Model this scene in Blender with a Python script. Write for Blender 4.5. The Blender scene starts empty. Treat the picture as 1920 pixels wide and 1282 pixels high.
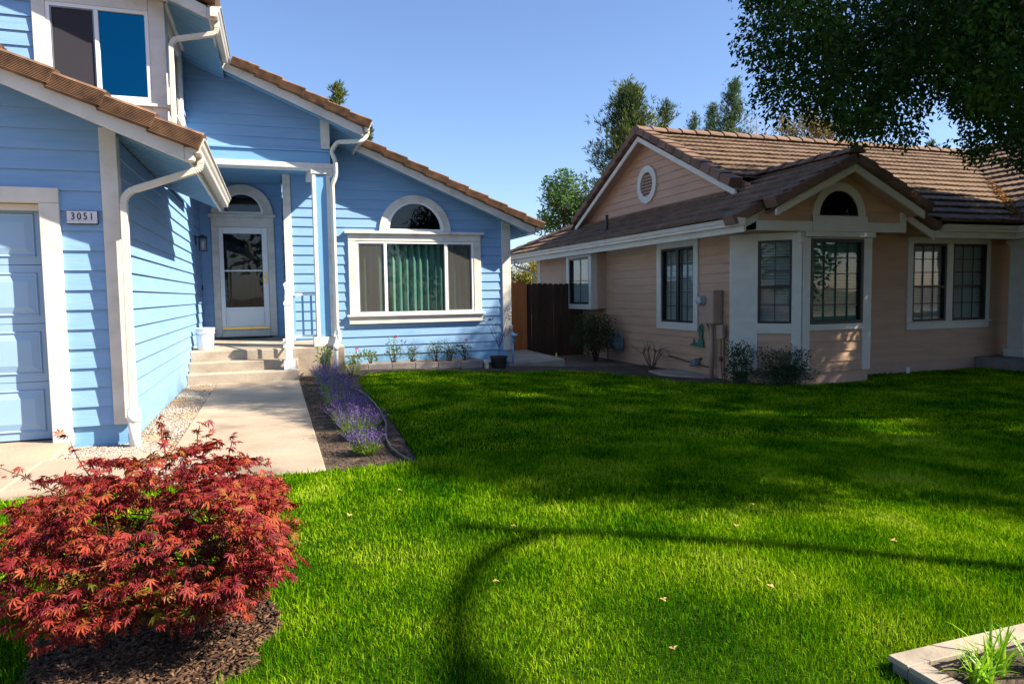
import bpy, math, random
import numpy as np
from math import sin, cos, pi, radians, sqrt
random.seed(7); rng = np.random.default_rng(11)
S = bpy.context.scene; COL = S.collection

# ------------------------------------------------------------------ camera
def set_camera():
    f = 1300.0
    vy = np.array([514-960., 558-641., f]); y = vy/np.linalg.norm(vy)
    vx = np.array([4830-960., 492-641., f]); x = vx-vx.dot(y)*y; x /= np.linalg.norm(x)
    z = -np.cross(x, y)
    if z[1] > 0: z = -z
    M = np.stack([x, y, z], 1)                 # world -> camera (right, down, forward)
    cd = bpy.data.cameras.new('camera'); co = bpy.data.objects.new('camera', cd); COL.objects.link(co)
    cd.sensor_width = 36; cd.lens = f/1920*36; cd.clip_start = .05; cd.clip_end = 3000
    from mathutils import Matrix
    r, d, w = M
    co.matrix_world = Matrix(((r[0], -d[0], -w[0], 0), (r[1], -d[1], -w[1], 0), (r[2], -d[2], -w[2], 1.27), (0, 0, 0, 1)))
    S.camera = co
    return M
CAM = set_camera()

# ------------------------------------------------------------------ light
SUN_TO = np.array([1.0, -.585, .97]); SUN_TO /= np.linalg.norm(SUN_TO)
SUN_EL = math.asin(SUN_TO[2]); SUN_AZ = math.atan2(SUN_TO[0], SUN_TO[1])
W = bpy.data.worlds.new('World'); S.world = W; W.use_nodes = True
nt = W.node_tree; nt.nodes.clear()
sk = nt.nodes.new('ShaderNodeTexSky'); sk.sky_type = 'NISHITA'; sk.sun_disc = False
sk.sun_elevation = SUN_EL; sk.sun_rotation = SUN_AZ; sk.altitude = 1300; sk.air_density = 1.15; sk.dust_density = 1.6; sk.ozone_density = 6.0
bg = nt.nodes.new('ShaderNodeBackground'); bg.inputs[1].default_value = .080
wo = nt.nodes.new('ShaderNodeOutputWorld')
tn = nt.nodes.new('ShaderNodeMix'); tn.data_type = 'RGBA'; tn.blend_type = 'MULTIPLY'; tn.inputs[0].default_value = 1; tn.inputs[7].default_value = (1.12, 1.03, 1.03, 1)
nt.links.new(sk.outputs[0], tn.inputs[6]); nt.links.new(tn.outputs[2], bg.inputs[0]); nt.links.new(bg.outputs[0], wo.inputs[0])
sd = bpy.data.lights.new('sun', 'SUN'); sd.energy = 5.0; sd.angle = radians(.53); sd.color = (1, .90, .72)
so = bpy.data.objects.new('sun', sd); COL.objects.link(so)
from mathutils import Vector
so.rotation_euler = Vector(tuple(-SUN_TO)).to_track_quat('-Z', 'Y').to_euler(); so.location = (8, -6, 12)
S.view_settings.view_transform = 'Standard'; S.view_settings.look = 'None'
S.view_settings.exposure = 1.44; S.view_settings.gamma = 1; S.view_settings.use_curve_mapping = False
S.render.engine = 'CYCLES'; S.cycles.max_bounces = 8; S.cycles.transparent_max_bounces = 12
S.cycles.use_denoising = True

# ------------------------------------------------------------------ materials
MATS = {}
def _n(nt, t, **k):
    n = nt.nodes.new(t)
    for a, b in k.items(): setattr(n, a, b)
    return n
def ramp(nt, pts):
    r = _n(nt, 'ShaderNodeValToRGB'); e = r.color_ramp.elements
    while len(e) > 1: e.remove(e[-1])
    e[0].position = pts[0][0]; e[0].color = (*pts[0][1], 1)
    for p, c in pts[1:]:
        q = e.new(p); q.color = (*c, 1)
    return r
def mat(name, cols, rough=.6, scale=(4, 4, 4), nscale=1.0, detail=4, bump=0.0, bscale=None, bdet=6, spec=.4, metal=0, island=0, clear=0, bdist=.01):
    """procedural principled material: colour ramp driven by noise (and optionally a random value per loose piece)"""
    m = bpy.data.materials.new(name); m.use_nodes = True; nt = m.node_tree; nt.nodes.clear()
    out = _n(nt, 'ShaderNodeOutputMaterial'); b = _n(nt, 'ShaderNodeBsdfPrincipled')
    b.inputs['Roughness'].default_value = rough; b.inputs['Metallic'].default_value = metal
    b.inputs['Specular IOR Level'].default_value = spec; b.inputs['Coat Weight'].default_value = clear
    tc = _n(nt, 'ShaderNodeNewGeometry'); mp = _n(nt, 'ShaderNodeMapping'); mp.inputs['Scale'].default_value = scale
    nt.links.new(tc.outputs['Position'], mp.inputs[0])
    if len(cols) == 1: cols = [(0, tuple(c*.93 for c in cols[0])), (1, tuple(min(1, c*1.06) for c in cols[0]))]
    elif not isinstance(cols[0][0], (int, float)) or len(cols[0]) == 3: cols = [(i/(len(cols)-1), c) for i, c in enumerate(cols)]
    r = ramp(nt, cols)
    no = _n(nt, 'ShaderNodeTexNoise'); no.inputs['Scale'].default_value = nscale; no.inputs['Detail'].default_value = detail
    nt.links.new(mp.outputs[0], no.inputs['Vector'])
    mr = _n(nt, 'ShaderNodeMapRange'); mr.inputs[1].default_value = .3; mr.inputs[2].default_value = .7
    nt.links.new(no.outputs[0], mr.inputs[0]); f = mr.outputs[0]
    if island:
        mx = _n(nt, 'ShaderNodeMix'); mx.inputs[0].default_value = island
        nt.links.new(f, mx.inputs[2]); nt.links.new(tc.outputs['Random Per Island'], mx.inputs[3]); f = mx.outputs[0]
    nt.links.new(f, r.inputs[0]); nt.links.new(r.outputs[0], b.inputs['Base Color'])
    if bump:
        bs = bscale or scale
        mp2 = _n(nt, 'ShaderNodeMapping'); mp2.inputs['Scale'].default_value = bs; nt.links.new(tc.outputs['Position'], mp2.inputs[0])
        n2 = _n(nt, 'ShaderNodeTexNoise'); n2.inputs['Scale'].default_value = 1; n2.inputs['Detail'].default_value = bdet
        nt.links.new(mp2.outputs[0], n2.inputs['Vector'])
        bp = _n(nt, 'ShaderNodeBump'); bp.inputs['Strength'].default_value = bump; bp.inputs['Distance'].default_value = bdist
        nt.links.new(n2.outputs[0], bp.inputs['Height']); nt.links.new(bp.outputs[0], b.inputs['Normal'])
    nt.links.new(b.outputs[0], out.inputs[0]); MATS[name] = m; return m
def leafmat(name, cols, rough=.5, trans=.35, nscale=1.5, island=.6, spec=.35, tint=(1.25, 1.15, .5)):
    m = bpy.data.materials.new(name); m.use_nodes = True; nt = m.node_tree; nt.nodes.clear()
    out = _n(nt, 'ShaderNodeOutputMaterial'); b = _n(nt, 'ShaderNodeBsdfPrincipled'); t = _n(nt, 'ShaderNodeBsdfTranslucent')
    b.inputs['Roughness'].default_value = rough; b.inputs['Specular IOR Level'].default_value = spec
    g = _n(nt, 'ShaderNodeNewGeometry'); no = _n(nt, 'ShaderNodeTexNoise'); no.inputs['Scale'].default_value = nscale; no.inputs['Detail'].default_value = 3
    nt.links.new(g.outputs['Position'], no.inputs['Vector'])
    mr = _n(nt, 'ShaderNodeMapRange'); mr.inputs[1].default_value = .3; mr.inputs[2].default_value = .7; nt.links.new(no.outputs[0], mr.inputs[0])
    mx = _n(nt, 'ShaderNodeMix'); mx.inputs[0].default_value = island
    nt.links.new(mr.outputs[0], mx.inputs[2]); nt.links.new(g.outputs['Random Per Island'], mx.inputs[3])
    r = ramp(nt, [(i/(len(cols)-1), c) for i, c in enumerate(cols)]); nt.links.new(mx.outputs[0], r.inputs[0])
    nt.links.new(r.outputs[0], b.inputs['Base Color'])
    mu = _n(nt, 'ShaderNodeMix', data_type='RGBA', blend_type='MULTIPLY'); mu.inputs[0].default_value = 1; mu.inputs[7].default_value = (*tint, 1)
    nt.links.new(r.outputs[0], mu.inputs[6]); nt.links.new(mu.outputs[2], t.inputs[0])
    ms = _n(nt, 'ShaderNodeMixShader'); ms.inputs[0].default_value = trans
    nt.links.new(b.outputs[0], ms.inputs[1]); nt.links.new(t.outputs[0], ms.inputs[2]); nt.links.new(ms.outputs[0], out.inputs[0])
    MATS[name] = m; return m
def glassmat(name, tint=(.9, .95, .95), ior=1.5, boost=0.0, refl=(1, 1, 1)):
    m = bpy.data.materials.new(name); m.use_nodes = True; nt = m.node_tree; nt.nodes.clear()
    out = _n(nt, 'ShaderNodeOutputMaterial'); tr = _n(nt, 'ShaderNodeBsdfTransparent'); tr.inputs[0].default_value = (*tint, 1)
    gl = _n(nt, 'ShaderNodeBsdfGlossy'); gl.inputs['Roughness'].default_value = .015; gl.inputs[0].default_value = (*refl, 1)
    g = _n(nt, 'ShaderNodeNewGeometry'); no = _n(nt, 'ShaderNodeTexNoise'); no.inputs['Scale'].default_value = 1.3
    nt.links.new(g.outputs['Position'], no.inputs['Vector'])
    bp = _n(nt, 'ShaderNodeBump'); bp.inputs['Strength'].default_value = .06; bp.inputs['Distance'].default_value = .05
    nt.links.new(no.outputs[0], bp.inputs['Height']); nt.links.new(bp.outputs[0], gl.inputs['Normal'])
    fr = _n(nt, 'ShaderNodeLayerWeight'); pw = _n(nt, 'ShaderNodeMath', operation='POWER'); pw.inputs[1].default_value = 4.0; nt.links.new(fr.outputs['Facing'], pw.inputs[0])
    r0 = ((ior-1)/(ior+1))**2
    ad = _n(nt, 'ShaderNodeMath', operation='MULTIPLY_ADD'); ad.inputs[1].default_value = .8; ad.inputs[2].default_value = r0*1.4+boost; ad.use_clamp = True
    nt.links.new(pw.outputs[0], ad.inputs[0])
    ms = _n(nt, 'ShaderNodeMixShader'); nt.links.new(ad.outputs[0], ms.inputs[0]); nt.links.new(tr.outputs[0], ms.inputs[1]); nt.links.new(gl.outputs[0], ms.inputs[2])
    nt.links.new(ms.outputs[0], out.inputs[0]); MATS[name] = m; return m
def screenmat(name, col, alpha):
    m = bpy.data.materials.new(name); m.use_nodes = True; nt = m.node_tree; nt.nodes.clear()
    out = _n(nt, 'ShaderNodeOutputMaterial'); tr = _n(nt, 'ShaderNodeBsdfTransparent'); d = _n(nt, 'ShaderNodeBsdfDiffuse'); d.inputs[0].default_value = (*col, 1)
    ms = _n(nt, 'ShaderNodeMixShader'); ms.inputs[0].default_value = alpha
    nt.links.new(tr.outputs[0], ms.inputs[1]); nt.links.new(d.outputs[0], ms.inputs[2]); nt.links.new(ms.outputs[0], out.inputs[0]); MATS[name] = m; return m

mat('blue_siding', [(.182, .335, .55), (.202, .36, .585), (.217, .375, .60)], .55, (.8, .8, 6), 2, 7, .5, (5, 5, 90), 6, bdist=.006)
mat('blue_paint', [(.155, .345, .57), (.18, .37, .605)], .5, (2, 2, 2), 1, 4, .25, (6, 6, 60))
mat('door_blue', [(.27, .42, .60), (.29, .45, .64)], .45, (2, 2, 2), 1)
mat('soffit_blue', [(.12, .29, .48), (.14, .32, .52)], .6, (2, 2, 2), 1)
mat('white_trim', [(.52, .485, .44), (.63, .595, .55), (.68, .64, .595)], .5, (2, 2, 3), 2, 5, .3, (8, 8, 60), bdist=.004)
mat('white_vinyl', [(.76, .76, .78), (.8, .8, .81)], .35, (2, 2, 2), 1)
mat('gutter_white', [(.56, .52, .45), (.64, .60, .53)], .38, (3, 3, 3), 1, 4)
mat('pink_siding', [(.41, .25, .160), (.455, .285, .185), (.485, .31, .205)], .6, (.8, .8, 5), 2, 6, .22, (5, 5, 80), bdist=.006)
mat('pink_paint', [(.47, .295, .21), (.52, .33, .24)], .6, (2, 2, 4), 1.5)
mat('cream_trim', [(.52, .50, .44), (.60, .575, .51)], .5, (2, 2, 3), 2, 4, .2, (8, 8, 50), bdist=.004)
mat('rake_tile', [(.07, .036, .022), (.145, .08, .047), (.23, .125, .07)], .85, (9, 9, 9), 1, 7, .8, (60, 60, 60), island=.15)
mat('roof_tile', [(.085, .052, .032), (.15, .096, .060), (.22, .145, .095)], .85, (2.5, 2.5, 2.5), 1, 7, .6, (40, 40, 40), island=.35)
mat('ridge_tile', [(.09, .052, .035), (.16, .095, .065), (.20, .125, .085)], .85, (4, 4, 4), 1, 6, .6, (40, 40, 40), island=.4)
mat('concrete', [(.20, .152, .112), (.33, .256, .19), (.37, .29, .216), (.42, .33, .25)], .85, (1.6, 1.6, 1.6), 1, 12, .35, (40, 40, 40), 8)
mat('concrete_step', [(.24, .19, .15), (.34, .28, .22), (.42, .35, .28)], .9, (2.2, 2.2, 4), 1, 9, .45, (30, 30, 30), 8)
mat('grey_block', [(.17, .15, .14), (.27, .24, .22)], .9, (5, 5, 5), 1, 6, .6, (40, 40, 40))
mat('soil', [(.035, .022, .015), (.075, .048, .032), (.12, .08, .055)], .95, (6, 6, 6), 1, 9, 1, (35, 35, 35), 8, bdist=.03)
mat('dry_dirt', [(.26, .16, .09), (.38, .25, .15), (.45, .33, .22)], .95, (5, 5, 5), 1, 9, .9, (50, 50, 50), 8, bdist=.02)
mat('ground_dirt', [(.10, .07, .045), (.17, .125, .085)], .95, (1.5, 1.5, 1.5), 1, 9, .8, (20, 20, 20), bdist=.03)
mat('pebbles', [(.16, .12, .09), (.32, .265, .215), (.50, .46, .42)], .75, (3, 3, 3), 1, island=.9)
mat('mulch_chips', [(.022, .011, .006), (.075, .036, .019), (.19, .105, .055)], .9, (3, 3, 3), 1, island=.9)
mat('dry_leaves', [(.42, .22, .08), (.62, .42, .18)], .8, (3, 3, 3), 1, island=.9)
mat('lawn_soil', [(.014, .034, .003), (.025, .055, .004)], .95, (3, 3, 3), 1, 6, .8, (60, 60, 60), spec=.0)
mat('asphalt', [(.14, .14, .14), (.19, .19, .185)], .9, (3, 3, 3), 1, 8, .5, (60, 60, 60))
mat('stone_cap', [(.24, .195, .155), (.36, .295, .23), (.40, .31, .20)], .8, (3, 3, 3), 1.4, 7, .3, (50, 50, 50), 8)
mat('black_metal', [(.012, .012, .014), (.02, .02, .022)], .4, spec=.5)
mat('dark_frame', [(.010, .008, .010), (.016, .013, .014)], .4)
mat('brass', [(.75, .48, .14), (.8, .55, .2)], .28, metal=1)
mat('ink', [(.01, .012, .03), (.012, .014, .035)], .5)
mat('plaque_white', [(.66, .64, .68), (.70, .68, .72)], .4)
mat('bucket_plastic', [(.74, .76, .80), (.78, .80, .84)], .35)
mat('black_plastic', [(.012, .012, .013), (.02, .02, .02)], .45)
mat('hose_rubber', [(.05, .06, .05), (.08, .09, .075)], .5)
mat('old_fence', [(.020, .010, .006), (.05, .022, .012), (.085, .038, .02)], .9, (9, 9, .8), 1, 6, .8, (50, 50, 4), island=.4)
mat('cedar_fence', [(.27, .065, .014), (.38, .105, .022), (.42, .14, .035)], .8, (9, 9, .8), 1, 6, .5, (50, 50, 4), island=.3)
mat('curtain_green', [(.05, .165, .145), (.09, .22, .18), (.22, .34, .23)], .8, (26, 6, .25), 1)  # vertical colour streaks paint lit and darker folds into the cloth
mat('curtain_dark', [(.05, .055, .05), (.09, .09, .08)], .9, (6, 6, .4), 1)
mat('blind_white', [(.42, .42, .38), (.5, .5, .46)], .6)
mat('blind_green', [(.06, .20, .13), (.08, .25, .16)], .6)
mat('lace', [(.36, .38, .38), (.46, .48, .48)], .8, (20, 20, 3), 1)
mat('room_dark', [(.02, .022, .025), (.03, .032, .035)], .9)
mat('bark', [(.06, .04, .028), (.13, .09, .065)], .95, (10, 10, 2), 1, 7, .8, (30, 30, 8))
mat('bark_pale', [(.30, .20, .16), (.42, .30, .24)], .9, (10, 10, 2), 1, 6)
mat('twig_dark', [(.05, .02, .016), (.09, .04, .03)], .8)
mat('meter_paint', [(.36, .235, .175), (.41, .27, .205)], .55, (3, 3, 3), 1)
mat('meter_grey', [(.25, .25, .23), (.34, .33, .30)], .4)
mat('gas_blue', [(.10, .14, .17), (.14, .19, .22)], .5)
mat('verdigris', [(.03, .12, .09), (.06, .19, .14)], .7, (20, 20, 20), 1)
mat('grey_metal', [(.16, .17, .19), (.22, .23, .25)], .45, metal=.3)
mat('pipe_blue', [(.12, .30, .52), (.16, .36, .58)], .45)
mat('copper', [(.10, .05, .035), (.16, .08, .05)], .6)
mat('toy_yellow', [(.75, .6, .04), (.8, .65, .05)], .4)
mat('toy_red', [(.5, .02, .03), (.6, .03, .04)], .4)
mat('terracotta', [(.55, .45, .36), (.62, .52, .42)], .8)
mat('flower_red', [(.35, .005, .02), (.55, .02, .05)], .6)
mat('flower_pink', [(.8, .12, .25), (.85, .25, .35)], .6)
mat('mat_rubber', [(.015, .014, .014), (.03, .028, .028)], .95, (30, 30, 30), 1, 4, .8, (90, 90, 90))
mat('clear_lamp', [(.35, .36, .38), (.4, .42, .44)], .2)
mat('steel_pole', [(.25, .26, .27), (.32, .33, .34)], .4, metal=.6)
glassmat('glass', (.72, .80, .80), 1.45, 0)
glassmat('glass_dark', (.30, .36, .36), 1.4, 0)
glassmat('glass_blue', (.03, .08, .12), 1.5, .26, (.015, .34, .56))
screenmat('screen', (.10, .095, .09), .55)
screenmat('screen_grey', (.055, .052, .065), .80)
leafmat('grass_blade', [(.004, .038, .001), (.014, .088, .0015), (.060, .178, .002), (.155, .30, .003), (.30, .42, .015), (.46, .52, .09)], .7, .24, 1.7, .46, .0, (1.3, 1.25, .5))
leafmat('maple_red', [(.045, .003, .007), (.14, .009, .015), (.25, .022, .024), (.32, .060, .022), (.18, .13, .015)], .55, .26, 3.0, .75, .26, (1.6, .5, .38))
leafmat('maple_green', [(.05, .06, .008), (.13, .13, .012), (.28, .12, .02), (.26, .04, .02)], .45, .35, 3, .8)
leafmat('lavender_green', [(.10, .20, .03), (.24, .36, .06), (.34, .44, .10)], .6, .3, 4, .7)
leafmat('lavender_flower', [(.035, .018, .11), (.09, .04, .23), (.22, .10, .38)], .7, .2, 4, .8, tint=(1, 1, 1.1))
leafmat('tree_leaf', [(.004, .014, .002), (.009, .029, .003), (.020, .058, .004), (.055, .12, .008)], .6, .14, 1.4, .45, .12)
leafmat('pine_needle', [(.018, .05, .024), (.06, .105, .028), (.19, .20, .04)], .6, .2, .5, .5)
leafmat('cypress_leaf', [(.02, .07, .035), (.05, .11, .04), (.12, .13, .04)], .6, .2, .7, .5)
leafmat('bright_leaf', [(.03, .09, .03), (.08, .17, .04), (.20, .30, .05)], .5, .35, .6, .5)
leafmat('olive_leaf', [(.09, .09, .03), (.16, .13, .05), (.20, .10, .05)], .6, .3, .6, .6)
leafmat('orange_leaf', [(.05, .11, .015), (.16, .20, .02), (.50, .24, .02)], .5, .35, 2.5, .8)
leafmat('shrub_leaf', [(.012, .035, .014), (.03, .07, .022), (.06, .11, .03)], .3, .2, 3, .7, .6)
leafmat('shrub_brown', [(.018, .04, .014), (.045, .065, .02), (.08, .055, .02)], .5, .25, 3, .7)
leafmat('rose_leaf', [(.04, .09, .02), (.09, .16, .03), (.25, .26, .06)], .45, .3, 3, .8)
leafmat('lily_leaf', [(.14, .34, .02), (.24, .46, .03), (.36, .54, .06)], .4, .4, 3, .5)

# ------------------------------------------------------------------ mesh builder
class MB:
    def __init__(s): s.v = []; s.f = []
    def q(s, *pts):
        n = len(s.v); s.v.extend([tuple(map(float, p)) for p in pts]); s.f.append(tuple(range(n, n+len(pts))))
    def box(s, a, b):
        x0, y0, z0 = [min(a[i], b[i]) for i in range(3)]; x1, y1, z1 = [max(a[i], b[i]) for i in range(3)]
        n = len(s.v)
        s.v += [(x0, y0, z0), (x1, y0, z0), (x1, y1, z0), (x0, y1, z0), (x0, y0, z1), (x1, y0, z1), (x1, y1, z1), (x0, y1, z1)]
        s.f += [(n, n+3, n+2, n+1), (n+4, n+5, n+6, n+7), (n, n+1, n+5, n+4), (n+1, n+2, n+6, n+5), (n+2, n+3, n+7, n+6), (n+3, n, n+4, n+7)]
        return s
    def obox(s, o, ax, ay, az):
        """box from corner o and three edge vectors"""
        o, ax, ay, az = map(np.array, (o, ax, ay, az)); n = len(s.v)
        for k in (0*az, az):
            for d in (0*ax, ax, ax+ay, ay): s.v.append(tuple((o+d+k).tolist()))
        s.f += [(n, n+3, n+2, n+1), (n+4, n+5, n+6, n+7), (n, n+1, n+5, n+4), (n+1, n+2, n+6, n+5), (n+2, n+3, n+7, n+6), (n+3, n, n+4, n+7)]
        return s
    def loft(s, rings, cap=True, closed=True):
        n0 = len(s.v); k = len(rings[0])
        for r in rings: s.v += [tuple(map(float, p)) for p in r]
        for i in range(len(rings)-1):
            for j in range(k if closed else k-1):
                a = n0+i*k+j; b = n0+i*k+(j+1) % k; s.f.append((a, b, b+k, a+k))
        if cap:
            s.f.append(tuple(n0+j for j in range(k-1, -1, -1))); s.f.append(tuple(n0+(len(rings)-1)*k+j for j in range(k)))
        return s
    def extrude(s, prof, p0, p1, uo, uz=(0, 0, 1)):
        """profile [(o,h)] in the frame (uo, uz) swept from p0 to p1"""
        p0, p1, uo, uz = map(np.array, (p0, p1, uo, uz))
        return s.loft([[p0+uo*o+uz*h for o, h in prof], [p1+uo*o+uz*h for o, h in prof]])
    def tube(s, path, r, k=8, sq=None, scales=None, cap=True):
        """round (or rectangular with sq=(w,h)) tube along a path"""
        P = [np.array(p, float) for p in path]; rings = []; up = np.array([0, 0, 1.])
        t0 = P[1]-P[0]; a = np.cross(t0, up)
        if np.linalg.norm(a) < 1e-3: a = np.array([1., 0, 0]) if sq is None else np.array(sq[2] if len(sq) > 2 else (1., 0, 0))
        a /= np.linalg.norm(a)
        for i, p in enumerate(P):
            t = P[min(i+1, len(P)-1)]-P[max(i-1, 0)]; t /= np.linalg.norm(t)+1e-9
            a = a-a.dot(t)*t; a /= np.linalg.norm(a)+1e-9; b = np.cross(t, a); sc = scales[i] if scales is not None else 1
            if sq is not None: rings.append([p+a*x*sq[0]/2*sc+b*y*sq[1]/2*sc for x, y in ((-1, -.8), (-.8, -1), (.8, -1), (1, -.8), (1, .8), (.8, 1), (-.8, 1), (-1, .8))])
            else: rings.append([p+(a*cos(2*pi*j/k)+b*sin(2*pi*j/k))*r*sc for j in range(k)])
        return s.loft(rings, cap)
    def lathe(s, c, prof, k=20, cap=True):
        c = np.array(c, float)
        return s.loft([[c+np.array([r*cos(2*pi*j/k), r*sin(2*pi*j/k), z]) for j in range(k)] for r, z in prof], cap)
    def build(s, name, m, parent=None, smooth=False, bevel=0, off=None):
        me = bpy.data.meshes.new(name); V = np.array(s.v, float).reshape(-1, 3)
        o = origin_of(parent)
        if off is not None: o = np.array(off, float)
        V = V-o
        me.from_pydata(V.tolist(), [], s.f); me.materials.append(MATS[m] if isinstance(m, str) else m)
        if smooth: me.polygons.foreach_set('use_smooth', [True]*len(me.polygons))
        me.update(); ob = bpy.data.objects.new(name, me); COL.objects.link(ob)
        if parent is not None: ob.parent = parent
        elif off is not None: ob.location = off
        if bevel:
            b = ob.modifiers.new('bevel', 'BEVEL'); b.width = bevel; b.segments = 1; b.limit_method = 'ANGLE'
        return ob
def origin_of(p):
    o = np.zeros(3)
    while p is not None: o = o+np.array(p.location); p = p.parent
    return o
def tag(o, label=None, cat=None, group=None, kind=None):
    if label: o['label'] = label
    if cat: o['category'] = cat
    if group: o['group'] = group
    if kind: o['kind'] = kind
    return o
def thing(name, label, cat, loc=(0, 0, 0), group=None):
    o = bpy.data.objects.new(name, None); COL.objects.link(o); o.location = loc; o.empty_display_size = .2
    return tag(o, label, cat, group)
def raw_mesh(name, V, F, m, parent=None, smooth=False, off=None):
    """numpy verts + constant-size faces"""
    me = bpy.data.meshes.new(name); V = np.asarray(V, np.float32)
    o = origin_of(parent) if off is None else np.array(off, float); V = V-o.astype(np.float32)
    F = np.asarray(F, np.int32); k = F.shape[1]
    me.vertices.add(len(V)); me.vertices.foreach_set('co', V.ravel())
    me.loops.add(F.size); me.loops.foreach_set('vertex_index', F.ravel())
    me.polygons.add(len(F)); me.polygons.foreach_set('loop_start', np.arange(0, F.size, k, dtype=np.int32)); me.polygons.foreach_set('loop_total', np.full(len(F), k, np.int32))
    if smooth: me.polygons.foreach_set('use_smooth', np.ones(len(F), bool))
    me.materials.append(MATS[m]); me.update(calc_edges=True); me.validate()
    ob = bpy.data.objects.new(name, me); COL.objects.link(ob)
    if parent is not None: ob.parent = parent
    elif off is not None: ob.location = off
    return ob
def unit(a): return a/(np.linalg.norm(a, axis=-1, keepdims=True)+1e-9)
def cards(P, D, N, L, Wd, fold=.25):
    """leaf faces: base P, direction D, normal N, length L, width Wd -> verts, quads (two per leaf, folded on the midrib)"""
    D = unit(D); Sd = unit(np.cross(D, N)); N = np.cross(Sd, D)
    L = np.asarray(L).reshape(-1, 1); Wd = np.asarray(Wd).reshape(-1, 1)
    b = P; t = P+D*L; m = P+D*L*.5; l = P+D*L*.45+Sd*Wd*.5+N*Wd*fold; r = P+D*L*.45-Sd*Wd*.5+N*Wd*fold
    n = len(P); V = np.stack([b, r, t, l], 1).reshape(-1, 3)
    i = np.arange(n)[:, None]*4
    F = np.concatenate([i+np.array([[0, 1, 2]]), i+np.array([[0, 2, 3]])])
    return V, F
def rdir(n, zb=0.0):
    d = rng.normal(size=(n, 3)); d[:, 2] += zb; return unit(d)
def gz(x):
    t = np.clip((np.asarray(x, float)-1.6)/(7-1.6), 0, 1); return -.27*t*t*(3-2*t)

# ------------------------------------------------------------------ building helpers
def siding(mb, O, U, N, z0, z1, Lf, Rf, holes=(), expo=.167, t=.019, breaks=()):
    """lap siding in the vertical plane through O (direction U, outward N); Lf/Rf give u limits at height z"""
    O = np.array(O, float); U = np.array(U, float); N = np.array(N, float)
    cuts = set([z0, z1]); z = z0
    while z < z1: cuts.add(round(z, 5)); z += expo
    for b in breaks:
        if z0 < b < z1: cuts.add(b)
    for h in holes:
        if h[0] == 'arch':
            zz = h[2]
            while zz < h[2]+h[3]: cuts.add(zz); zz += .03
            cuts.add(h[2]+h[3])
        else: cuts.update(c for c in h[2:4] if z0 < c < z1)
    cuts = sorted(c for c in cuts if z0-1e-6 <= c <= z1+1e-6)
    P = lambda u, z, o: O+U*u+N*o+np.array([0, 0, z-O[2]])
    for a, b in zip(cuts[:-1], cuts[1:]):
        if b-a < 1e-4: continue
        mid = (a+b)/2; c = int((mid-z0)/expo); cz = z0+c*expo
        oa = t*(1-(a-cz)/expo); ob = t*(1-(b-cz)/expo)
        if Rf(mid)-Lf(mid) < .01: continue
        iv = [(('e', 0), ('e', 0))]
        hs = []
        for h in holes:
            if h[0] == 'arch':
                if h[2] <= mid <= h[2]+h[3]:
                    w = sqrt(max(0, h[3]**2-(mid-h[2])**2)); hs.append((h[1]-w, h[1]+w))
            elif h[2] < mid < h[3]: hs.append((h[0], h[1]))
        hs.sort(); segs = []; cur = None
        for h0, h1 in hs:
            segs.append((cur, h0)); cur = h1
        segs.append((cur, None))
        for s0, s1 in segs:
            la, lb = (Lf(a), Lf(b)) if s0 is None else (s0, s0)
            ra, rb = (Rf(a), Rf(b)) if s1 is None else (s1, s1)
            if ra-la < .003 and rb-lb < .003: continue
            ra = max(ra, la); rb = max(rb, lb)
            mb.q(P(la, a, oa), P(ra, a, oa), P(rb, b, ob), P(lb, b, ob))
            if abs(a-cz) < 1e-4: mb.q(P(la, a, -.004), P(ra, a, -.004), P(ra, a, oa), P(la, a, oa))
def arch_ring(mb, c, U, N, r0, r1, d0, d1, n=28, leg=0.0):
    """half ring (arched casing) about c in the plane (U, z), from depth d0 to d1 along N"""
    c, U, N = map(np.array, (c, U, N)); Z = np.array([0, 0, 1.])
    rings = []
    an = [pi*i/n for i in range(n+1)]
    P = lambda r, a, d: c+U*r*cos(a)+Z*r*sin(a)+N*d
    for a in an: rings.append([P(r0, a, d0), P(r1, a, d0), P(r1, a, d1), P(r0, a, d1)])
    mb.loft(rings); return mb
def arch_pane(mb, c, U, r, n=28):
    c, U = map(np.array, (c, U)); Z = np.array([0, 0, 1.])
    mb.q(*[c+U*r*cos(pi*i/n)+Z*r*sin(pi*i/n) for i in range(n+1)]); return mb
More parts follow.
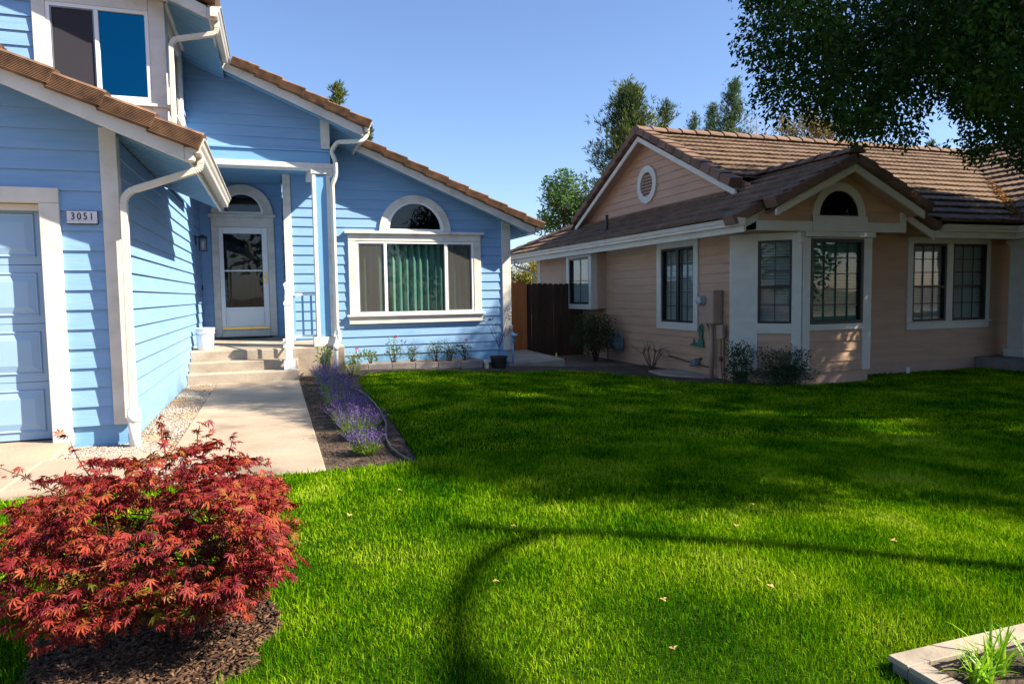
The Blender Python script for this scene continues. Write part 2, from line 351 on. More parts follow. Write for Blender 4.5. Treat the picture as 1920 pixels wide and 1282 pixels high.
def roof_plane(mb, O, U, V, poly, e=.34, tile=.30, lip=.042, wave=.014, phase=0.0):
    """tiled slope: O origin, U along the eave, V up the slope (unit vectors), poly outline in (u, v)"""
    O, U, V = map(lambda a: np.array(a, float), (O, U, V)); N = np.cross(U, V); N /= np.linalg.norm(N)
    if N[2] < 0: N = -N
    vs = [p[1] for p in poly]; v0, v1 = min(vs), max(vs)
    def span(v):
        xs = []
        for (a, b), (c, d) in zip(poly, poly[1:]+poly[:1]):
            if (b > v) != (d > v): xs.append(a+(v-b)*(c-a)/(d-b))
        return (min(xs), max(xs)) if len(xs) >= 2 else None
    du = tile/6; k = 0; v = v0
    while v < v1-.02:
        vb = min(v+e, v1); a = span(v+.003); b = span(vb-.003)
        if a and b:
            lo = min(a[0], b[0]); hi = max(a[1], b[1])
            i0 = int(math.floor(lo/du)); i1 = int(math.ceil(hi/du)); rowA = []; rowB = []
            off = (k % 2)*3
            jit = {}
            for i in range(i0, i1+1):
                ti = (i+off)//6; ph = ((i+off) % 6)/6.0
                if ti not in jit: r = random.Random(ti*131+k*17+int(phase*7)); jit[ti] = (r.uniform(-.004, .006), r.uniform(-.008, .008))
                j = jit[ti]
                h = wave*(.5+.5*cos(2*pi*ph*2))+j[0]
                ua = min(max(i*du, a[0]), a[1]); ub = min(max(i*du, b[0]), b[1])
                rowA.append((O+U*ua+V*(v+j[1])+N*(lip+h), O+U*ua+V*(v+j[1])+N*(-.01))); rowB.append(O+U*ub+V*vb+N*h*.6)
            for i in range(len(rowA)-1):
                mb.q(rowA[i][0], rowA[i+1][0], rowB[i+1], rowB[i]); mb.q(rowA[i][1], rowA[i+1][1], rowA[i+1][0], rowA[i][0])
        v += e; k += 1
def rake_tiles(mb, lo, hi, out, n=None, length=.37, h=.125, top=.17, grooves=9, sz=1.0):
    """overlapping grooved barge tiles from the low end to the high end of a verge"""
    lo, hi, out = map(lambda a: np.array(a, float), (lo, hi, out)); Lt = np.linalg.norm(hi-lo); n = n or max(1, int(round(Lt/length)))
    d = (hi-lo)/n; Nn = np.cross(np.cross(d, np.array([0, 0, 1.])), d); Nn /= np.linalg.norm(Nn)
    if Nn[2] < 0: Nn = -Nn
    prof = [(.012, 0.0)]
    if grooves:
        for i in range(grooves*2+1):
            f = i/(grooves*2); prof.append((.035+(.008 if i % 2 == 0 else 0.0)+.012*f*0, .002+f*(h-.02)))
    else: prof += [(.04, .004), (.04, h-.02)]
    prof += [(.03, h-.004), (.012, h+.004)]
    if grooves: prof += [(-top*.3, h+.010), (-top*.32, h+.004), (-top*.6, h+.012), (-top*.62, h+.005)]
    prof += [(-top, h+.008), (-top, -.01), (-.02, -.01)]
    for i in range(n):
        A = lo+d*i-d*.06; B = lo+d*(i+1)+d*.02; rg = []
        for Pp, s, up in ((A, 1.0+.10*sz, .022), (A+d*.04, 1.0+.12*sz, .024), (B, 1.0, 0.0)):
            rg.append([Pp+out*(o*s+(.010 if s > 1 else 0))+Nn*(hh*(1+(s-1)*.4)+up) for o, hh in prof])
        mb.loft(rg)
def ridge_tiles(mb, a, b, w=.15, length=.38, h=.09):
    a, b = np.array(a, float), np.array(b, float); n = max(1, int(round(np.linalg.norm(b-a)/length))); d = (b-a)/n
    s = np.cross(d, np.array([0, 0, 1.])); s /= np.linalg.norm(s); u = np.cross(s, d); u /= np.linalg.norm(u)
    if u[2] < 0: u = -u
    for i in range(n):
        A = a+d*(i-.05); B = a+d*(i+1.02); rg = []
        for Pp, k, up in ((A, 1.12, .018), (B, 1.0, 0)):
            rg.append([Pp+s*x*w*k+u*(z*h*k+up) for x, z in ((-1.05, -.55), (-1, -.15), (-.45, .6), (-.2, .75), (.2, .75), (.45, .6), (1, -.15), (1.05, -.55))])
        mb.loft(rg)
GUT = [(0, .11), (0, 0), (.075, 0), (.082, .012), (.082, .04), (.10, .065), (.112, .10), (.125, .108), (.125, .12), (.108, .12), (.095, .10), (.07, .03), (.012, .012), (.012, .11)]
def gutter(mb, p0, p1, out):
    mb.extrude(GUT, p0, p1, out)
    p0, p1, out = map(lambda a: np.array(a, float), (p0, p1, out)); Z = np.array([0, 0, 1.])
    for p in (p0, p1):
        d = unit(p1-p0)*.003
        mb.loft([[p-d+out*o+Z*h for o, h in [(0, .11), (0, 0), (.075, 0), (.082, .04), (.112, .10), (.12, .115)]], [p+d+out*o+Z*h for o, h in [(0, .11), (0, 0), (.075, 0), (.082, .04), (.112, .10), (.12, .115)]]])
def bend(pts, r=.09, k=6):
    """round the corners of a polyline; returns the path and ribbed scales at the bends"""
    P = [np.array(p, float) for p in pts]; out = [P[0]]; sc = [1.0]
    for i in range(1, len(P)-1):
        a = unit(P[i-1]-P[i]); b = unit(P[i+1]-P[i]); rr = min(r, np.linalg.norm(P[i-1]-P[i])*.45, np.linalg.norm(P[i+1]-P[i])*.45)
        p0 = P[i]+a*rr; p2 = P[i]+b*rr
        for j in range(k*2+1):
            t = j/(k*2); out.append((1-t)**2*p0+2*t*(1-t)*P[i]+t*t*p2); sc.append(1.0 if j % 2 == 0 else .88)
    out.append(P[-1]); sc.append(1.0); return out, sc
def grid_bars(mb, O, U, N, w, h, cols, rows, bw=.014, d=.012, z0=None):
    O, U, N = map(lambda a: np.array(a, float), (O, U, N)); Z = np.array([0, 0, 1.])
    for i in range(1, cols): mb.obox(O+U*(w*i/cols-bw/2), U*bw, N*d, Z*h)
    for j in range(1, rows): mb.obox(O+Z*(h*j/rows-bw/2)+N*.001, U*w, N*d*.8, Z*bw)
def frame4(mb, O, U, N, w, h, fw, d, inset=0.0):
    """rectangular frame, bars butted end to end"""
    O, U, N = map(lambda a: np.array(a, float), (O, U, N)); Z = np.array([0, 0, 1.])
    mb.obox(O, U*fw, N*d, Z*h); mb.obox(O+U*(w-fw), U*fw, N*d, Z*h)
    mb.obox(O+U*fw, U*(w-2*fw), N*d, Z*fw); mb.obox(O+U*fw+Z*(h-fw), U*(w-2*fw), N*d, Z*fw)
def rect(mb, O, U, w, h):
    O, U = map(lambda a: np.array(a, float), (O, U)); Z = np.array([0, 0, 1.]); mb.q(O, O+U*w, O+U*w+Z*h, O+Z*h)
def wavy(mb, O, U, N, w, h, n, amp):
    O, U, N = map(lambda a: np.array(a, float), (O, U, N)); Z = np.array([0, 0, 1.]); m = n*8; pts = []
    r = random.Random(3); x = 0
    for i in range(m+1):
        u = w*i/m; a = amp*(sin(2*pi*n*i/m)+.5*sin(2*pi*n*.37*i/m+1)); pts.append((u, a))
    for (a, da), (b, db) in zip(pts[:-1], pts[1:]):
        mb.q(O+U*a+N*da, O+U*b+N*db, O+U*b+N*db*.8+Z*h, O+U*a+N*da*.8+Z*h)
def blinds(mb, O, U, N, w, h, pitch=.05):
    O, U, N = map(lambda a: np.array(a, float), (O, U, N)); Z = np.array([0, 0, 1.]); z = 0.0
    while z < h-.01:
        mb.q(O+Z*z+N*.014, O+U*w+Z*z+N*.014, O+U*w+Z*(z+pitch*.93)-N*.014, O+Z*(z+pitch*.93)-N*.014); z += pitch
def room(mb, O, U, N, w, h, d=1.2):
    """dark room behind an opening (five inner faces)"""
    O, U, N = map(lambda a: np.array(a, float), (O, U, N)); Z = np.array([0, 0, 1.]); e = .05
    a = O-U*e-Z*e; W_ = w+2*e; H_ = h+2*e; B = -N*d
    mb.q(a+B, a+B+U*W_, a+B+U*W_+Z*H_, a+B+Z*H_)
    mb.q(a, a+U*W_, a+U*W_+B, a+B); mb.q(a+Z*H_, a+Z*H_+U*W_, a+Z*H_+U*W_+B, a+Z*H_+B)
    mb.q(a, a+B, a+B+Z*H_, a+Z*H_); mb.q(a+U*W_, a+U*W_+B, a+U*W_+B+Z*H_, a+U*W_+Z*H_)
def ground_patch(name, poly, z, m, sub=.5, thick=0.0, bev=0.0, **kw):
    """flat sheet (clipped grid-free polygon following the ground fall)"""
    mb = MB(); n = len(poly)
    if thick:
        bot = [(x, y, gz(x)+z-thick) for x, y in poly]; top = [(x, y, gz(x)+z) for x, y in poly]
        mb.loft([bot, top])
    else: mb.q(*[(x, y, gz(x)+z) for x, y in poly])
    return mb.build(name, m, bevel=bev)
# ================================================================== BLUE HOUSE
X3 = (1, 0, 0); Y3 = (0, 1, 0); Z3 = (0, 0, 1); FY = (0, -1, 0)
BH = thing('blue_house', 'light blue lap-sided house with white trim, brown tile roof and arched window', 'house', (-1.27, 11, 0))
def P_(name, mb, m, parent=BH, **k): return mb.build(name, m, parent, **k)

def blue_walls():
    gf = lambda X: 2.44-.42*(X+.66)                       # underside of the garage roof
    m = MB(); siding(m, (0, 6.8, 0), X3, FY, .19, 5.0, lambda z: -7.6, lambda z: min(-1.34, -.66-(z-2.50)/.42), holes=[(-7.0, -1.68, .0, 2.19)], breaks=(2.786,))
    P_('wall', m, 'blue_siding')
    m = MB(); siding(m, (-1.27, 0, 0), Y3, X3, .02, 2.69, lambda z: 6.82, lambda z: 14.2); siding(m, (-1.27, 0, 0), Y3, X3, 2.692, 3.42, lambda z: 10.06, lambda z: 14.2)
    P_('wall', m, 'blue_siding')
    # foundation strips
    for a, b in (((-1.70, 6.815, -.06), (-1.262, 6.84, .192)), ((-1.285, 6.841, -.06), (-1.262, 11.1, .022)), ((.2, 13.0, -.06), (4.36, 13.02, .19)), ((4.345, 13.021, -.3), (4.362, 19, .19))):
        m = MB(); m.box(a, b); P_('foundation', m, 'blue_paint')
    # upper storey, front wall and east wall
    fu = lambda z: min(-1.12, -.62-(z-4.66)/.42)
    m = MB(); siding(m, (0, 9.5, 0), X3, FY, 2.68, 6.6, lambda z: -6.0, fu, holes=[(-2.36, -1.30, 3.62, 4.71)], breaks=(4.87,))
    P_('wall', m, 'blue_siding')
    m = MB(); siding(m, (-1.18, 0, 0), Y3, X3, 2.68, 5.12, lambda z: 9.5, lambda z: 11.8, holes=[(9.8, 11.02, 3.66, 4.72)])
    P_('wall', m, 'blue_siding')
    # wall over the porch
    gr = lambda z: min(.81, -.62-(z-4.76)/.415)
    m = MB(); siding(m, (0, 11.8, 0), X3, FY, 3.63, 5.1, lambda z: -1.18, gr, breaks=(4.17,))
    P_('wall', m, 'blue_siding')
    m = MB(); siding(m, (.94, 0, 0), Y3, X3, 3.44, 4.2, lambda z: 11.82, lambda z: 13.0); P_('wall', m, 'blue_siding')
    # right-hand front wall with the big window
    rr = lambda z: min(4.25, 1.415-(z-3.90)/.4245)
    m = MB(); siding(m, (0, 13.0, 0), X3, FY, .19, 4.0, lambda z: .32, rr, holes=[(1.43, 3.70, .93, 2.28), ('arch', 2.545, 2.47, .56)], breaks=(2.69,))
    P_('wall', m, 'blue_siding')
    m = MB(); siding(m, (4.38, 0, 0), Y3, X3, .19, 2.60, lambda z: 13.02, lambda z: 18.8); P_('wall', m, 'blue_siding'); m = MB(); siding(m, (.2, 0, 0), Y3, (-1, 0, 0), .45, 3.5, lambda z: 13.02, lambda z: 14.2)
    P_('wall', m, 'blue_siding')
    # entry wall
    m = MB(); siding(m, (0, 14.2, 0), X3, FY, .50, 3.45, lambda z: -1.27, lambda z: .2, holes=[(-.99, -.04, .4, 2.66), ('arch', -.51, 2.86, .41)])
    P_('wall', m, 'blue_siding')
    # plain rear walls
    for a, b in (((-7.6, 6.82, 0), (-7.55, 19, 2.7)), ((-7.6, 18.8, 0), (1.3, 18.85, 3.8)), ((1.3, 18.8, 0), (4.36, 18.85, 2.5)), ((-6.0, 9.52, 2.6), (-5.95, 18.7, 4.9))):
        m = MB(); m.box(a, b); P_('wall', m, 'blue_paint')
blue_walls()

def board(pts, d=.035, m='white_trim', name='trim', parent=BH, bevel=.004):
    """boards on a -Y wall given (x0,x1,z0,z1,y_front)"""
    mb = MB()
    for x0, x1, z0, z1, y in pts: mb.box((x0, y, z0), (x1, y+d, z1))
    return P_(name, mb, m, parent, bevel=bevel)
board([(-1.355, -1.225, .19, 2.73, 6.765)], .04, name='corner_board')
m = MB(); m.box((-1.262, 6.807, .19), (-1.226, 6.90, 2.67)); P_('corner_board', m, 'white_trim', bevel=.004)
board([(.805, .945, 3.65, 4.17, 11.762)], name='corner_board')
board([(.205, .338, .50, 3.43, 12.965)], .05, name='corner_board')
board([(4.245, 4.385, .17, 2.70, 12.955)], .05, name='corner_board')
m = MB(); m.box((4.386, 12.957, .17), (4.42, 13.12, 2.66)); P_('corner_board', m, 'white_trim', bevel=.004)

def garage_door():
    m = MB(); m.box((-1.82, 6.755, .03), (-1.672, 6.86, 2.085)); m.box((-7.15, 6.755, 2.087), (-1.672, 6.86, 2.21)); m.box((-7.15, 6.755, .03), (-7.0, 6.86, 2.085))
    t = P_('garage_door_casing', m, 'white_trim', bevel=.005)
    m = MB(); m.box((-6.99, 6.865, 2.03), (-1.825, 6.90, 2.083)); P_('stop', m, 'white_trim', t)
    gd = None
    for r in range(4):
        m = MB(); z0 = .085+r*.4985; z1 = z0+.494; m.box((-6.99, 6.925, z0), (-1.845, 6.96, z1))
        pw = 5.145/8
        for c in range(8):
            a = -6.99+c*pw+.075; b = a+pw-.15; za, zb = z0+.085, z1-.085; y = 6.925
            def ring(x0, x1, q0, q1, y0, X0, X1, Q0, Q1, y1):
                m.q((x0, y0, q0), (x1, y0, q0), (X1, y1, Q0), (X0, y1, Q0)); m.q((x1, y0, q0), (x1, y0, q1), (X1, y1, Q1), (X1, y1, Q0))
                m.q((x1, y0, q1), (x0, y0, q1), (X0, y1, Q1), (X1, y1, Q1)); m.q((x0, y0, q1), (x0, y0, q0), (X0, y1, Q0), (X0, y1, Q1))
            ring(a-.022, b+.022, za-.022, zb+.022, y-.001, a-.012, b+.012, za-.012, zb+.012, y-.013)
            ring(a-.012, b+.012, za-.012, zb+.012, y-.013, a, b, za, zb, y-.002)
            ring(a, b, za, zb, y-.002, a+.055, b-.055, za+.055, zb-.055, y-.016)
            m.q((a+.055, y-.016, za+.055), (b-.055, y-.016, za+.055), (b-.055, y-.016, zb-.055), (a+.055, y-.016, zb-.055))
        p = P_('garage_door_section', m, 'door_blue')
    m = MB(); m.box((-6.99, 6.93, .03), (-1.83, 6.955, .086)); P_('door_seal', m, 'black_metal')
garage_door()

# ---- roofs
def blue_roofs():
    s = .42; nrm = 1/sqrt(1+s*s); Vd = np.array([-nrm, 0, s*nrm])
    # garage: eave line x=-.56, rake at y=6.35
    def slope(xe, ze, y0, y1, run, name='roof', cut=None):
        L = run/nrm; mb = MB(); poly = cut or [(y0, 0), (y1, 0), (y1, L), (y0, L)]
        roof_plane(mb, (xe, 0, ze), Y3, Vd, poly); return P_(name, mb, 'roof_tile')
    L1 = .62/nrm
    slope(-.60, 2.585, 6.45, 9.5, 3.8, cut=[(6.45, 0), (10.04, 0), (10.04, L1), (9.5, L1), (9.5, 3.8/nrm), (6.45, 3.8/nrm)])
    m = MB(); m.q((-4.4, 6.40, 4.20), (-8.2, 6.40, 2.55), (-8.2, 19, 2.55), (-4.4, 19, 4.20)); P_('roof', m, 'ridge_tile')
    slope(-.52, 4.82, 9.18, 18.9, 3.0)
    slope(1.49, 4.03, 11.45, 18.9, 1.97)
    m = MB(); m.q((-3.5, 9.14, 6.06), (-6.4, 9.14, 4.8), (-6.4, 18.9, 4.8), (-3.5, 18.9, 6.06)); P_('roof', m, 'ridge_tile')
    slope(4.88, 2.60, 12.65, 18.9, 3.92)
    m = MB()
    # rake tiles
    FB = lambda x: 2.41-.42*(x+.66)
    rake_tiles(m, (-.575, 6.36, FB(-.575)+.115), (-4.4, 6.36, FB(-4.4)+.115), FY)
    P_('rake_tiles', m, 'rake_tile')
    m = MB(); rake_tiles(m, (-.56, 9.09, 4.72), (-3.5, 9.09, 4.72+.42*2.94), FY); P_('rake_tiles', m, 'rake_tile')
    m = MB(); rake_tiles(m, (1.50, 11.35, 3.925), (-.49, 11.35, 3.925+.412*1.99), FY); P_('rake_tiles', m, 'rake_tile')
    m = MB(); rake_tiles(m, (4.90, 12.55, 2.50), (1.53, 12.55, 2.50+.4195*3.37), FY, length=.40); P_('rake_tiles', m, 'rake_tile')
    # rake fascias (sloping boards): x0 low end, z = bottom at x0
    def rake(x0, zb, x1, y, h=.135, s=.42, d=.045):
        mb = MB(); zz = zb+s*(x0-x1)
        mb.loft([[(x0, y, zb), (x0, y+d, zb), (x0, y+d, zb+h), (x0, y, zb+h)], [(x1, y, zz), (x1, y+d, zz), (x1, y+d, zz+h), (x1, y, zz+h)]])
        return P_('rake_board', mb, 'white_trim', bevel=.003)
    rake(-.66, 2.41, -4.4, 6.38); rake(-.63, 4.575, -3.5, 9.12); rake(1.43, 3.815, -.66, 11.38, s=.422); rake(4.80, 2.405, 1.40, 12.58, s=.4245)
    # scroll ends of the rakes (small blocks)
    m = MB(); m.box((-.662, 6.378, 2.405), (-.58, 6.44, 2.53)); P_('rake_end_block', m, 'white_trim', bevel=.012); m = MB(); m.box((-.632, 9.118, 4.57), (-.55, 9.17, 4.70)); P_('rake_end_block', m, 'white_trim', bevel=.012)
    # soffits: boards running down the slope, small gaps
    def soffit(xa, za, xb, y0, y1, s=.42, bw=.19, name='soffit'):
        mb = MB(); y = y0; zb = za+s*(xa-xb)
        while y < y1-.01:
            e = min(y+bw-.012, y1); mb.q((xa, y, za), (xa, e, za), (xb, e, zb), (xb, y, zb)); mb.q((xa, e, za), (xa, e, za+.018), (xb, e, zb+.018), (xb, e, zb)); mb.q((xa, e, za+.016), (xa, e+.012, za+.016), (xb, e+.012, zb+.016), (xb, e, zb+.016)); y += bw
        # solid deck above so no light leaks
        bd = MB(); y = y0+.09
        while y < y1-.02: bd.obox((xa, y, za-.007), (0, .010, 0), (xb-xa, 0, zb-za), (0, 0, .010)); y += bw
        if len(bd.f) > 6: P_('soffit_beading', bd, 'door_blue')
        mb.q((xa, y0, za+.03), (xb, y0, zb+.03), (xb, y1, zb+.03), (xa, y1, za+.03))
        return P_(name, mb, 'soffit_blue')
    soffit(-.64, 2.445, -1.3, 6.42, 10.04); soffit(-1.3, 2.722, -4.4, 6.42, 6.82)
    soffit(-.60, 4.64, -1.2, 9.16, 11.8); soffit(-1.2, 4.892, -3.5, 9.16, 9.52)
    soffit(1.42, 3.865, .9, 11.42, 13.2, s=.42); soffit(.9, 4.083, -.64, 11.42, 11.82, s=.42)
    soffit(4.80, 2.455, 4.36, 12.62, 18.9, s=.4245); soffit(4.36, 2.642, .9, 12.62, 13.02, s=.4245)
    # eave fascias + gutters
    m = MB(); m.box((-.645, 6.44, 2.42), (-.618, 10.05, 2.56)); P_('eave_board', m, 'white_trim', bevel=.003)
    m = MB(); m.loft([[(x, 9.17, z) for x, z in ((-.62, 4.585), (-.592, 4.585), (-.592, 4.74), (-.62, 4.74))], [(x, 11.36, z) for x, z in ((-.64, 4.705), (-.612, 4.705), (-.612, 4.86), (-.64, 4.86))]]); P_('eave_board', m, 'white_trim')
    m = MB(); m.box((1.43, 11.43, 3.83), (1.457, 18.9, 3.98)); P_('eave_board', m, 'white_trim', bevel=.003); m = MB(); m.box((4.80, 12.63, 2.42), (4.827, 18.9, 2.56)); P_('eave_board', m, 'white_trim', bevel=.003)
    for a, b in (((-.617, 6.37, 2.475), (-.617, 10.05, 2.475)), ((-.590, 9.08, 4.585), (-.606, 11.33, 4.745)), ((1.458, 11.36, 3.905), (1.458, 18.9, 3.905)), ((4.828, 12.56, 2.475), (4.828, 18.9, 2.475))):
        m = MB(); gutter(m, a, b, X3); P_('gutter', m, 'gutter_white')
    def spout(pts, name='downspout', r=.07, w=.056, d=.075, mt='gutter_white'):
        pth, sc = bend(pts, r); mb = MB(); mb.tube(pth, 0, sq=(w, d), scales=sc); return P_(name, mb, mt, bevel=0)
    spout([(-.56, 6.62, 2.49), (-.56, 6.62, 2.385), (-1.17, 6.66, 2.17), (-1.182, 6.665, .30)], r=.10)
    m = MB(); m.tube([(-1.182, 6.665, .33), (-1.182, 6.665, -.05)], .045, 14, scales=[1.12, 1.0]); m.tube([(-1.182, 6.665, .30), (-1.182, 6.665, .22)], .055, 14); P_('drain_pipe', m, 'white_vinyl', smooth=True)
    spout([(-.54, 9.32, 4.60), (-.54, 9.32, 4.47), (-1.055, 9.36, 4.36), (-1.065, 9.36, 2.98)], r=.09)
    spout([(1.53, 11.55, 3.93), (1.53, 11.55, 3.87), (1.44, 11.5, 3.755), (1.05, 11.62, 3.745), (.955, 11.67, 3.60), (1.015, 11.67, 3.46), (1.015, 11.67, 3.22), (.955, 11.68, 3.07), (.955, 11.68, .80), (.985, 11.62, .60)], r=.05, w=.055, d=.065)
    m = MB(); pth, sc = bend([(.985, 11.62, .66), (.985, 11.62, .56), (.925, 11.60, .50), (.915, 11.60, -.03)], .03, 3); m.tube(pth, .036, 14); m.tube([(.928, 11.60, .50), (.918, 11.60, .40)], .044, 14); P_('drain_pipe', m, 'pipe_blue' if False else 'white_vinyl', smooth=True)
    m = MB(); ridge_tiles(m, (-3.5, 9.1, 6.08), (-3.5, 18.9, 6.08)); P_('ridge_tiles', m, 'ridge_tile'); m = MB(); ridge_tiles(m, (-4.4, 6.4, 4.22), (-4.4, 9.4, 4.22)); P_('ridge_tiles', m, 'ridge_tile')
    # chimney-side fillers closing the attic ends
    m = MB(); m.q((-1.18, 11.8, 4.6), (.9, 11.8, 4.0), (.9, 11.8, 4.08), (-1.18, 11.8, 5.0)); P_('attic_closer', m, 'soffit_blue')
blue_roofs()

# ---- porch
def porch():
    def slab(a, b, name, m='concrete_step', bv=.012):
        mb = MB(); mb.box(a, b); return P_(name, mb, m, bevel=bv)
    slab((-1.26, 11.12, -.08), (.325, 11.40, .155), 'porch_step'); slab((-1.26, 11.40, -.08), (.325, 11.69, .303), 'porch_step')
    mb = MB(); mb.loft([[(-1.26, 11.69, -.1), (1.07, 11.69, -.1), (1.07, 11.69, .455), (-1.26, 11.69, .455)], [(-1.26, 14.19, -.1), (1.07, 14.19, -.1), (1.07, 14.19, .52), (-1.26, 14.19, .52)]])
    P_('porch_floor', mb, 'concrete_step', bevel=.012)
    # column
    c = MB(); c.box((.665, 11.745, .62), (.905, 11.985, 3.24)); col = P_('porch_column', c, 'blue_paint', bevel=.003)
    t = MB()
    for x in (.645, .868): t.box((x, 11.727, .62), (x+.055, 11.743, 3.24))
    for y in (11.73, 11.95): t.box((.644, y, .62), (.663, y+.055, 3.24)); t.box((.907, y, .62), (.924, y+.055, 3.24))
    P_('corner_strips', t, 'white_trim', col, bevel=.002)
    t = MB(); t.box((.592, 11.70, .462), (.965, 12.03, .618)); P_('column_base', t, 'white_trim', col, bevel=.004)
    t = MB(); t.box((.628, 11.715, 3.245), (.975, 12.02, 3.33)); P_('column_cap', t, 'white_trim', col, bevel=.004)
    # beam over the porch opening
    b = MB(); b.box((-1.262, 11.74, 3.335), (.985, 12.02, 3.42)); P_('porch_beam', b, 'white_trim', bevel=.004)
    b = MB(); b.box((-1.262, 11.77, 3.422), (.945, 11.98, 3.60)); P_('porch_frieze', b, 'blue_paint', bevel=.003)
    b = MB(); b.box((-1.262, 11.74, 3.602), (.985, 11.80, 3.632)); P_('porch_drip_cap', b, 'blue_paint', bevel=.003)
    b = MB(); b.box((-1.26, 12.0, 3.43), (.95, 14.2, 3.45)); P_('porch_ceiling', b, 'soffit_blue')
    b = MB(); b.box((.60, 12.03, 3.30), (.80, 12.99, 3.42)); P_('porch_beam', b, 'white_trim', bevel=.004)
    # railing: lower newel on the first step, upper newel, rails, balusters
    r = MB(); r.box((.106, 11.17, .157), (.272, 11.335, .30)); r.box((.142, 11.205, .30), (.238, 11.30, 1.15)); nw = P_('newel_post', r, 'white_vinyl', bevel=.004)
    q = MB(); q.loft([[(.142-a, 11.205-a, z), (.238+a, 11.205-a, z), (.238+a, 11.30+a, z), (.142-a, 11.30+a, z)] for a, z in ((.003, 1.14), (.012, 1.17), (.012, 1.185), (-.004, 1.215), (-.03, 1.228))]); P_('post_cap', q, 'white_vinyl', nw)
    r = MB(); r.box((.11, 11.80, .462), (.276, 11.965, .60)); r.box((.160, 11.835, .60), (.252, 11.93, 1.45)); nw = P_('newel_post', r, 'white_vinyl', bevel=.004)
    q = MB(); q.loft([[(.160-a, 11.835-a, z), (.252+a, 11.835-a, z), (.252+a, 11.93+a, z), (.160-a, 11.93+a, z)] for a, z in ((.003, 1.44), (.012, 1.465), (.012, 1.48), (-.004, 1.505), (-.03, 1.52))]); P_('post_cap', q, 'white_vinyl', nw)
    r = MB(); r.box((.254, 11.85, 1.295), (.643, 11.915, 1.335)); P_('railing', r, 'white_vinyl', bevel=.003); r = MB(); r.box((.254, 11.865, .625), (.643, 11.90, .655)); P_('railing', r, 'white_vinyl', bevel=.003)
    for x in (.29, .42, .555):
        r = MB(); r.box((x, 11.867, .655), (x+.034, 11.898, 1.295)); P_('baluster', r, 'blue_paint')
    # sloping stair rail on the far side of the post line
    r = MB(); r.loft([[(.175, 11.30, 1.10), (.215, 11.30, 1.10), (.215, 11.30, 1.145), (.175, 11.30, 1.145)], [(.175, 11.835, 1.37), (.215, 11.835, 1.37), (.215, 11.835, 1.415), (.175, 11.835, 1.415)]])
    r.loft([[(.18, 11.30, .34), (.21, 11.30, .34), (.21, 11.30, .37), (.18, 11.30, .37)], [(.18, 11.835, .62), (.21, 11.835, .62), (.21, 11.835, .65), (.18, 11.835, .65)]])
    P_('stair_rail', r, 'white_vinyl', bevel=.003)
    for y in (11.42, 11.56, 11.70):
        r = MB(); z = (y-11.30)*.51; r.box((.182, y, .36+z), (.206, y+.024, 1.11+z)); P_('baluster', r, 'white_vinyl')
porch()

# ---- entry door and fan light
def entry():
    m = MB(); Y = 14.165
    m.box((-1.07, Y-.015, .54), (-.945, Y+.05, 2.60)); m.box((-.085, Y-.015, .54), (.045, Y+.05, 2.60)); m.box((-1.07, Y-.015, 2.602), (.045, Y+.05, 2.785)); m.box((-1.11, Y-.05, 2.787), (.085, Y+.05, 2.85))
    cas = P_('door_casing', m, 'white_trim', bevel=.006)
    m = MB(); m.box((-.943, Y-.03, .54), (-.087, Y+.03, .66)); P_('door_sill', m, 'white_trim', bevel=.004)
    d = MB(); y0 = Y-.028
    d.box((-.943, y0, .665), (-.868, y0+.04, 2.598)); d.box((-.185, y0, .665), (-.087, y0+.04, 2.598)); d.box((-.866, y0, 2.485), (-.187, y0+.04, 2.598)); d.box((-.866, y0, .665), (-.187, y0+.04, 1.098))
    door = P_('storm_door', d, 'white_vinyl', bevel=.004)
    t = MB(); frame4(t, (-.855, y0-.008, .745), X3, FY, .66, .30, .015, .006); P_('kick_panel', t, 'white_vinyl', door)
    t = MB(); t.box((-.866, y0-.004, 1.775), (-.187, y0+.03, 1.80)); P_('meeting_rail', t, 'white_vinyl', door)
    t = MB(); t.box((-.935, y0-.022, .68), (-.095, y0-.002, .725)); P_('kick_plate', t, 'brass', door, bevel=.004)
    t = MB(); rect(t, (-.866, y0+.015, 1.098), X3, .68, 1.39); P_('door_glass', t, 'glass_dark', door)
    t = MB(); t.box((-.148, y0-.012, 1.54), (-.118, y0-.001, 1.76)); t.tube([(-.133, y0-.05, 1.655), (-.20, y0-.055, 1.655)], .008); t.tube([(-.133, y0-.002, 1.655), (-.133, y0-.055, 1.655)], .009); P_('door_handle', t, 'brass', door, smooth=False)
    t = MB(); t.box((-.93, Y+.11, .60), (-.10, Y+.15, 2.60)); inner = P_('inner_door', t, 'curtain_dark')
    t = MB(); wavy(t, (-.85, Y+.075, 1.08), X3, FY, .66, 1.4, 7, .014); P_('door_curtain', t, 'curtain_dark', inner)
    # fan light
    a = MB(); arch_ring(a, (-.51, Y-.02, 2.855), X3, FY, .375, .545, -.05, .015); w = P_('fan_light', a, 'white_trim', smooth=False)
    a = MB(); arch_ring(a, (-.51, Y-.01, 2.89), X3, FY, .33, .372, -.04, .01); a.box((-.88, Y-.02, 2.853), (-.14, Y+.03, 2.893)); P_('frame', a, 'white_vinyl', w)
    a = MB(); arch_pane(a, (-.51, Y+.01, 2.89), X3, .335); P_('pane', a, 'glass_dark', w)
    a = MB(); room(a, (-.86, Y+.12, 2.85), X3, FY, .7, .40, .8); P_('room', a, 'room_dark', w)
entry()

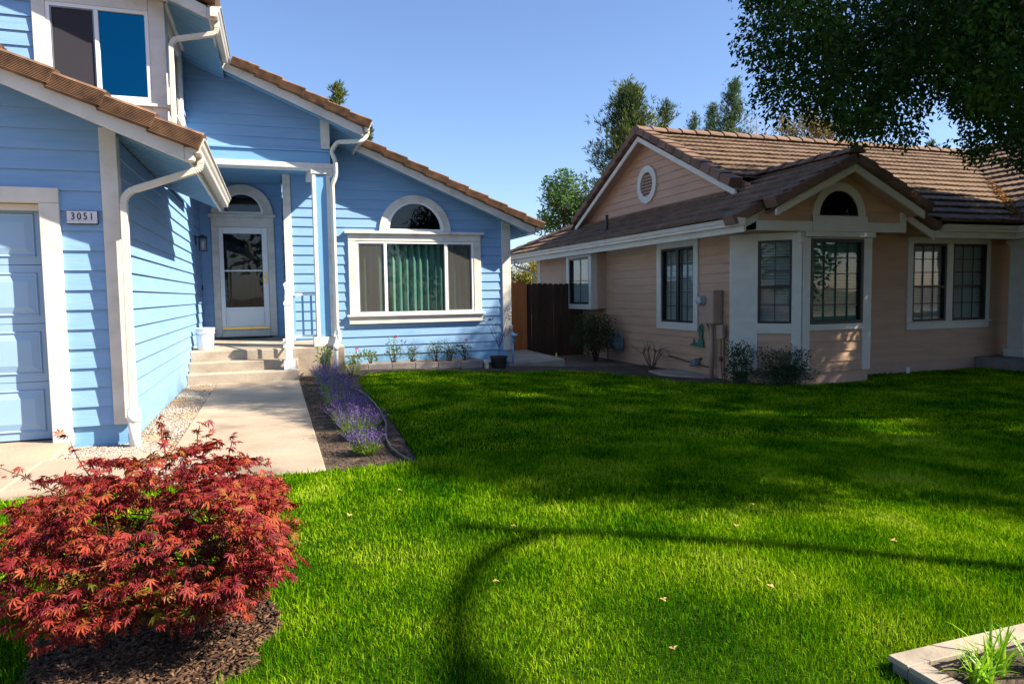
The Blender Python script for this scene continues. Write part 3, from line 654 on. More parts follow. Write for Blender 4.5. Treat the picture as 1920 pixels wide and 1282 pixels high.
# ---- big front window
def big_window():
    Y = 12.955
    m = MB(); m.box((1.30, Y-.01, .93), (1.44, Y+.05, 2.275)); m.box((3.665, Y-.01, .93), (3.81, Y+.05, 2.275)); m.box((1.30, Y-.01, 2.277), (3.81, Y+.05, 2.405)); m.box((1.235, Y-.065, 2.407), (3.875, Y+.04, 2.455))
    w = P_('window', m, 'white_trim', bevel=.006)
    m = MB(); m.box((1.245, Y-.075, .895), (3.865, Y+.05, .932)); m.box((1.285, Y-.03, .76), (3.825, Y+.05, .893)); P_('sill', m, 'white_trim', w, bevel=.005)
    m = MB(); y = Y+.01; frame4(m, (1.442, y+.05, .934), X3, FY, 2.222, 1.34, .04, .06); m.box((1.945, y-.012, .976), (2.0, y+.05, 2.232)); m.box((3.095, y-.012, .976), (3.15, y+.05, 2.232)); P_('frame', m, 'white_vinyl', w, bevel=.003)
    for a, b in ((1.482, 1.945), (2.0, 3.095), (3.15, 3.624)):
        m = MB(); rect(m, (a, y+.03, .974), X3, b-a, 1.26); P_('pane', m, 'glass', w)
    for a, b in ((1.482, 1.945), (3.15, 3.624)):
        m = MB(); rect(m, (a, y+.012, .974), X3, b-a, 1.26); P_('insect_screen', m, 'screen', w)
        m = MB(); frame4(m, (a, y+.012, .974), X3, FY, b-a, 1.26, .018, .012); P_('screen_frame', m, 'grey_metal', w)
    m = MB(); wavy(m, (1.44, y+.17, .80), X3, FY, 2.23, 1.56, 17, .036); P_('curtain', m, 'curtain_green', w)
    m = MB(); room(m, (1.42, y+.24, .8), X3, FY, 2.26, 1.6, .6); P_('room', m, 'room_dark', w)
    # arched light above
    a = MB(); arch_ring(a, (2.548, Y-.005, 2.457), X3, FY, .545, .672, -.045, .012, 40); arch = P_('arched_window', a, 'white_trim')
    a = MB(); arch_ring(a, (2.548, Y+.005, 2.50), X3, FY, .478, .543, -.04, .008, 40); a.box((2.02, Y-.008, 2.458), (3.08, Y+.04, 2.505)); P_('frame', a, 'white_vinyl', arch)
    a = MB(); arch_pane(a, (2.548, Y+.03, 2.50), X3, .485, 40); P_('pane', a, 'glass_dark', arch)
    a = MB(); room(a, (2.05, Y+.10, 2.47), X3, FY, 1.0, .52, .8); P_('room', a, 'room_dark', arch)
big_window()

# ---- upstairs corner window
def corner_window():
    Y = 9.465
    m = MB(); m.box((-2.50, Y-.01, 3.2), (-2.365, Y+.05, 4.83)); m.box((-1.30, Y-.01, 3.2), (-1.125, Y+.04, 4.83)); m.box((-2.363, Y-.01, 4.70), (-1.302, Y+.05, 4.83)); m.box((-2.363, Y-.01, 3.30), (-1.302, Y+.05, 3.575))
    m.box((-2.55, Y-.055, 4.832), (-1.08, Y+.05, 4.87))
    w = P_('corner_window', m, 'white_trim', bevel=.005)
    m = MB(); m.box((-2.53, Y-.05, 3.577), (-1.085, Y+.04, 3.612)); m.box((-1.155, 9.512, 3.577), (-1.08, 11.2, 3.612)); P_('sill', m, 'white_trim', w, bevel=.004)
    m = MB(); frame4(m, (-2.363, Y+.05, 3.614), X3, FY, 1.06, 1.084, .042, .055); m.box((-1.875, Y-.012, 3.656), (-1.83, Y+.045, 4.654)); m.box((-1.83, Y+.0, 3.656), (-1.345, Y+.03, 3.69)); P_('frame', m, 'white_vinyl', w, bevel=.003)
    m = MB(); rect(m, (-2.32, Y+.035, 3.656), X3, .445, 1.0); P_('pane', m, 'glass_dark', w)
    m = MB(); rect(m, (-1.83, Y+.025, 3.656), X3, .486, 1.0); P_('pane', m, 'glass_blue', w)
    m = MB(); rect(m, (-2.32, Y+.012, 3.656), X3, .445, 1.0); P_('insect_screen', m, 'screen_grey', w)
    m = MB(); frame4(m, (-2.32, Y+.014, 3.656), X3, FY, .445, 1.0, .016, .014); P_('screen_frame', m, 'grey_metal', w)
    m = MB(); room(m, (-2.34, Y+.10, 3.63), X3, FY, 1.02, 1.06, 1.0); P_('room', m, 'room_dark', w)
    # return along the east wall
    X = -1.155
    m = MB()
    for a, b, z0, z1 in ((9.512, 9.80, 3.2, 4.83), (11.02, 11.18, 3.2, 4.83), (9.802, 11.018, 4.72, 4.83), (9.802, 11.018, 3.30, 3.575)): m.box((X-.02, a, z0), (X+.022, b, z1))
    m.box((X-.02, 9.45, 4.832), (X+.06, 11.24, 4.87)); w = P_('side_window', m, 'white_trim', bevel=.004)
    m = MB(); frame4(m, (X-.02, 9.80, 3.614), Y3, X3, 1.22, 1.10, .045, .03); m.box((X-.018, 10.36, 3.66), (X+.012, 10.41, 4.67)); P_('frame', m, 'white_vinyl', w)
    for a, b in ((9.845, 10.36), (10.41, 10.975)):
        m = MB(); rect(m, (X-.01, a, 3.66), Y3, b-a, 1.01); P_('pane', m, 'glass_dark', w)
    m = MB(); room(m, (X-.08, 9.8, 3.63), Y3, X3, 1.2, 1.06, .5); P_('room', m, 'room_dark', w)
corner_window()

# ================================================================== things on or by the blue house
def house_number():
    t = thing('house_number_plaque', 'small white plaque reading 3051 on the blue wall beside the garage door', 'house number', (-1.51, 6.77, 1.97))
    m = MB(); m.box((-1.624, 6.762, 1.912), (-1.39, 6.783, 2.022)); m.build('backing', 'black_plastic', t, bevel=.006)
    m = MB(); m.loft([[(-1.620, 6.757, 1.920), (-1.395, 6.757, 1.920), (-1.395, 6.757, 2.021), (-1.620, 6.757, 2.021)], [(-1.620, 6.7615, 1.920), (-1.395, 6.7615, 1.920), (-1.395, 6.7615, 2.021), (-1.620, 6.7615, 2.021)]]); m.build('face', 'plaque_white', t)
    m = MB(); m.box((-1.620, 6.747, 1.9195), (-1.395, 6.7565, 1.936)); m.build('lip', 'plaque_white', t, bevel=.003)
    for i, ch in enumerate('3051'):
        cu = bpy.data.curves.new('digit', 'FONT'); cu.body = ch; cu.size = .082; cu.extrude = .0015; cu.align_x = 'CENTER'; cu.offset = .0006
        ob = bpy.data.objects.new('tmp', cu); COL.objects.link(ob); dg = bpy.context.evaluated_depsgraph_get(); me = bpy.data.meshes.new_from_object(ob.evaluated_get(dg)); bpy.data.objects.remove(ob)
        n = len(me.vertices); co = np.empty(n*3); me.vertices.foreach_get('co', co); co = co.reshape(-1, 3)
        w = np.stack([co[:, 0]*.80-1.574+i*.0455, 6.7545-co[:, 2], co[:, 1]+1.951], 1)-np.array(t.location); me.vertices.foreach_set('co', w.ravel()); me.update()
        me.materials.clear(); me.materials.append(MATS['ink']); d = bpy.data.objects.new('digit', me); COL.objects.link(d); d.parent = t
house_number()
def lantern():
    t = thing('wall_lantern', 'black box lantern with clear glass on the blue wall left of the front door', 'wall lamp', (-1.25, 13.2, 2.25)); y = 13.2
    m = MB(); m.box((-1.25, y-.05, 2.20), (-1.232, y+.05, 2.36)); m.tube([(-1.235, y, 2.33), (-1.15, y, 2.34)], .012); m.build('bracket', 'black_metal', t)
    m = MB(); c = (-1.135, y)
    for sx in (-1, 1):
        for sy in (-1, 1): m.box((c[0]+sx*.058-.006, c[1]+sy*.058-.006, 2.10), (c[0]+sx*.058+.006, c[1]+sy*.058+.006, 2.315))
    for z in (2.098, 2.313): m.box((c[0]-.066, c[1]-.066, z-.006), (c[0]+.066, c[1]+.066, z+.006))
    m.build('cage', 'black_metal', t)
    m = MB(); m.loft([[(c[0]-a, c[1]-a, z), (c[0]+a, c[1]-a, z), (c[0]+a, c[1]+a, z), (c[0]-a, c[1]+a, z)] for a, z in ((.08, 2.32), (.08, 2.33), (.03, 2.365), (.012, 2.375))]); m.build('cap', 'black_metal', t)
    m = MB(); m.lathe((c[0], c[1], 0), [(.02, 2.115), (.02, 2.13), (.038, 2.15), (.042, 2.22), (.036, 2.28)]); m.build('glass_shade', 'clear_lamp', t, smooth=True)
lantern()
def doorbell():
    m = MB(); m.box((-1.252, 13.98, 1.42), (-1.235, 14.02, 1.52)); m.box((-1.235, 13.99, 1.445), (-1.229, 14.01, 1.465)); tag(m.build('doorbell', 'black_plastic', bevel=.003, off=(-1.24, 14, 1.47)), 'small dark doorbell button on the blue side wall near the door', 'doorbell')
doorbell()
def bucket():
    x, y, z = -1.06, 12.0, .463
    t = thing('bucket', 'white plastic bucket with a closed lid on the top porch step', 'bucket', (x, y, z))
    m = MB(); m.lathe((x, y, z), [(.113, 0), (.118, .008), (.136, .285), (.136, .29), (.139, .292), (.139, .30), (.137, .302), (.138, .325)], 28); m.build('body', 'bucket_plastic', t, smooth=True)
    m = MB(); m.lathe((x, y, z), [(.148, .262), (.149, .264), (.149, .272), (.140, .274)], 28, cap=False); m.lathe((x, y, z), [(.146, .300), (.147, .306), (.140, .308)], 28, cap=False); m.build('rim_ring', 'bucket_plastic', t)
    m = MB(); m.lathe((x, y, z), [(.147, .322), (.150, .325), (.150, .342), (.145, .346), (.130, .346), (.128, .338), (0.001, .338)], 28); m.build('lid', 'bucket_plastic', t, smooth=False)
    m = MB(); m.tube([(x+.146*cos(a), y-.146*abs(sin(a))*1.02, z+.275-.05*abs(sin(a))) for a in [pi*i/14 for i in range(15)]], .003, 6); m.build('handle', 'grey_metal', t)
bucket()
def doormat():
    m = MB(); n = 24; base = [(-.57+.52*cos(pi+pi*i/n), 14.12-.30*sin(pi*i/n)) for i in range(n+1)]
    m.loft([[(a, b, .519) for a, b in base], [(a, b, .533) for a, b in base]]); tag(m.build('doormat', 'mat_rubber', off=(-.57, 14.0, .52)), 'dark half-round rubber doormat in front of the white storm door', 'doormat')
doormat()
def standpipe():
    t = thing('utility_pipe', 'pale blue pipe with looped top and valve at the blue house corner', 'pipe', (4.40, 12.9, -.12)); x, y = 4.42, 12.90
    m = MB(); m.tube([(x, y, -.15), (x, y, .36)], .018, 10); m.tube([(x, y, .33), (x, y, .39)], .03, 10); m.build('riser', 'pipe_blue', t, smooth=True)
    m = MB(); m.tube(bend([(x, y, .42), (x-.01, y, .66), (x-.075, y+.02, .66), (x-.075, y+.04, .45)], .03, 4)[0], .012, 8); m.build('loop', 'gutter_white', t, smooth=True)
    m = MB(); m.tube([(x-.04, y-.02, .46), (x+.06, y-.02, .46)], .034, 12); m.tube([(x+.03, y-.02, .46), (x+.10, y-.02, .48)], .014, 8); m.tube([(x, y-.01, .52), (x, y-.01, .40)], .024, 10); m.build('valve', 'pipe_blue', t, smooth=True)
standpipe()
# ================================================================== PINK HOUSE
PH = thing('pink_house', 'tan pink lap-sided house with cream trim, bay window and round gable vent', 'house', (9.5, 12, -.27))
XN = (-1, 0, 0); PX = 7.41; GB = -.33
def Q_(name, mb, m, parent=PH, **k): return mb.build(name, m, parent, **k)
E1 = .167
def pink_walls():
    m = MB(); siding(m, (PX, 0, 0), Y3, XN, -.09, 2.45, lambda z: 9.98, lambda z: 19.2, holes=[(11.05, 12.36, .60, 2.17)]); Q_('wall', m, 'pink_siding')
    m = MB(); m.box((PX-.004, 9.985, GB), (PX+.05, 19.2, -.088)); m.box((7.62, 9.70, GB), (7.66, 9.74, -.088)); m.box((9.53, 9.705, GB), (13.9, 9.75, -.088)); m.box((8.1, 9.145, GB), (9.5, 9.19, -.088))
    m.obox((7.52, 9.74, GB), (.60, -.60, 0), (.03, .03, 0), (0, 0, -.088-GB)); Q_('foundation', m, 'pink_paint')
    # end (far) wall and rear walls
    for a, b in (((PX, 19.2, GB), (18, 19.25, 2.5)), ((17.95, 4.6, GB), (18, 19.2, 2.4))):
        m = MB(); m.box(a, b); Q_('wall', m, 'pink_paint')
    m = MB(); m.box((7.42, 9.99, 2.3), (17.9, 19.1, 2.33)); Q_('ceiling', m, 'pink_paint')
    m = MB(); m.q((17.96, 4.5, 2.3), (17.96, 4.5, 4.86), (17.96, 14.15, 4.86), (17.96, 19.3, 2.4)); m.q((12.95, 4.52, 2.3), (17.96, 4.52, 2.3), (17.96, 4.52, 4.86)); Q_('gable_wall', m, 'pink_paint')
    for a, b in (((PX-.02, 19.0, GB), (PX+.03, 19.26, 2.3)), ((PX-.022, 9.93, -.09), (PX+.02, 10.07, 2.2)), ((PX+.022, 9.925, -.09), (7.62, 9.98, 2.2))):
        m = MB(); m.box(a, b); Q_('corner_board', m, 'cream_trim', bevel=.004)
    # vent gable wall
    zp = 4.60; yp = 14.15; gl = lambda z: yp-(zp+.25-z)/.465; gr = lambda z: yp+(zp+.25-z)/.465
    m = MB(); siding(m, (8.2, 0, 0), Y3, XN, 3.0, 4.85, gl, gr, holes=[('arch', 14.21, 3.72, .27), ('archd', 14.21, 3.45, .27)][:1]+[(14.21-w, 14.21+w, 3.72-zz-.03, 3.72-zz) for zz in [0, .03, .06, .09, .12, .15, .18, .21] for w in [sqrt(max(0, .27**2-(zz+.015)**2))]]); Q_('gable_wall', m, 'pink_siding')
    # small gable over the bay
    fl = lambda z: 8.77-(3.20-z)/.483; fr = lambda z: 8.77+(3.20-z)/.483
    m = MB(); siding(m, (0, 9.08, 0), X3, FY, 2.36, 3.24, lambda z: max(7.2, fl(z)), lambda z: min(10.15, fr(z)), holes=[('arch', 8.745, 2.45, .47)], breaks=(2.44, 2.53)); Q_('gable_wall', m, 'pink_siding')
    m = MB(); m.box((7.15, 9.035, 2.20), (10.17, 9.09, 2.358)); m.box((10.06, 9.04, 2.36), (10.17, 9.085, 2.66)); m.box((8.10, 9.02, 2.112), (9.50, 9.075, 2.198)); m.box((8.20, 9.012, 2.20), (9.31, 9.034, 2.452)); Q_('frieze', m, 'cream_trim', bevel=.004)
    m = MB(); m.box((8.02, 9.092, 2.02), (8.13, 9.20, 2.199)); Q_('frieze', m, 'cream_trim')
    m = MB(); m.box((7.16, 9.10, 2.205), (10.16, 9.97, 2.225)); m.box((10.13, 9.10, 2.225), (10.16, 9.7, 2.9)); Q_('soffit', m, 'pink_paint')
    # bay: 45 degree panel and front panel, then the wall to the right
    s2 = 1/sqrt(2); U = (s2, -s2, 0); N = (-s2, -s2, 0); A = (7.52, 9.71, 0); LW = .58/s2
    m = MB(); siding(m, A, U, N, -.09, .55, lambda z: 0, lambda z: LW, expo=E1); Q_('wall', m, 'pink_siding')
    m = MB(); A_ = np.array(A); Un = np.array(U); Nn = np.array(N)
    def pb(u0, u1, z0, z1, d=.03): m.obox(A_+Un*u0+Nn*-.01+np.array([0, 0, z0]), Un*(u1-u0), Nn*(d+.01), (0, 0, z1-z0))
    pb(-.30, .135, -.09, 2.2); pb(.66, LW-.01, -.09, 2.2); pb(.135, .66, 2.08, 2.2); pb(.135, .66, .55, .72)
    Q_('bay_trim', m, 'cream_trim', bevel=.004)
    m = MB(); siding(m, (0, 9.13, 0), X3, FY, -.09, .60, lambda z: 8.12, lambda z: 9.46, expo=E1); Q_('wall', m, 'pink_siding')
    m = MB(); m.box((8.095, 9.10, -.09), (8.235, 9.16, 2.11)); m.box((9.33, 9.097, -.09), (9.505, 9.15, 2.11)); m.box((8.237, 9.097, .60), (9.328, 9.15, .70)); m.box((8.237, 9.097, 2.09), (9.328, 9.15, 2.11)); m.box((9.47, 9.152, -.09), (9.505, 9.72, 2.2))
    Q_('bay_trim', m, 'cream_trim', bevel=.004)
    m = MB(); siding(m, (0, 9.7, 0), X3, FY, -.09, 2.45, lambda z: 9.50, lambda z: 14.6, holes=[(11.07, 12.93, .64, 2.08)]); Q_('wall', m, 'pink_siding')
pink_walls()

def dark_window(name, O, U, N, w, h, cols, rows, fw=.045, mid=None, cover='blind_white', glassm='glass', pitch=.05, d=.5, units=1, sash=True):
    """dark framed window: O lower corner of the opening, mid = height of the meeting rail"""
    O, U, N = map(lambda a: np.array(a, float), (O, U, N)); Z = np.array([0, 0, 1.])
    m = MB(); frame4(m, O-N*.03, U, N, w, h, fw, .05)
    if mid: m.obox(O+Z*(mid-.022)-N*.02+U*fw, U*(w-2*fw), N*.035, Z*.045)
    wn = m.build(name, 'dark_frame', PH, bevel=.002)
    m = MB(); iw, ih = w-2*fw, h-2*fw; B = O+U*fw+Z*fw-N*.028
    if mid:
        lo = mid-fw-.022; grid_bars(m, B, U, N, iw, lo, cols, 2); grid_bars(m, B+Z*(mid-fw+.023), U, N, iw, h-fw-mid-.023, cols, rows-2)
    else: grid_bars(m, B, U, N, iw, ih, cols, rows)
    m.build('muntins', 'dark_frame', wn)
    m = MB(); rect(m, B-N*.006, U, iw, ih); m.build('pane', glassm, wn)
    m = MB()
    if cover == 'lace': wavy(m, B-N*.09-U*.03-Z*.03, U, N, iw+.06, ih+.06, int(iw*16), .014)
    else: blinds(m, B-N*.06-U*.03, U, N, iw+.06, ih, pitch)
    m.build('curtain' if cover == 'lace' else 'blind', cover, wn)
    m = MB(); room(m, B-N*.13, U, N, iw, ih, d); m.build('room', 'room_dark', wn)
    return wn
# central bay window, angled bay window, right-hand pair, side window, box window
dark_window('window', (8.237, 9.115, .70), X3, FY, 1.09, 1.39, 4, 5, fw=.055, cover='blind_green', pitch=.055)
s2 = 1/sqrt(2)
dark_window('window', (7.52+.138*s2, 9.71-.138*s2, .72), (s2, -s2, 0), (-s2, -s2, 0), .52, 1.36, 2, 5, fw=.035, mid=.60, d=.3)
for x in (11.075, 12.06): dark_window('window', (x, 9.695, .648), X3, FY, .83 if x < 12 else .865, 1.43, 3, 5, fw=.04, mid=.64, d=.45)
m = MB(); Yw = 9.665
for b in ((10.94, 11.073, .65, 2.08), (11.907, 12.058, .65, 2.08), (12.927, 13.02, .65, 2.08), (10.94, 13.02, 2.082, 2.215), (10.94, 13.02, .50, .615)): m.box((b[0], Yw, b[2]), (b[1], Yw+.06, b[3]))
m.box((10.925, Yw-.03, .617), (13.05, Yw+.05, .648)); Q_('window_casing', m, 'cream_trim', bevel=.004)
for y in (11.135, 11.705): dark_window('window', (PX-.005, y+.565, .675), (0, -1, 0), XN, .565, 1.435, 2, 5, fw=.04, d=.45)
m = MB()
for a, b, z0, z1 in ((10.99, 11.133, .53, 2.245), (12.272, 12.434, .53, 2.245), (11.135, 12.27, 2.112, 2.245), (11.135, 12.27, .53, .673)): m.box((PX-.045, a, z0), (PX+.02, b, z1))
Q_('window_casing', m, 'cream_trim', bevel=.004)
def box_window():
    m = MB()
    for a, b, z0, z1 in ((14.75, 14.885, .88, 2.18), (16.04, 16.2, .88, 2.18), (14.887, 16.038, 2.12, 2.18), (14.887, 16.038, .88, 1.0)): m.box((7.0, a, z0), (7.06, b, z1))
    m.box((7.062, 14.752, .88), (7.17, 14.79, 2.18)); b_ = Q_('box_window', m, 'cream_trim', bevel=.004)
    m = MB(); m.box((7.172, 14.755, .90), (PX, 14.80, 2.18)); m.box((7.065, 16.15, .90), (PX, 16.19, 2.18)); m.box((7.065, 14.80, .885), (PX, 16.15, .915)); m.box((7.065, 14.80, 2.17), (PX, 16.15, 2.20)); m.build('box_sides', 'pink_paint', b_)
    dark_window('window', (7.03, 16.038, 1.0), (0, -1, 0), XN, 1.15, 1.12, 2, 2, fw=.045, cover='lace', d=.25)
box_window()
def round_vent():
    c = np.array([8.2, 14.21, 3.72]); m = MB(); n = 40
    def P(r, a, d): return (8.2-d, c[1]+r*cos(a), c[2]+r*sin(a))
    an = [2*pi*i/n for i in range(n+1)]
    m.loft([[P(.275, a, .05), P(.425, a, .05), P(.425, a, 0), P(.275, a, -.02)] for a in an], cap=False); v = Q_('round_vent', m, 'cream_trim')
    m = MB()
    for k in range(7):
        z = -.25+k*.072; w = sqrt(max(.0, .275**2-(z+.02)**2)); m.q((8.17, c[1]-w, c[2]+z), (8.17, c[1]+w, c[2]+z), (8.235, c[1]+w, c[2]+z+.075), (8.235, c[1]-w, c[2]+z+.075)); m.q((8.17, c[1]-w, c[2]+z), (8.17, c[1]+w, c[2]+z), (8.172, c[1]+w, c[2]+z-.014), (8.172, c[1]-w, c[2]+z-.014))
    m.build('louvres', 'meter_paint', v)
    m = MB(); m.q(*[P(.28, 2*pi*i/n, -.06) for i in range(n)]); m.build('backing', 'room_dark', v)
round_vent()
# arched light in the small gable
a = MB(); arch_ring(a, (8.745, 9.055, 2.453), X3, FY, .405, .538, -.045, .02, 36); aw = Q_('arched_window', a, 'cream_trim')
a = MB(); arch_ring(a, (8.745, 9.07, 2.456), X3, FY, .385, .404, -.03, .01, 36); a.box((8.36, 9.05, 2.453), (9.13, 9.09, 2.475)); a.build('frame', 'dark_frame', aw)
a = MB(); arch_pane(a, (8.745, 9.085, 2.456), X3, .39, 36); a.build('pane', 'glass_dark', aw)
a = MB(); room(a, (8.36, 9.12, 2.46), X3, FY, .77, .4, .5); a.build('room', 'room_dark', aw)

def pink_roofs():
    s = .483; n = 1/sqrt(1+s*s)
    VW = np.array([n, 0, s*n])         # west slopes rise to +x
    VE = np.array([-n, 0, s*n]); VS = np.array([0, n, s*n])
    # main south slope: eave y=9.1 z=2.45 up to ridge y=14.15 z=4.89
    L = 5.05/n; mb = MB(); O = (0, 9.05, 2.43)
    vv = lambda y: (y-9.05)/n
    poly = [(7.95, vv(10.9)), (8.78, vv(11.14)), (10.95, vv(9.05)), (12.95, vv(9.05)), (18.0, vv(14.15)), (7.95, vv(14.15))]
    roof_plane(mb, O, X3, VS, poly, e=.37, phase=1); Q_('roof', mb, 'roof_tile')
    mb = MB(); roof_plane(mb, (0, 19.25, 2.43), X3, np.array([0, -n, s*n]), [(7.95, 0), (18, 0), (18, L), (7.95, L)], e=.37); Q_('roof', mb, 'roof_tile')
    # skirt + west slope of the bay gable
    lw = lambda x: (x-6.75)/n
    mb = MB(); roof_plane(mb, (6.75, 0, 2.425), (0, 1, 0), VW, [(9.1, 0), (20.25, 0), (18.3, lw(8.25)), (11.0, lw(8.25)), (11.14, lw(8.78)), (8.75, lw(8.78)), (8.75, lw(7.3)), (9.1, lw(7.3))], e=.35, phase=2); Q_('roof', mb, 'roof_tile')
    # north-facing return of the skirt (hip)
    mb = MB(); roof_plane(mb, (0, 20.25, 2.425), X3, np.array([0, -n, s*n]), [(6.75, 0), (12, 0), (12, lw(8.25)), (8.25, lw(8.25))], e=.35); Q_('roof', mb, 'roof_tile')
    # east slope of the bay gable
    le = lambda x: (10.80-x)/n
    mb = MB(); roof_plane(mb, (10.80, 0, 2.425), (0, 1, 0), VE, [(9.1, 0), (9.25, 0), (11.14, le(8.78)), (8.75, le(8.78)), (8.75, le(10.23)), (9.1, le(10.23))], e=.35, phase=3); Q_('roof', mb, 'roof_tile')
    # east wing slope facing west
    mb = MB(); lx = lambda x: (x-12.9)/n
    roof_plane(mb, (12.9, 0, 2.43), (0, 1, 0), VW, [(4.5, 0), (9.05, 0), (14.1, lx(17.95)), (4.5, lx(17.95))], e=.37, phase=4); Q_('roof', mb, 'roof_tile')
    # ridges
    m = MB(); ridge_tiles(m, (7.85, 14.15, 4.92), (18, 14.15, 4.92), w=.17); Q_('ridge_tiles', m, 'ridge_tile')
    m = MB(); ridge_tiles(m, (8.775, 8.74, 3.445), (8.775, 11.1, 3.46), w=.13, h=.07); Q_('ridge_tiles', m, 'ridge_tile')
    m = MB(); ridge_tiles(m, (6.8, 20.2, 2.49), (8.25, 18.35, 3.18), w=.13); Q_('ridge_tiles', m, 'ridge_tile'); m = MB(); ridge_tiles(m, (17.95, 4.5, 4.92), (17.95, 14.1, 4.92)); Q_('ridge_tiles', m, 'ridge_tile')
    # rake tiles + boards
    m = MB(); rake_tiles(m, (7.88, 10.75, 3.14), (7.88, 14.15, 3.14+3.40*.497), XN, length=.36, h=.15, grooves=0, top=.2); Q_('rake_tiles', m, 'ridge_tile')
    m = MB(); rake_tiles(m, (7.88, 17.65, 3.14), (7.88, 14.15, 3.14+3.40*.497), XN, length=.36, h=.15, grooves=0, top=.2); Q_('rake_tiles', m, 'ridge_tile')
    def rb(y0, z0, y1, z1, h=.11):
        mb = MB(); mb.loft([[(7.9, y0, z0), (7.94, y0, z0), (7.94, y0, z0+h), (7.9, y0, z0+h)], [(7.9, y1, z1), (7.94, y1, z1), (7.94, y1, z1+h), (7.9, y1, z1+h)]]); return Q_('rake_board', mb, 'cream_trim')
    rb(10.63, 2.97, 14.15, 4.66); rb(17.63, 2.97, 14.15, 4.66)
    m = MB(); m.q((7.93, 10.7, 3.08), (8.2, 10.7, 3.08), (8.2, 14.15, 4.74), (7.93, 14.15, 4.74)); m.q((7.93, 17.6, 3.08), (8.2, 17.6, 3.08), (8.2, 14.15, 4.74), (7.93, 14.15, 4.74)); Q_('soffit', m, 'pink_paint')
    # bay gable verge (front plane y=8.75) and set-back lower verges (y=9.08)
    m = MB(); zt = lambda x: 3.255-.483*abs(x-8.77)
    rake_tiles(m, (7.25, 8.73, zt(7.25)), (8.77, 8.73, zt(8.77)), FY, length=.36, h=.14, grooves=0, top=.2); rake_tiles(m, (10.29, 8.73, zt(10.29)), (8.77, 8.73, zt(8.77)), FY, length=.36, h=.14, grooves=0, top=.2)
    rake_tiles(m, (6.74, 9.06, zt(6.74)), (7.35, 9.06, zt(7.35)), FY, length=.3, h=.14, grooves=0, top=.2); rake_tiles(m, (10.86, 9.06, zt(10.86)), (10.2, 9.06, zt(10.2)), FY, length=.33, h=.14, grooves=0, top=.2)
    Q_('rake_tiles', m, 'ridge_tile')
    def fb(x0, x1, y, h=.125, name='rake_board'):
        z = lambda x: 3.122-.483*abs(x-8.77); mb = MB(); mb.loft([[(x0, y, z(x0)), (x0, y+.04, z(x0)), (x0, y+.04, z(x0)+h), (x0, y, z(x0)+h)], [(x1, y, z(x1)), (x1, y+.04, z(x1)), (x1, y+.04, z(x1)+h), (x1, y, z(x1)+h)]]); return Q_(name, mb, 'cream_trim', bevel=.003)
    fb(7.29, 8.769, 8.75); fb(10.25, 8.771, 8.75); fb(6.86, 7.33, 9.09); fb(10.86, 10.2, 9.09)
    m = MB(); z = lambda x: 3.17-.483*abs(x-8.77)
    for a, b in ((6.86, 8.77), (10.8, 8.77)):
        y0 = 8.78
        m.q((max(min(a, 10.23), 7.3), 8.78, z(max(min(a, 10.23), 7.3))), (b, 8.78, z(b)), (b, 9.09, z(b)), (max(min(a, 10.23), 7.3), 9.09, z(max(min(a, 10.23), 7.3))))
    m.q((6.87, 9.12, 2.27), (7.41, 9.12, 2.53), (7.41, 20.1, 2.53), (6.87, 20.1, 2.27)); m.q((10.15, 9.12, z(10.15)), (10.8, 9.12, z(10.8)), (10.8, 9.7, z(10.8)), (10.15, 9.7, z(10.15)))
    m.q((10.8, 9.15, 2.25), (13.2, 9.15, 2.25), (13.2, 9.7, 2.45), (10.8, 9.7, 2.45)); m.box((13.0, 6.0, 2.22), (17.9, 9.69, 2.24)); Q_('soffit', m, 'pink_paint')
    # exposed brackets at the verge ends
    m = MB(); m.box((7.27, 8.752, 2.41), (7.32, 8.80, 2.50)); m.box((10.84, 9.10, 2.10), (10.9, 9.14, 2.28)); Q_('rake_end_block', m, 'cream_trim')
    m = MB(); m.box((6.862, 9.0, 2.17), (6.90, 20.2, 2.385)); Q_('eave_board', m, 'cream_trim', bevel=.003)
    m = MB(); m.box((10.88, 9.09, 2.13), (12.86, 9.13, 2.33)); m.box((12.86, 4.6, 2.13), (12.90, 9.13, 2.33)); Q_('eave_board', m, 'cream_trim', bevel=.003)
    m = MB(); gutter(m, (6.86, 8.96, 2.265), (6.86, 20.2, 2.30), XN); Q_('gutter', m, 'gutter_white')
    m = MB(); gutter(m, (11.0, 9.088, 2.235), (12.86, 9.088, 2.235), FY); Q_('gutter', m, 'gutter_white')
    m = MB(); gutter(m, (12.858, 4.6, 2.235), (12.858, 9.08, 2.235), XN); Q_('gutter', m, 'gutter_white')
    m = MB(); m.tube(bend([(6.80, 19.6, 2.28), (6.80, 19.6, 2.10), (7.33, 19.3, 1.9), (7.35, 19.3, -.2)], .06, 3)[0], .032, 8); Q_('downspout', m, 'gutter_white')
    # plumbing vent
    m = MB(); c = (7.19, 14.29, 2.62); m.lathe(c, [(.13, -.03), (.10, .05), (.05, .10), (.045, .10)], 14); m.tube([c, (c[0], c[1], 3.02)], .035, 12); Q_('roof_vent_pipe', m, 'black_metal', smooth=True)
    m = MB(); m.box((PX-.018, 12.0, -.02), (PX-.002, 12.38, .10)); v = Q_('foundation_vent', m, 'pink_paint'); m = MB(); frame4(m, (PX-.02, 12.38, -.03), (0, -1, 0), XN, .38, .14, .02, .016); m.build('frame', 'meter_paint', v)
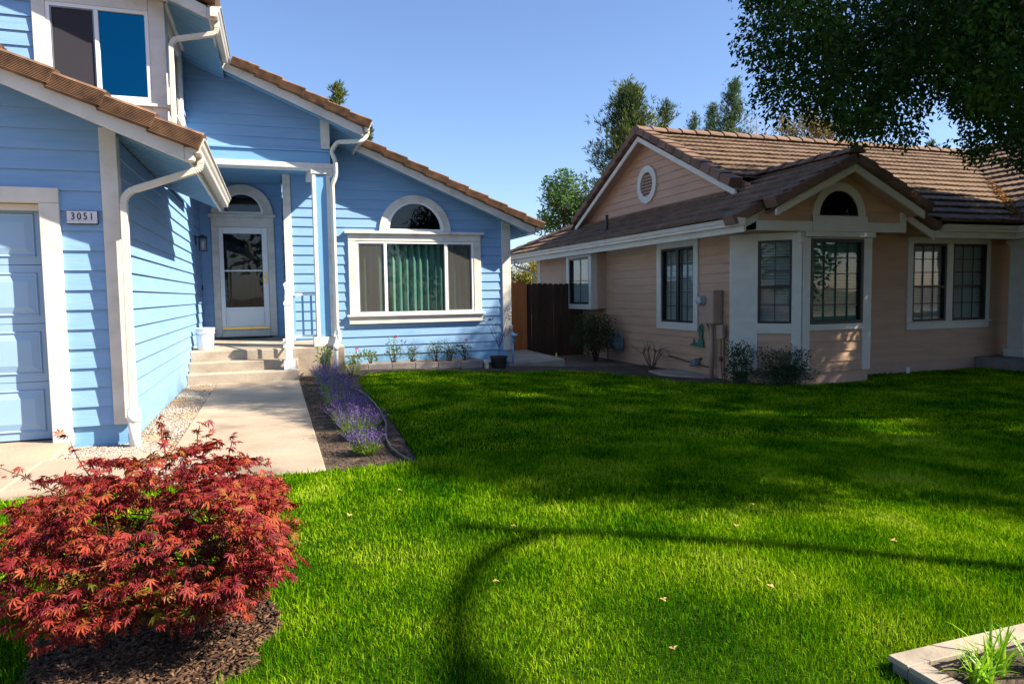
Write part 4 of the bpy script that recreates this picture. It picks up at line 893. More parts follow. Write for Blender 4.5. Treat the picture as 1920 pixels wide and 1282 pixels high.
    # porch column, beam and floor at the right edge
    def col(x, y):
        x += .18; y += .12
        m = MB(); m.box((x, y, .10), (x+.30, y+.30, 2.02)); c = Q_('porch_column', m, 'cream_trim', bevel=.004)
        t = MB()
        for sx in (0, .25): t.box((x+sx-.0, y-.014, .12), (x+sx+.05, y-.001, 2.0))
        for sy in (0, .25): t.box((x-.014, y+sy, .12), (x-.001, y+sy+.05, 2.0))
        t.box((x-.04, y-.04, -.05), (x+.34, y+.34, .10)); t.box((x-.03, y-.03, 2.02), (x+.33, y+.33, 2.07)); t.box((x-.05, y-.05, 2.07), (x+.35, y+.35, 2.13)); t.build('base_and_cap', 'cream_trim', c, bevel=.004)
    col(12.98, 8.98); col(12.98, 5.2)
    m = MB(); m.box((12.97, 5.0, 2.13), (13.29, 9.28, 2.22)); m.box((13.29, 8.99, 2.13), (17.8, 9.28, 2.22)); Q_('porch_beam', m, 'cream_trim', bevel=.004)
    m = MB(); m.box((12.7, 4.9, GB), (17.9, 9.68, -.055)); Q_('porch_floor', m, 'grey_block', bevel=.01)
pink_roofs()

# ================================================================== things by the pink house
def meter_box():
    t = thing('electric_meter', 'tan electric meter cabinet with round glass dial on the pink wall', 'meter box', (7.3, 10.45, -.28))
    m = MB(); m.box((7.20, 10.25, .70), (7.38, 10.68, 1.27)); m.box((7.195, 10.24, 1.262), (7.39, 10.69, 1.28)); m.box((7.19, 10.26, .72), (7.1995, 10.44, 1.25)); m.build('cabinet', 'meter_paint', t, bevel=.006)
    def ring(cx, r, d, z, y):
        m = MB(); m.loft([[(cx-o, y+rr*cos(a), z+rr*sin(a)) for a in [2*pi*i/20 for i in range(20)]] for o, rr in ((0, r), (d*.8, r), (d, r*.85))]); return m
    ring(7.2, .095, .05, 1.10, 10.56).build('dial_collar', 'meter_grey', t, smooth=False); ring(7.15, .075, .07, 1.10, 10.56).build('dial_glass', 'clear_lamp', t, smooth=True)
    m = MB(); m.box((7.22, 10.60, .72), (7.30, 10.68, .98)); m.build('side_latch', 'copper', t)
    m = MB(); m.tube([(7.30, 10.45, .70), (7.30, 10.45, -.32)], .042, 12); m.build('conduit', 'meter_paint', t, smooth=True)
    m = MB(); m.tube(bend([(7.28, 10.62, .74), (7.30, 10.52, .62), (7.35, 10.50, .0), (7.36, 10.62, -.10), (7.37, 11.05, -.07), (7.37, 11.95, .0)], .08, 5)[0], .014, 7); m.build('cable', 'copper', t, smooth=True)
    m = MB(); m.box((7.30, 10.14, .44), (7.385, 10.32, .68)); m.build('junction_box', 'meter_paint', t, bevel=.004)
    m = MB(); m.tube([(7.36, 10.26, .44), (7.37, 10.26, -.02), (7.37, 10.22, -.3)], .01, 6); m.tube([(7.36, 10.17, .44), (7.37, 10.17, -.3)], .012, 6); m.tube(bend([(7.36, 10.20, .66), (7.34, 10.10, .62), (7.35, 10.10, .50), (7.36, 10.17, .44)], .04, 4)[0], .009, 6); m.box((7.34, 10.245, .04), (7.39, 10.29, .12)); m.build('small_conduits', 'copper', t)
meter_box()
def gas_meter():
    t = thing('gas_meter', 'blue grey gas meter with bent pipes low on the pink wall', 'gas meter', (7.28, 14.0, -.3))
    m = MB(); m.box((7.16, 13.82, .0), (7.36, 14.12, .26)); m.build('body', 'gas_blue', t, bevel=.03)
    m = MB(); m.tube([(7.24, 14.38, -.32), (7.24, 14.38, .20)], .02, 8); m.tube(bend([(7.24, 14.38, .20), (7.24, 14.38, .42), (7.24, 14.15, .42), (7.24, 14.10, .22)], .07, 5)[0], .018, 8); m.tube(bend([(7.24, 13.88, .25), (7.24, 13.86, .38), (7.24, 13.68, .38), (7.26, 13.68, -.05)], .05, 4)[0], .018, 8); m.build('pipes', 'gas_blue', t, smooth=True)
    m = MB(); m.tube([(7.20, 14.38, .20), (7.28, 14.38, .20)], .06, 14); m.tube([(7.24, 14.38, .14), (7.24, 14.38, .28)], .035, 10); m.build('regulator', 'meter_grey', t, smooth=True)
gas_meter()
def wall_ornament():
    t = thing('wall_ornament', 'green metal garden figure ornament on a small shelf under the casement window', 'ornament', (7.38, 10.95, .25)); x = 7.375
    def flat(pts, name, d=.02):
        m = MB(); m.loft([[(x-d, y, z) for y, z in pts], [(x, y, z) for y, z in pts]]); m.build(name, 'verdigris', t)
    m = MB(); n = 22; m.loft([[(x-.012+0*a, 10.885+r*cos(a)*.8, .595+r*sin(a)) for r in (.048, .078)]+[(x+.008, 10.885+r*cos(a)*.8, .595+r*sin(a)) for r in (.078, .048)] for a in [2*pi*i/n for i in range(n+1)]], cap=False); m.build('halo', 'verdigris', t)
    m = MB(); m.lathe((x-.02, 10.885, .57), [(.0, 0), (.018, .01), (.024, .03), (.018, .05), (.0, .06)], 10); m.build('head', 'verdigris', t, smooth=True)
    flat([(10.78, .255), (10.975, .255), (10.95, .36), (10.91, .42), (10.945, .50), (10.96, .56), (10.91, .54), (10.86, .54), (10.82, .50), (10.845, .42), (10.81, .36)], 'body')
    flat([(11.03, .285), (11.17, .285), (11.13, .31), (11.10, .40), (11.07, .31)], 'small_figure'); flat([(10.77, .245), (11.19, .265), (11.19, .285), (10.77, .262)], 'shelf', .04); flat([(10.97, .285), (11.04, .285), (11.04, .31), (10.97, .32)], 'arm')
wall_ornament()
def floodlight():
    t = thing('flood_lamp', 'small grey flood lamp clipped low on the pink wall', 'flood lamp', (7.33, 11.0, -.05))
    m = MB(); m.obox((7.24, 10.93, -.09), (.03, .18, -.04), (.09, -.03, 0), (.03, 0, .13)); m.build('housing', 'grey_metal', t, bevel=.01)
    m = MB(); m.tube([(7.33, 10.93, .0), (7.38, 10.90, .04), (7.39, 10.88, .03)], .018, 8); m.build('arm', 'black_metal', t)
floodlight()
# ================================================================== GROUND, PATHS, BEDS
def structure(o): o['kind'] = 'structure'; return o
def ground():
    xs = [-1500, -60, -8, 1.6]+[1.6+5.4*i/12 for i in range(1, 13)]+[14, 60, 1500]; ys = [-1500, -40, -7, 25, 80, 1500]; m = MB()
    for a, b in zip(xs[:-1], xs[1:]):
        for c, d in zip(ys[:-1], ys[1:]): m.q((a, c, gz(a)-.02), (b, c, gz(b)-.02), (b, d, gz(b)-.02), (a, d, gz(a)-.02))
    structure(m.build('ground', 'ground_dirt'))
    m = MB(); m.q((-200, -16, -.006), (1.6, -16, -.006), (1.6, -9, -.006), (-200, -9, -.006)); m.q((1.6, -16, -.006), (200, -16, -.25), (200, -9, -.25), (1.6, -9, -.006)); structure(m.build('road', 'asphalt'))
    m = MB(); m.box((-200, -9, -.12), (200, -7.6, .03)); structure(m.build('pavement', 'concrete', bevel=.02))
ground()
LX = [-1.76, .314, .34, 1.0, 1.04, 1.085, 1.10, 1.12, 1.17, 1.42, 2.06, 3.3, 3.9, 5.0, 5.7, 6.15, 6.6, 7.0, 7.55, 8.2, 9.5, 9.58, 12.7, 12.75, 14, 20]
LY = [5.16, 5.16, 5.14, 5.17, 5.9, 7.0, 8.5, 9.8, 10.8, 11.45, 11.62, 11.45, 11.55, 12.0, 11.85, 11.1, 10.0, 9.75, 9.45, 8.98, 8.98, 9.58, 9.58, 8.3, 5, 4.8]
def lawn_top(x): return np.interp(x, LX, LY)
MUL = (-.47, 2.74, .40, .50)   # mulch ring round the maple: centre, radii
def wob(a): return 1+.07*np.sin(3*a+1)+.05*np.sin(7*a)+.03*np.sin(13*a+2)
def in_mulch(x, y):
    a = np.arctan2((y-MUL[1])/MUL[3], (x-MUL[0])/MUL[2]); return ((x-MUL[0])/MUL[2])**2+((y-MUL[1])/MUL[3])**2 < wob(a)**2
def lawn():
    m = MB(); xs = sorted(set(LX+[-1.76+i*.25 for i in range(0, 88)])); xs = [x for x in xs if x <= 20]
    for a, b in zip(xs[:-1], xs[1:]): m.q((a, -7.5, gz(a)), (b, -7.5, gz(b)), (b, float(lawn_top(b)), gz(b)), (a, float(lawn_top(a)), gz(a)))
    structure(m.build('lawn', 'lawn_soil'))
lawn()
def flats():
    m = MB(); m.loft([[(x, y, -.15) for x, y in ((-7.6, -7.5), (-1.775, -7.5), (-1.775, 6.32), (-7.6, 6.32))], [(x, y, .014) for x, y in ((-7.6, -7.5), (-1.775, -7.5), (-1.775, 6.32), (-7.6, 6.32))]])
    m.loft([[(-7.6, 6.322, -.15), (-1.72, 6.322, -.15), (-1.72, 6.322, .014), (-7.6, 6.322, .014)], [(-7.6, 6.66, -.15), (-1.69, 6.66, -.15), (-1.69, 6.66, .068), (-7.6, 6.66, .068)]]); m.box((-7.6, 6.66, -.15), (-1.69, 6.95, .07))
    structure(m.build('driveway', 'concrete', bevel=.012))
    m = MB(); m.box((-1.767, 5.17, -.1), (-.853, 6.32, .012)); m.box((-.847, 5.17, -.1), (.314, 6.382, .012)); structure(m.build('walkway', 'concrete', bevel=.008))
    m = MB(); m.box((-.85, 6.388, -.1), (.314, 11.118, .013)); structure(m.build('path', 'concrete', bevel=.008))
    m = MB(); P = [(4.32, 12.86), (5.68, 13.25), (5.75, 13.7), (5.85, 16.3), (4.42, 16.3), (4.42, 13.0)]; m.loft([[(x, y, -.28) for x, y in P], [(x, y, -.10) for x, y in P]]); structure(m.build('side_path', 'concrete_step', bevel=.012))
    m = MB(); m.q((-1.262, 6.33, -.004), (-.85, 6.385, -.004), (-.85, 11.12, -.004), (-1.262, 11.12, -.004)); m.q((-1.72, 6.33, -.005), (-1.262, 6.33, -.005), (-1.262, 6.83, -.005), (-1.72, 6.83, -.005)); structure(m.build('gravel_bed', 'dry_dirt'))
    # soil bed beside the path
    m = MB(); xs = [.314, .5, .7, .9, 1.05, 1.1, 1.3, 1.6, 2.1, 2.8, 3.6, 4.3, 5.0, 5.8, 6.6, 7.41]
    for a, b in zip(xs[:-1], xs[1:]):
        ya = 5.13 if a < 1.04 else float(lawn_top(a))-.12; yb = 5.13 if b < 1.04 else float(lawn_top(b))-.12
        if a >= 1.04 or b <= 1.05: m.q((a, ya, gz(a)-.004), (b, yb, gz(b)-.004), (b, 13.05, gz(b)-.004), (a, 13.05, gz(a)-.004))
    structure(m.build('soil_bed', 'soil'))
    m = MB(); n = 60; pts = []
    for i in range(n):
        a = 2*pi*i/n; w = float(wob(a))*1.03; pts.append((MUL[0]+MUL[2]*cos(a)*w, MUL[1]+MUL[3]*sin(a)*w, .004))
    m.q(*pts); structure(m.build('mulch_bed', 'soil'))
    m = MB(); P = [(6.78, 11.75), (6.68, 11.2), (6.9, 10.75), (7.15, 10.45), (7.40, 10.40), (7.40, 11.8)]; m.loft([[(x, y, -.3) for x, y in P], [(x, y, -.235) for x, y in P]]); tag(m.build('stone_slab', 'concrete_step', bevel=.01, off=(7.1, 11.1, -.27)), 'flat grey stone slab on the ground against the pink wall', 'stone slab')
flats()

def stones(name, n, fn, r0, r1, m, flat=.6, kind='stuff', label=None, cat=None, chip=False):
    """loose pebbles or chips: squashed octahedra / slivers"""
    P = fn(n); n = len(P); r = rng.uniform(r0, r1, n)[:, None]
    base = np.array([[1, 0, 0], [0, 1, 0], [-1, 0, 0], [0, -1, 0], [0, 0, 1], [0, 0, -1.]])
    q = rng.uniform(.6, 1.2, (n, 6, 3))*base[None]; q[:, :, 2] *= flat
    if chip: q[:, :, 0] *= 3.2; q[:, :, 2] *= .4
    a = rng.uniform(0, 2*pi, n); c, s = np.cos(a)[:, None], np.sin(a)[:, None]
    x = q[:, :, 0]*c-q[:, :, 1]*s; y = q[:, :, 0]*s+q[:, :, 1]*c; t = rng.normal(0, .35 if chip else .15, n)[:, None]; z = q[:, :, 2]+x*np.sin(t)
    V = np.stack([x, y, z], 2)*r[:, :, None]+P[:, None, :]; i = np.arange(n)[:, None]*6
    F = np.concatenate([i+np.array([[u, v, w]]) for u, v, w in ((0, 1, 4), (1, 2, 4), (2, 3, 4), (3, 0, 4), (1, 0, 5), (2, 1, 5), (3, 2, 5), (0, 3, 5))])
    o = raw_mesh(name, V.reshape(-1, 3), F, m); return tag(o, label, cat, None, kind)
def gravel_pts(n):
    a = np.stack([rng.uniform(-1.25, -.86, n), rng.uniform(6.4, 11.1, n), np.full(n, .004)], 1)
    nz = np.sin(a[:, 0]*9+a[:, 1]*3)+np.sin(a[:, 1]*5.1+1)+rng.normal(0, .7, n); a = a[nz > -.3+.12*(a[:, 1]-8)]
    b = np.stack([rng.uniform(-1.70, -.9, n//3), rng.uniform(6.34, 6.83, n//3), np.full(n//3, .004)], 1); return np.concatenate([a, b])
stones('gravel', 9000, gravel_pts, .006, .016, 'pebbles', label='loose pale gravel in the strip between the blue side wall and the path', cat='gravel')
def mulch_pts(n):
    a = rng.uniform(0, 2*pi, n); r = np.sqrt(rng.uniform(0, 1.05, n)); return np.stack([MUL[0]+MUL[2]*r*np.cos(a)*wob(a), MUL[1]+MUL[3]*r*np.sin(a)*wob(a), .006+rng.uniform(0, .014, n)], 1)
stones('mulch', 9000, mulch_pts, .004, .010, 'mulch_chips', chip=True, label='brown bark mulch chips under the red maple shrub', cat='mulch')
def soilclod(n): return np.stack([rng.uniform(.34, 1.02, n), rng.uniform(5.2, 11.4, n), np.full(n, .002)], 1)
stones('soil_clods', 2600, soilclod, .004, .013, 'soil', label='loose dark soil crumbs and bark in the lavender bed', cat='soil')

# ---- grass blades
def in_planter(x, y): return (x > 1.885) & (y < 1.725)
def grass():
    def sample(x0, x1, y0, y1, dens):
        n = int((x1-x0)*(y1-y0)*dens); x = rng.uniform(x0, x1, n); y = rng.uniform(y0, y1, n)
        fr = .012*np.sin(x*23)+.014*np.sin(x*51+1)+rng.normal(0, .012, n)
        ok = (y < lawn_top(x)+fr) & (x > -1.755+fr) & ~in_mulch(x+fr, y) & ~in_planter(x, y)
        x, y = x[ok], y[ok]; z = gz(x)
        c = np.stack([x, y, z-1.27], 1)@CAM.T; ok = (c[:, 2] > .3) & (np.abs(c[:, 0]) < c[:, 2]*.92+.5) & (c[:, 1] < c[:, 2]*.62+.3)
        return x[ok], y[ok], z[ok]
    parts = [sample(-1.8, 5, .9, 3.2, 19000), sample(-1.8, 7, 3.2, 5.3, 10500), sample(1.0, 12, 5.3, 8.2, 3400), sample(-1.8, 13, -2, .9, 900), sample(5, 14, .9, 3.2, 3000), sample(7, 14, 3.2, 5.3, 2600), sample(1.0, 14, 8.2, 12.2, 2300)]
    x, y, z = [np.concatenate(q) for q in zip(*parts)]; n = len(x); d = np.sqrt(x*x+y*y)
    h = rng.gamma(9, .0037, n)*np.clip(.85+.12*np.sin(x*2.1+y*1.3)+.10*np.sin(x*5.3-y*4.1), .6, 1.2); h = np.clip(h, .02, .085)
    w = .0024*np.clip(d/2.3, 1, 5.5)*rng.uniform(.8, 1.3, n)
    a = rng.uniform(0, 2*pi, n); lean = rng.gamma(2.4, .22, n); la = rng.uniform(0, 2*pi, n)+.8*np.sin(x*1.7+y*2.3)
    D = np.stack([np.cos(la)*np.sin(lean*.4), np.sin(la)*np.sin(lean*.4), np.cos(lean*.4)], 1); D2 = np.stack([np.cos(la)*np.sin(lean*1.4), np.sin(la)*np.sin(lean*1.4), np.cos(lean*1.4)], 1)
    Sd = np.stack([np.cos(a), np.sin(a), np.zeros(n)], 1); B = np.stack([x, y, z-.004], 1)
    Mi = B+D*(h*.5)[:, None]; T = Mi+D2*(h*.55)[:, None]
    V = np.stack([B-Sd*w[:, None]/2, B+Sd*w[:, None]/2, Mi-Sd*w[:, None]*.42, Mi+Sd*w[:, None]*.42, T], 1).reshape(-1, 3)
    i = np.arange(n)[:, None]*5; F = np.concatenate([i+np.array([[0, 1, 3]]), i+np.array([[0, 3, 2]]), i+np.array([[2, 3, 4]])])
    print('grass blades', n)
    tag(raw_mesh('grass', V, F, 'grass_blade'), 'short mown green grass covering the front lawn', 'grass', None, 'stuff')
grass()

# ---- raised bed, hose, planter and small things
def raised_bed():
    t = thing('raised_bed', 'low grey block-edged flower bed under the big window of the blue house', 'flower bed', (2.3, 12.6, -.05))
    n = 6; L = (3.58-1.085)/n
    for i in range(n):
        a = 1.085+i*L; g = float(gz(a)); m = MB(); m.box((a, 12.15, g-.02), (a+L-.006, 12.25, .075+rng.uniform(-.004, .004)+(.02 if i < 3 else 0))); m.build('edging_block', 'grey_block', t, bevel=.008)
    for i in range(2):
        m = MB(); m.box((3.485, 12.254+i*.36, -.12), (3.58, 12.254+i*.36+.354, .075)); m.build('edging_block', 'grey_block', t, bevel=.008)
    m = MB(); m.box((1.10, 12.25, -.1), (3.48, 12.97, .045)); m.build('bed_soil', 'dry_dirt', t)
raised_bed()
m = MB(); m.tube([(x, y, float(gz(x))+.016) for x, y in ((.93, 5.22), (.89, 5.45), (.87, 5.7), (.89, 6.1), (.94, 6.45), (1.0, 6.8), (1.03, 7.2), (1.06, 7.7), (1.07, 8.2), (1.07, 8.8), (1.02, 9.4), (.96, 9.9), (.94, 10.3), (.97, 10.65), (1.03, 10.95), (1.14, 11.2), (1.35, 11.42), (1.7, 11.68), (2.3, 11.74), (3.0, 11.6), (3.9, 11.72))], .011, 8); tag(m.build('irrigation_hose', 'hose_rubber', smooth=True, off=(1, 8, 0)), 'thin grey garden hose curving along the lavender bed edge', 'hose')
def planter():
    t = thing('stone_planter', 'square planter edged with pale stone caps at the lower right of the lawn', 'planter', (2.3, 1.4, 0))
    for i, (a, b) in enumerate(((1.893, 2.333), (2.336, 2.78), (2.783, 3.23))):
        m = MB(); m.box((a, 1.638, .032), (b, 1.716, .052)); m.build('cap_stone', 'stone_cap', t, bevel=.003)
    for i, (a, b) in enumerate(((1.20, 1.635), (.76, 1.197), (.32, .757))):
        m = MB(); m.box((1.893, a, .032), (1.968, b, .052)); m.build('cap_stone', 'stone_cap', t, bevel=.003)
    m = MB(); m.box((1.905, 1.65, -.08), (3.22, 1.705, .031)); m.box((1.905, .33, -.08), (1.958, 1.648, .031)); m.box((3.155, .33, -.08), (3.22, 1.648, .05)); m.box((1.96, .33, -.08), (3.15, .39, .05)); m.build('planter_wall', 'grey_block', t)
    m = MB(); m.box((1.96, .39, -.12), (3.15, 1.648, .012)); m.build('planter_soil', 'soil', t)
planter()
def tuft(name, label, cat, x, y, z, n, L, wd, mt, spread=.9, group=None, up=.35):
    t = thing(name, label, cat, (x, y, z), group); V = []; F = []
    for i in range(n):
        a = rng.uniform(0, 2*pi); s = rng.uniform(.1, spread); l = L*rng.uniform(.6, 1.1); k = 6; p = np.array([x+rng.normal(0, .02), y+rng.normal(0, .02), z]); el = pi/2-s*.55; side = np.array([-sin(a), cos(a), 0])
        b = len(V)
        for j in range(k+1):
            f = j/k; w = wd*(1-f**2.2)*.5+.0004
            V += [p-side*w, p+np.array([cos(a), sin(a), 0])*wd*-.12, p+side*w]
            p = p+np.array([cos(a)*cos(el), sin(a)*cos(el), sin(el)])*l/k; el -= s*.28
        for j in range(k):
            for c in (0, 1): q = b+j*3+c; F.append((q, q+1, q+4, q+3))
    o = raw_mesh('leaves', V, F, mt, t, smooth=True); return t
DG = 'day lilies in the stone planter'
tuft('day_lily', 'bright green day lily tuft nearest the corner of the stone planter', 'plant', 2.07, 1.53, .01, 46, .15, .009, 'lily_leaf', 1.0, DG)
tuft('day_lily', 'tall upright green lily clump against the back stone of the planter', 'plant', 2.20, 1.57, .01, 44, .17, .010, 'lily_leaf', .7, DG)
tuft('day_lily', 'green day lily clump half cut off by the right edge', 'plant', 2.33, 1.50, .01, 36, .18, .010, 'lily_leaf', .8, DG)
tuft('day_lily', 'low green lily tuft at the very bottom of the planter', 'plant', 2.20, 1.38, .01, 32, .15, .010, 'lily_leaf', 1.0, DG)
def pots():
    t = thing('nursery_pot', 'black plastic nursery pot on the soil at the corner of the blue house', 'pot', (3.95, 12.36, -.15))
    m = MB(); m.lathe((3.95, 12.36, -.135), [(.125, 0), (.13, .01), (.155, .225), (.170, .228), (.170, .25), (.158, .25), (.150, .22)], 28, cap=False); m.q(*[(3.95+.125*cos(2*pi*i/20), 12.36+.125*sin(2*pi*i/20), -.134) for i in range(20)]); m.build('shell', 'black_plastic', t, smooth=False)
    m = MB(); m.q(*[(3.95+.15*cos(2*pi*i/24), 12.36+.15*sin(2*pi*i/24), .075) for i in range(24)]); m.build('potting_soil', 'soil', t)
    t = thing('small_pot', 'tiny pale flower pot at the right end of the raised bed', 'pot', (3.66, 12.2, -.1))
    m = MB(); m.lathe((3.66, 12.2, -.13), [(.035, 0), (.05, .15), (.062, .152), (.062, .20), (.052, .20), (.045, .17), (.0, .17)], 20); m.build('body', 'terracotta', t); m = MB(); m.q(*[(3.66+.045*cos(2*pi*i/12), 12.2+.045*sin(2*pi*i/12), .042) for i in range(12)]); m.build('soil', 'soil', t)
pots()
def toys():
    g = float(gz(6.15)); m = MB(); m.lathe((6.13, 14.8, g), [(.055, 0), (.055, .012), (.038, .014), (.030, .05), (.022, .10), (.012, .15), (.006, .16)], 16); tag(m.build('toy_cone', 'toy_yellow', off=(6.13, 14.8, g)), 'small yellow plastic cone on the soil by the side path', 'cone')
    m = MB(); m.lathe((6.24, 14.6, g), [(.001, 0), (.025, .008), (.037, .03), (.037, .045), (.026, .068), (.001, .076)], 14); tag(m.build('toy_ball', 'toy_red', smooth=True, off=(6.24, 14.6, g)), 'small red ball lying beside the yellow cone', 'ball')
    m = MB(); m.lathe((10.75, 9.45, -.27), [(.03, 0), (.03, .10), (.036, .102), (.036, .12), (.0, .122)], 14); tag(m.build('sprinkler_head', 'white_vinyl', smooth=False, off=(10.75, 9.45, -.27)), 'small white sprinkler head in the grass before the pink wall', 'sprinkler')
toys()
def fences():
    def fence(name, label, x0, x1, y, z0, z1, mt, w=.14, round_=True):
        t = thing(name, label, 'fence', ((x0+x1)/2, y, z0)); x = x0
        while x < x1-.02:
            e = min(x+w-.006, x1); dz = rng.uniform(-.015, .015); m = MB(); c = (e-x)*.25; pts = [(x, z0), (e, z0), (e, z1+dz-c), (e-c*.5, z1+dz-c*.2), (e-c*1.4, z1+dz), (x+c*1.4, z1+dz), (x+c*.5, z1+dz-c*.2), (x, z1+dz-c)]
            yy = y+rng.uniform(-.004, .004); m.loft([[(a, yy, b) for a, b in pts], [(a, yy+.018, b) for a, b in pts]]); m.build('board', mt, t); x += w
        m = MB(); m.box((x0, y+.024, z0+.25), (x1, y+.06, z0+.34)); m.box((x0, y+.024, z1-.35), (x1, y+.06, z1-.26)); m.build('rail', mt, t)
    fence('dark_fence', 'dark weathered board fence with scalloped tops between the two houses', 5.86, 7.40, 16.05, -.30, 1.52, 'old_fence', w=.145)
    fence('cedar_gate', 'orange brown cedar board gate beside the blue house corner', 4.42, 5.70, 15.97, -.10, 1.55, 'cedar_fence', w=.16)
    m = MB(); m.box((5.72, 15.95, -.2), (5.845, 16.07, 1.50)); tag(m.build('fence_post', 'cedar_fence', bevel=.01, off=(5.78, 16, -.2)), 'reddish cedar post where the gate meets the dark fence', 'post')
fences()
def street_lamp():
    t = thing('street_lamp', 'tall street lamp with curved arm whose shadow falls across the lawn', 'street lamp', (8.15, -.63, -.27)); x, y = 8.15, -.63
    m = MB(); m.tube([(x, y, -.3), (x, y, 3.2), (x, y, 7.0)], .075, 14, scales=[1.4, 1.05, .6]); m.lathe((x, y, 7.0), [(.045, 0), (.05, .03), (.02, .07), (0.001, .10)], 12); m.build('pole', 'steel_pole', t, smooth=True)
    pts = [(x, y, 6.62), (x, y-.30, 6.92), (x, y-.65, 7.12), (x, y-1.04, 7.26), (x, y-1.38, 7.34), (x, y-1.75, 7.38), (x, y-2.1, 7.40)]
    m = MB(); m.tube(pts, .047, 10); m.build('arm', 'steel_pole', t, smooth=True)
    m = MB(); m.loft([[(x+.12*k*cos(a), y-yy, 7.36+.07*k*sin(a)) for a in [2*pi*i/12 for i in range(12)]] for yy, k in ((1.45, .4), (1.7, 1), (2.3, 1.15), (2.65, .5))]); m.build('lamp_head', 'steel_pole', t, smooth=True)
street_lamp()
# ================================================================== VEGETATION
def add_cards(name, parts, m, parent=None, **k):
    V = []; F = []; o = 0
    for v, f in parts: V.append(v); F.append(f+o); o += len(v)
    return raw_mesh(name, np.concatenate(V), np.concatenate(F), m, parent, **k)
def branchy(mb, p, q, r0, r1, sag=.0, n=5, jit=.06):
    p, q = np.array(p, float), np.array(q, float); L = np.linalg.norm(q-p); pts = []; sc = []
    for i in range(n+1):
        f = i/n; d = rng.normal(0, jit*L/n, 3) if 0 < i < n else 0; pts.append(p+(q-p)*f+np.array([0, 0, sag*L*sin(pi*f)])+d); sc.append((r0*(1-f)+r1*f)/r0)
    mb.tube(pts, r0, 6, scales=sc); return pts
def palmate(P, D, N, L):
    """seven-lobed leaves, one connected island each"""
    n = len(P); D = unit(D); Sd = unit(np.cross(D, N)); N = np.cross(Sd, D); V = [P]; idx = []; L = L[:, None]
    for k, th in enumerate((-118, -78, -38, 0, 38, 78, 118)):
        t = radians(th); l = L*(1-.52*(abs(th)/118)**1.3); d = D*cos(t)+Sd*sin(t); s = -D*sin(t)+Sd*cos(t); droop = N*-.26
        V += [P+(d*.50+droop*.3)*l+s*l*.125+N*l*.03, P+(d+droop*1.6)*l, P+(d*.50+droop*.3)*l-s*l*.125+N*l*.03]; idx.append((0, 1+k*3, 2+k*3)); idx.append((0, 2+k*3, 3+k*3))
    m = len(V); V = np.stack(V, 1).reshape(-1, 3); i = np.arange(n)[:, None]*m
    return V, np.concatenate([i+np.array([q]) for q in idx])
def maple():
    c = np.array([-.41, 2.75, .415]); R = np.array([.50, .44, .285]); base = np.array([-.40, 2.82, .0])
    t = thing('maple_shrub', 'low spreading red Japanese maple shrub in the mulch ring at lower left', 'shrub', tuple(base))
    st = MB(); tips = []
    for i in range(9):
        a = 2*pi*i/9+.3; e = base+np.array([cos(a)*.22, sin(a)*.18, .26+.1*rng.random()]); p = branchy(st, base+np.array([cos(a)*.02, sin(a)*.02, 0]), e, .012, .006)
        for j in range(6):
            d = unit(rng.normal(size=3)*np.array([1, 1, .5])+np.array([cos(a), sin(a), .35])*.8); q = c+d*R*rng.uniform(.7, .98); q[2] = max(q[2], .12); branchy(st, e, q, .005, .0016, .04); tips.append(q)
    st.build('stems', 'twig_dark', t, smooth=True)
    def outline(d): return .92+.10*np.sin(d[:, 0]*5+1)*np.cos(d[:, 1]*4)+.09*np.sin(d[:, 0]*11+d[:, 2]*7)+.07*np.sin(d[:, 0]*19+3)*np.sin(d[:, 1]*17)
    n = 9600; d = rdir(n, .25); r = np.clip(1-np.abs(rng.normal(0, .17, n)), .35, 1.0)*outline(d); bx = np.sign(d)*np.abs(d)**.72; P = c+bx*R*r[:, None]
    tz = P[:, 2]+.03*np.sin(P[:, 0]*9)+.03*np.cos(P[:, 1]*8); P[:, 2] += (np.round(tz/.085)*.085-tz)*.7+rng.normal(0, .008, n)
    P = P[P[:, 2] > .13]; d = unit((P-c)/R)
    hole = (np.sin(P[:, 0]*14+2)*np.sin(P[:, 1]*12)*np.sin(P[:, 2]*17+1) > .34); P, d = P[~hole], d[~hole]
    sh = []
    for q0, q1 in (((-.72, 2.75, .60), (-.86, 2.62, .74)), ((-.62, 2.8, .58), (-.72, 2.88, .76)), ((-.80, 2.7, .45), (-1.02, 2.66, .60)), ((-.30, 2.8, .68), (-.28, 2.8, .80)), ((-.80, 2.75, .35), (-1.05, 2.8, .36)), ((-.4, 2.8, .7), (-.43, 2.9, .80)), ((-.2, 2.85, .62), (-.17, 2.92, .73))):
        q0, q1 = np.array(q0), np.array(q1); mb = MB(); branchy(mb, q0, q1, .003, .0012); mb.build('shoot', 'twig_dark', t)
        for f in np.linspace(.2, 1.05, 12): sh.append(q0+(q1-q0)*f+rng.normal(0, .014, 3))
    P = np.concatenate([P, np.array(sh)]); d = np.concatenate([d, unit(np.array(sh)-c)]); n = len(P)
    D = unit(d*np.array([1, 1, .35])+rng.normal(0, .55, (n, 3))+np.array([0, 0, -.28])); N = unit(np.array([0, 0, 1.])+d*.55+rng.normal(0, .38, (n, 3)))
    v, f = palmate(P, D, N, rng.uniform(.016, .037, n)); add_cards('leaves', [(v, f)], 'maple_red', t)
    k = 1300; d = rdir(k, -.55); P = c+d*R*rng.uniform(.55, .98, k)[:, None]; P = P[(P[:, 2] > .07) & (P[:, 2] < .42)]; k = len(P); v, f = palmate(P, unit(rng.normal(size=(k, 3))+np.array([0, 0, -.3])), unit(np.array([0, 0, 1.])+rng.normal(0, .4, (k, 3))), rng.uniform(.02, .042, k)); add_cards('lower_leaves', [(v, f)], 'maple_green', t)
maple()

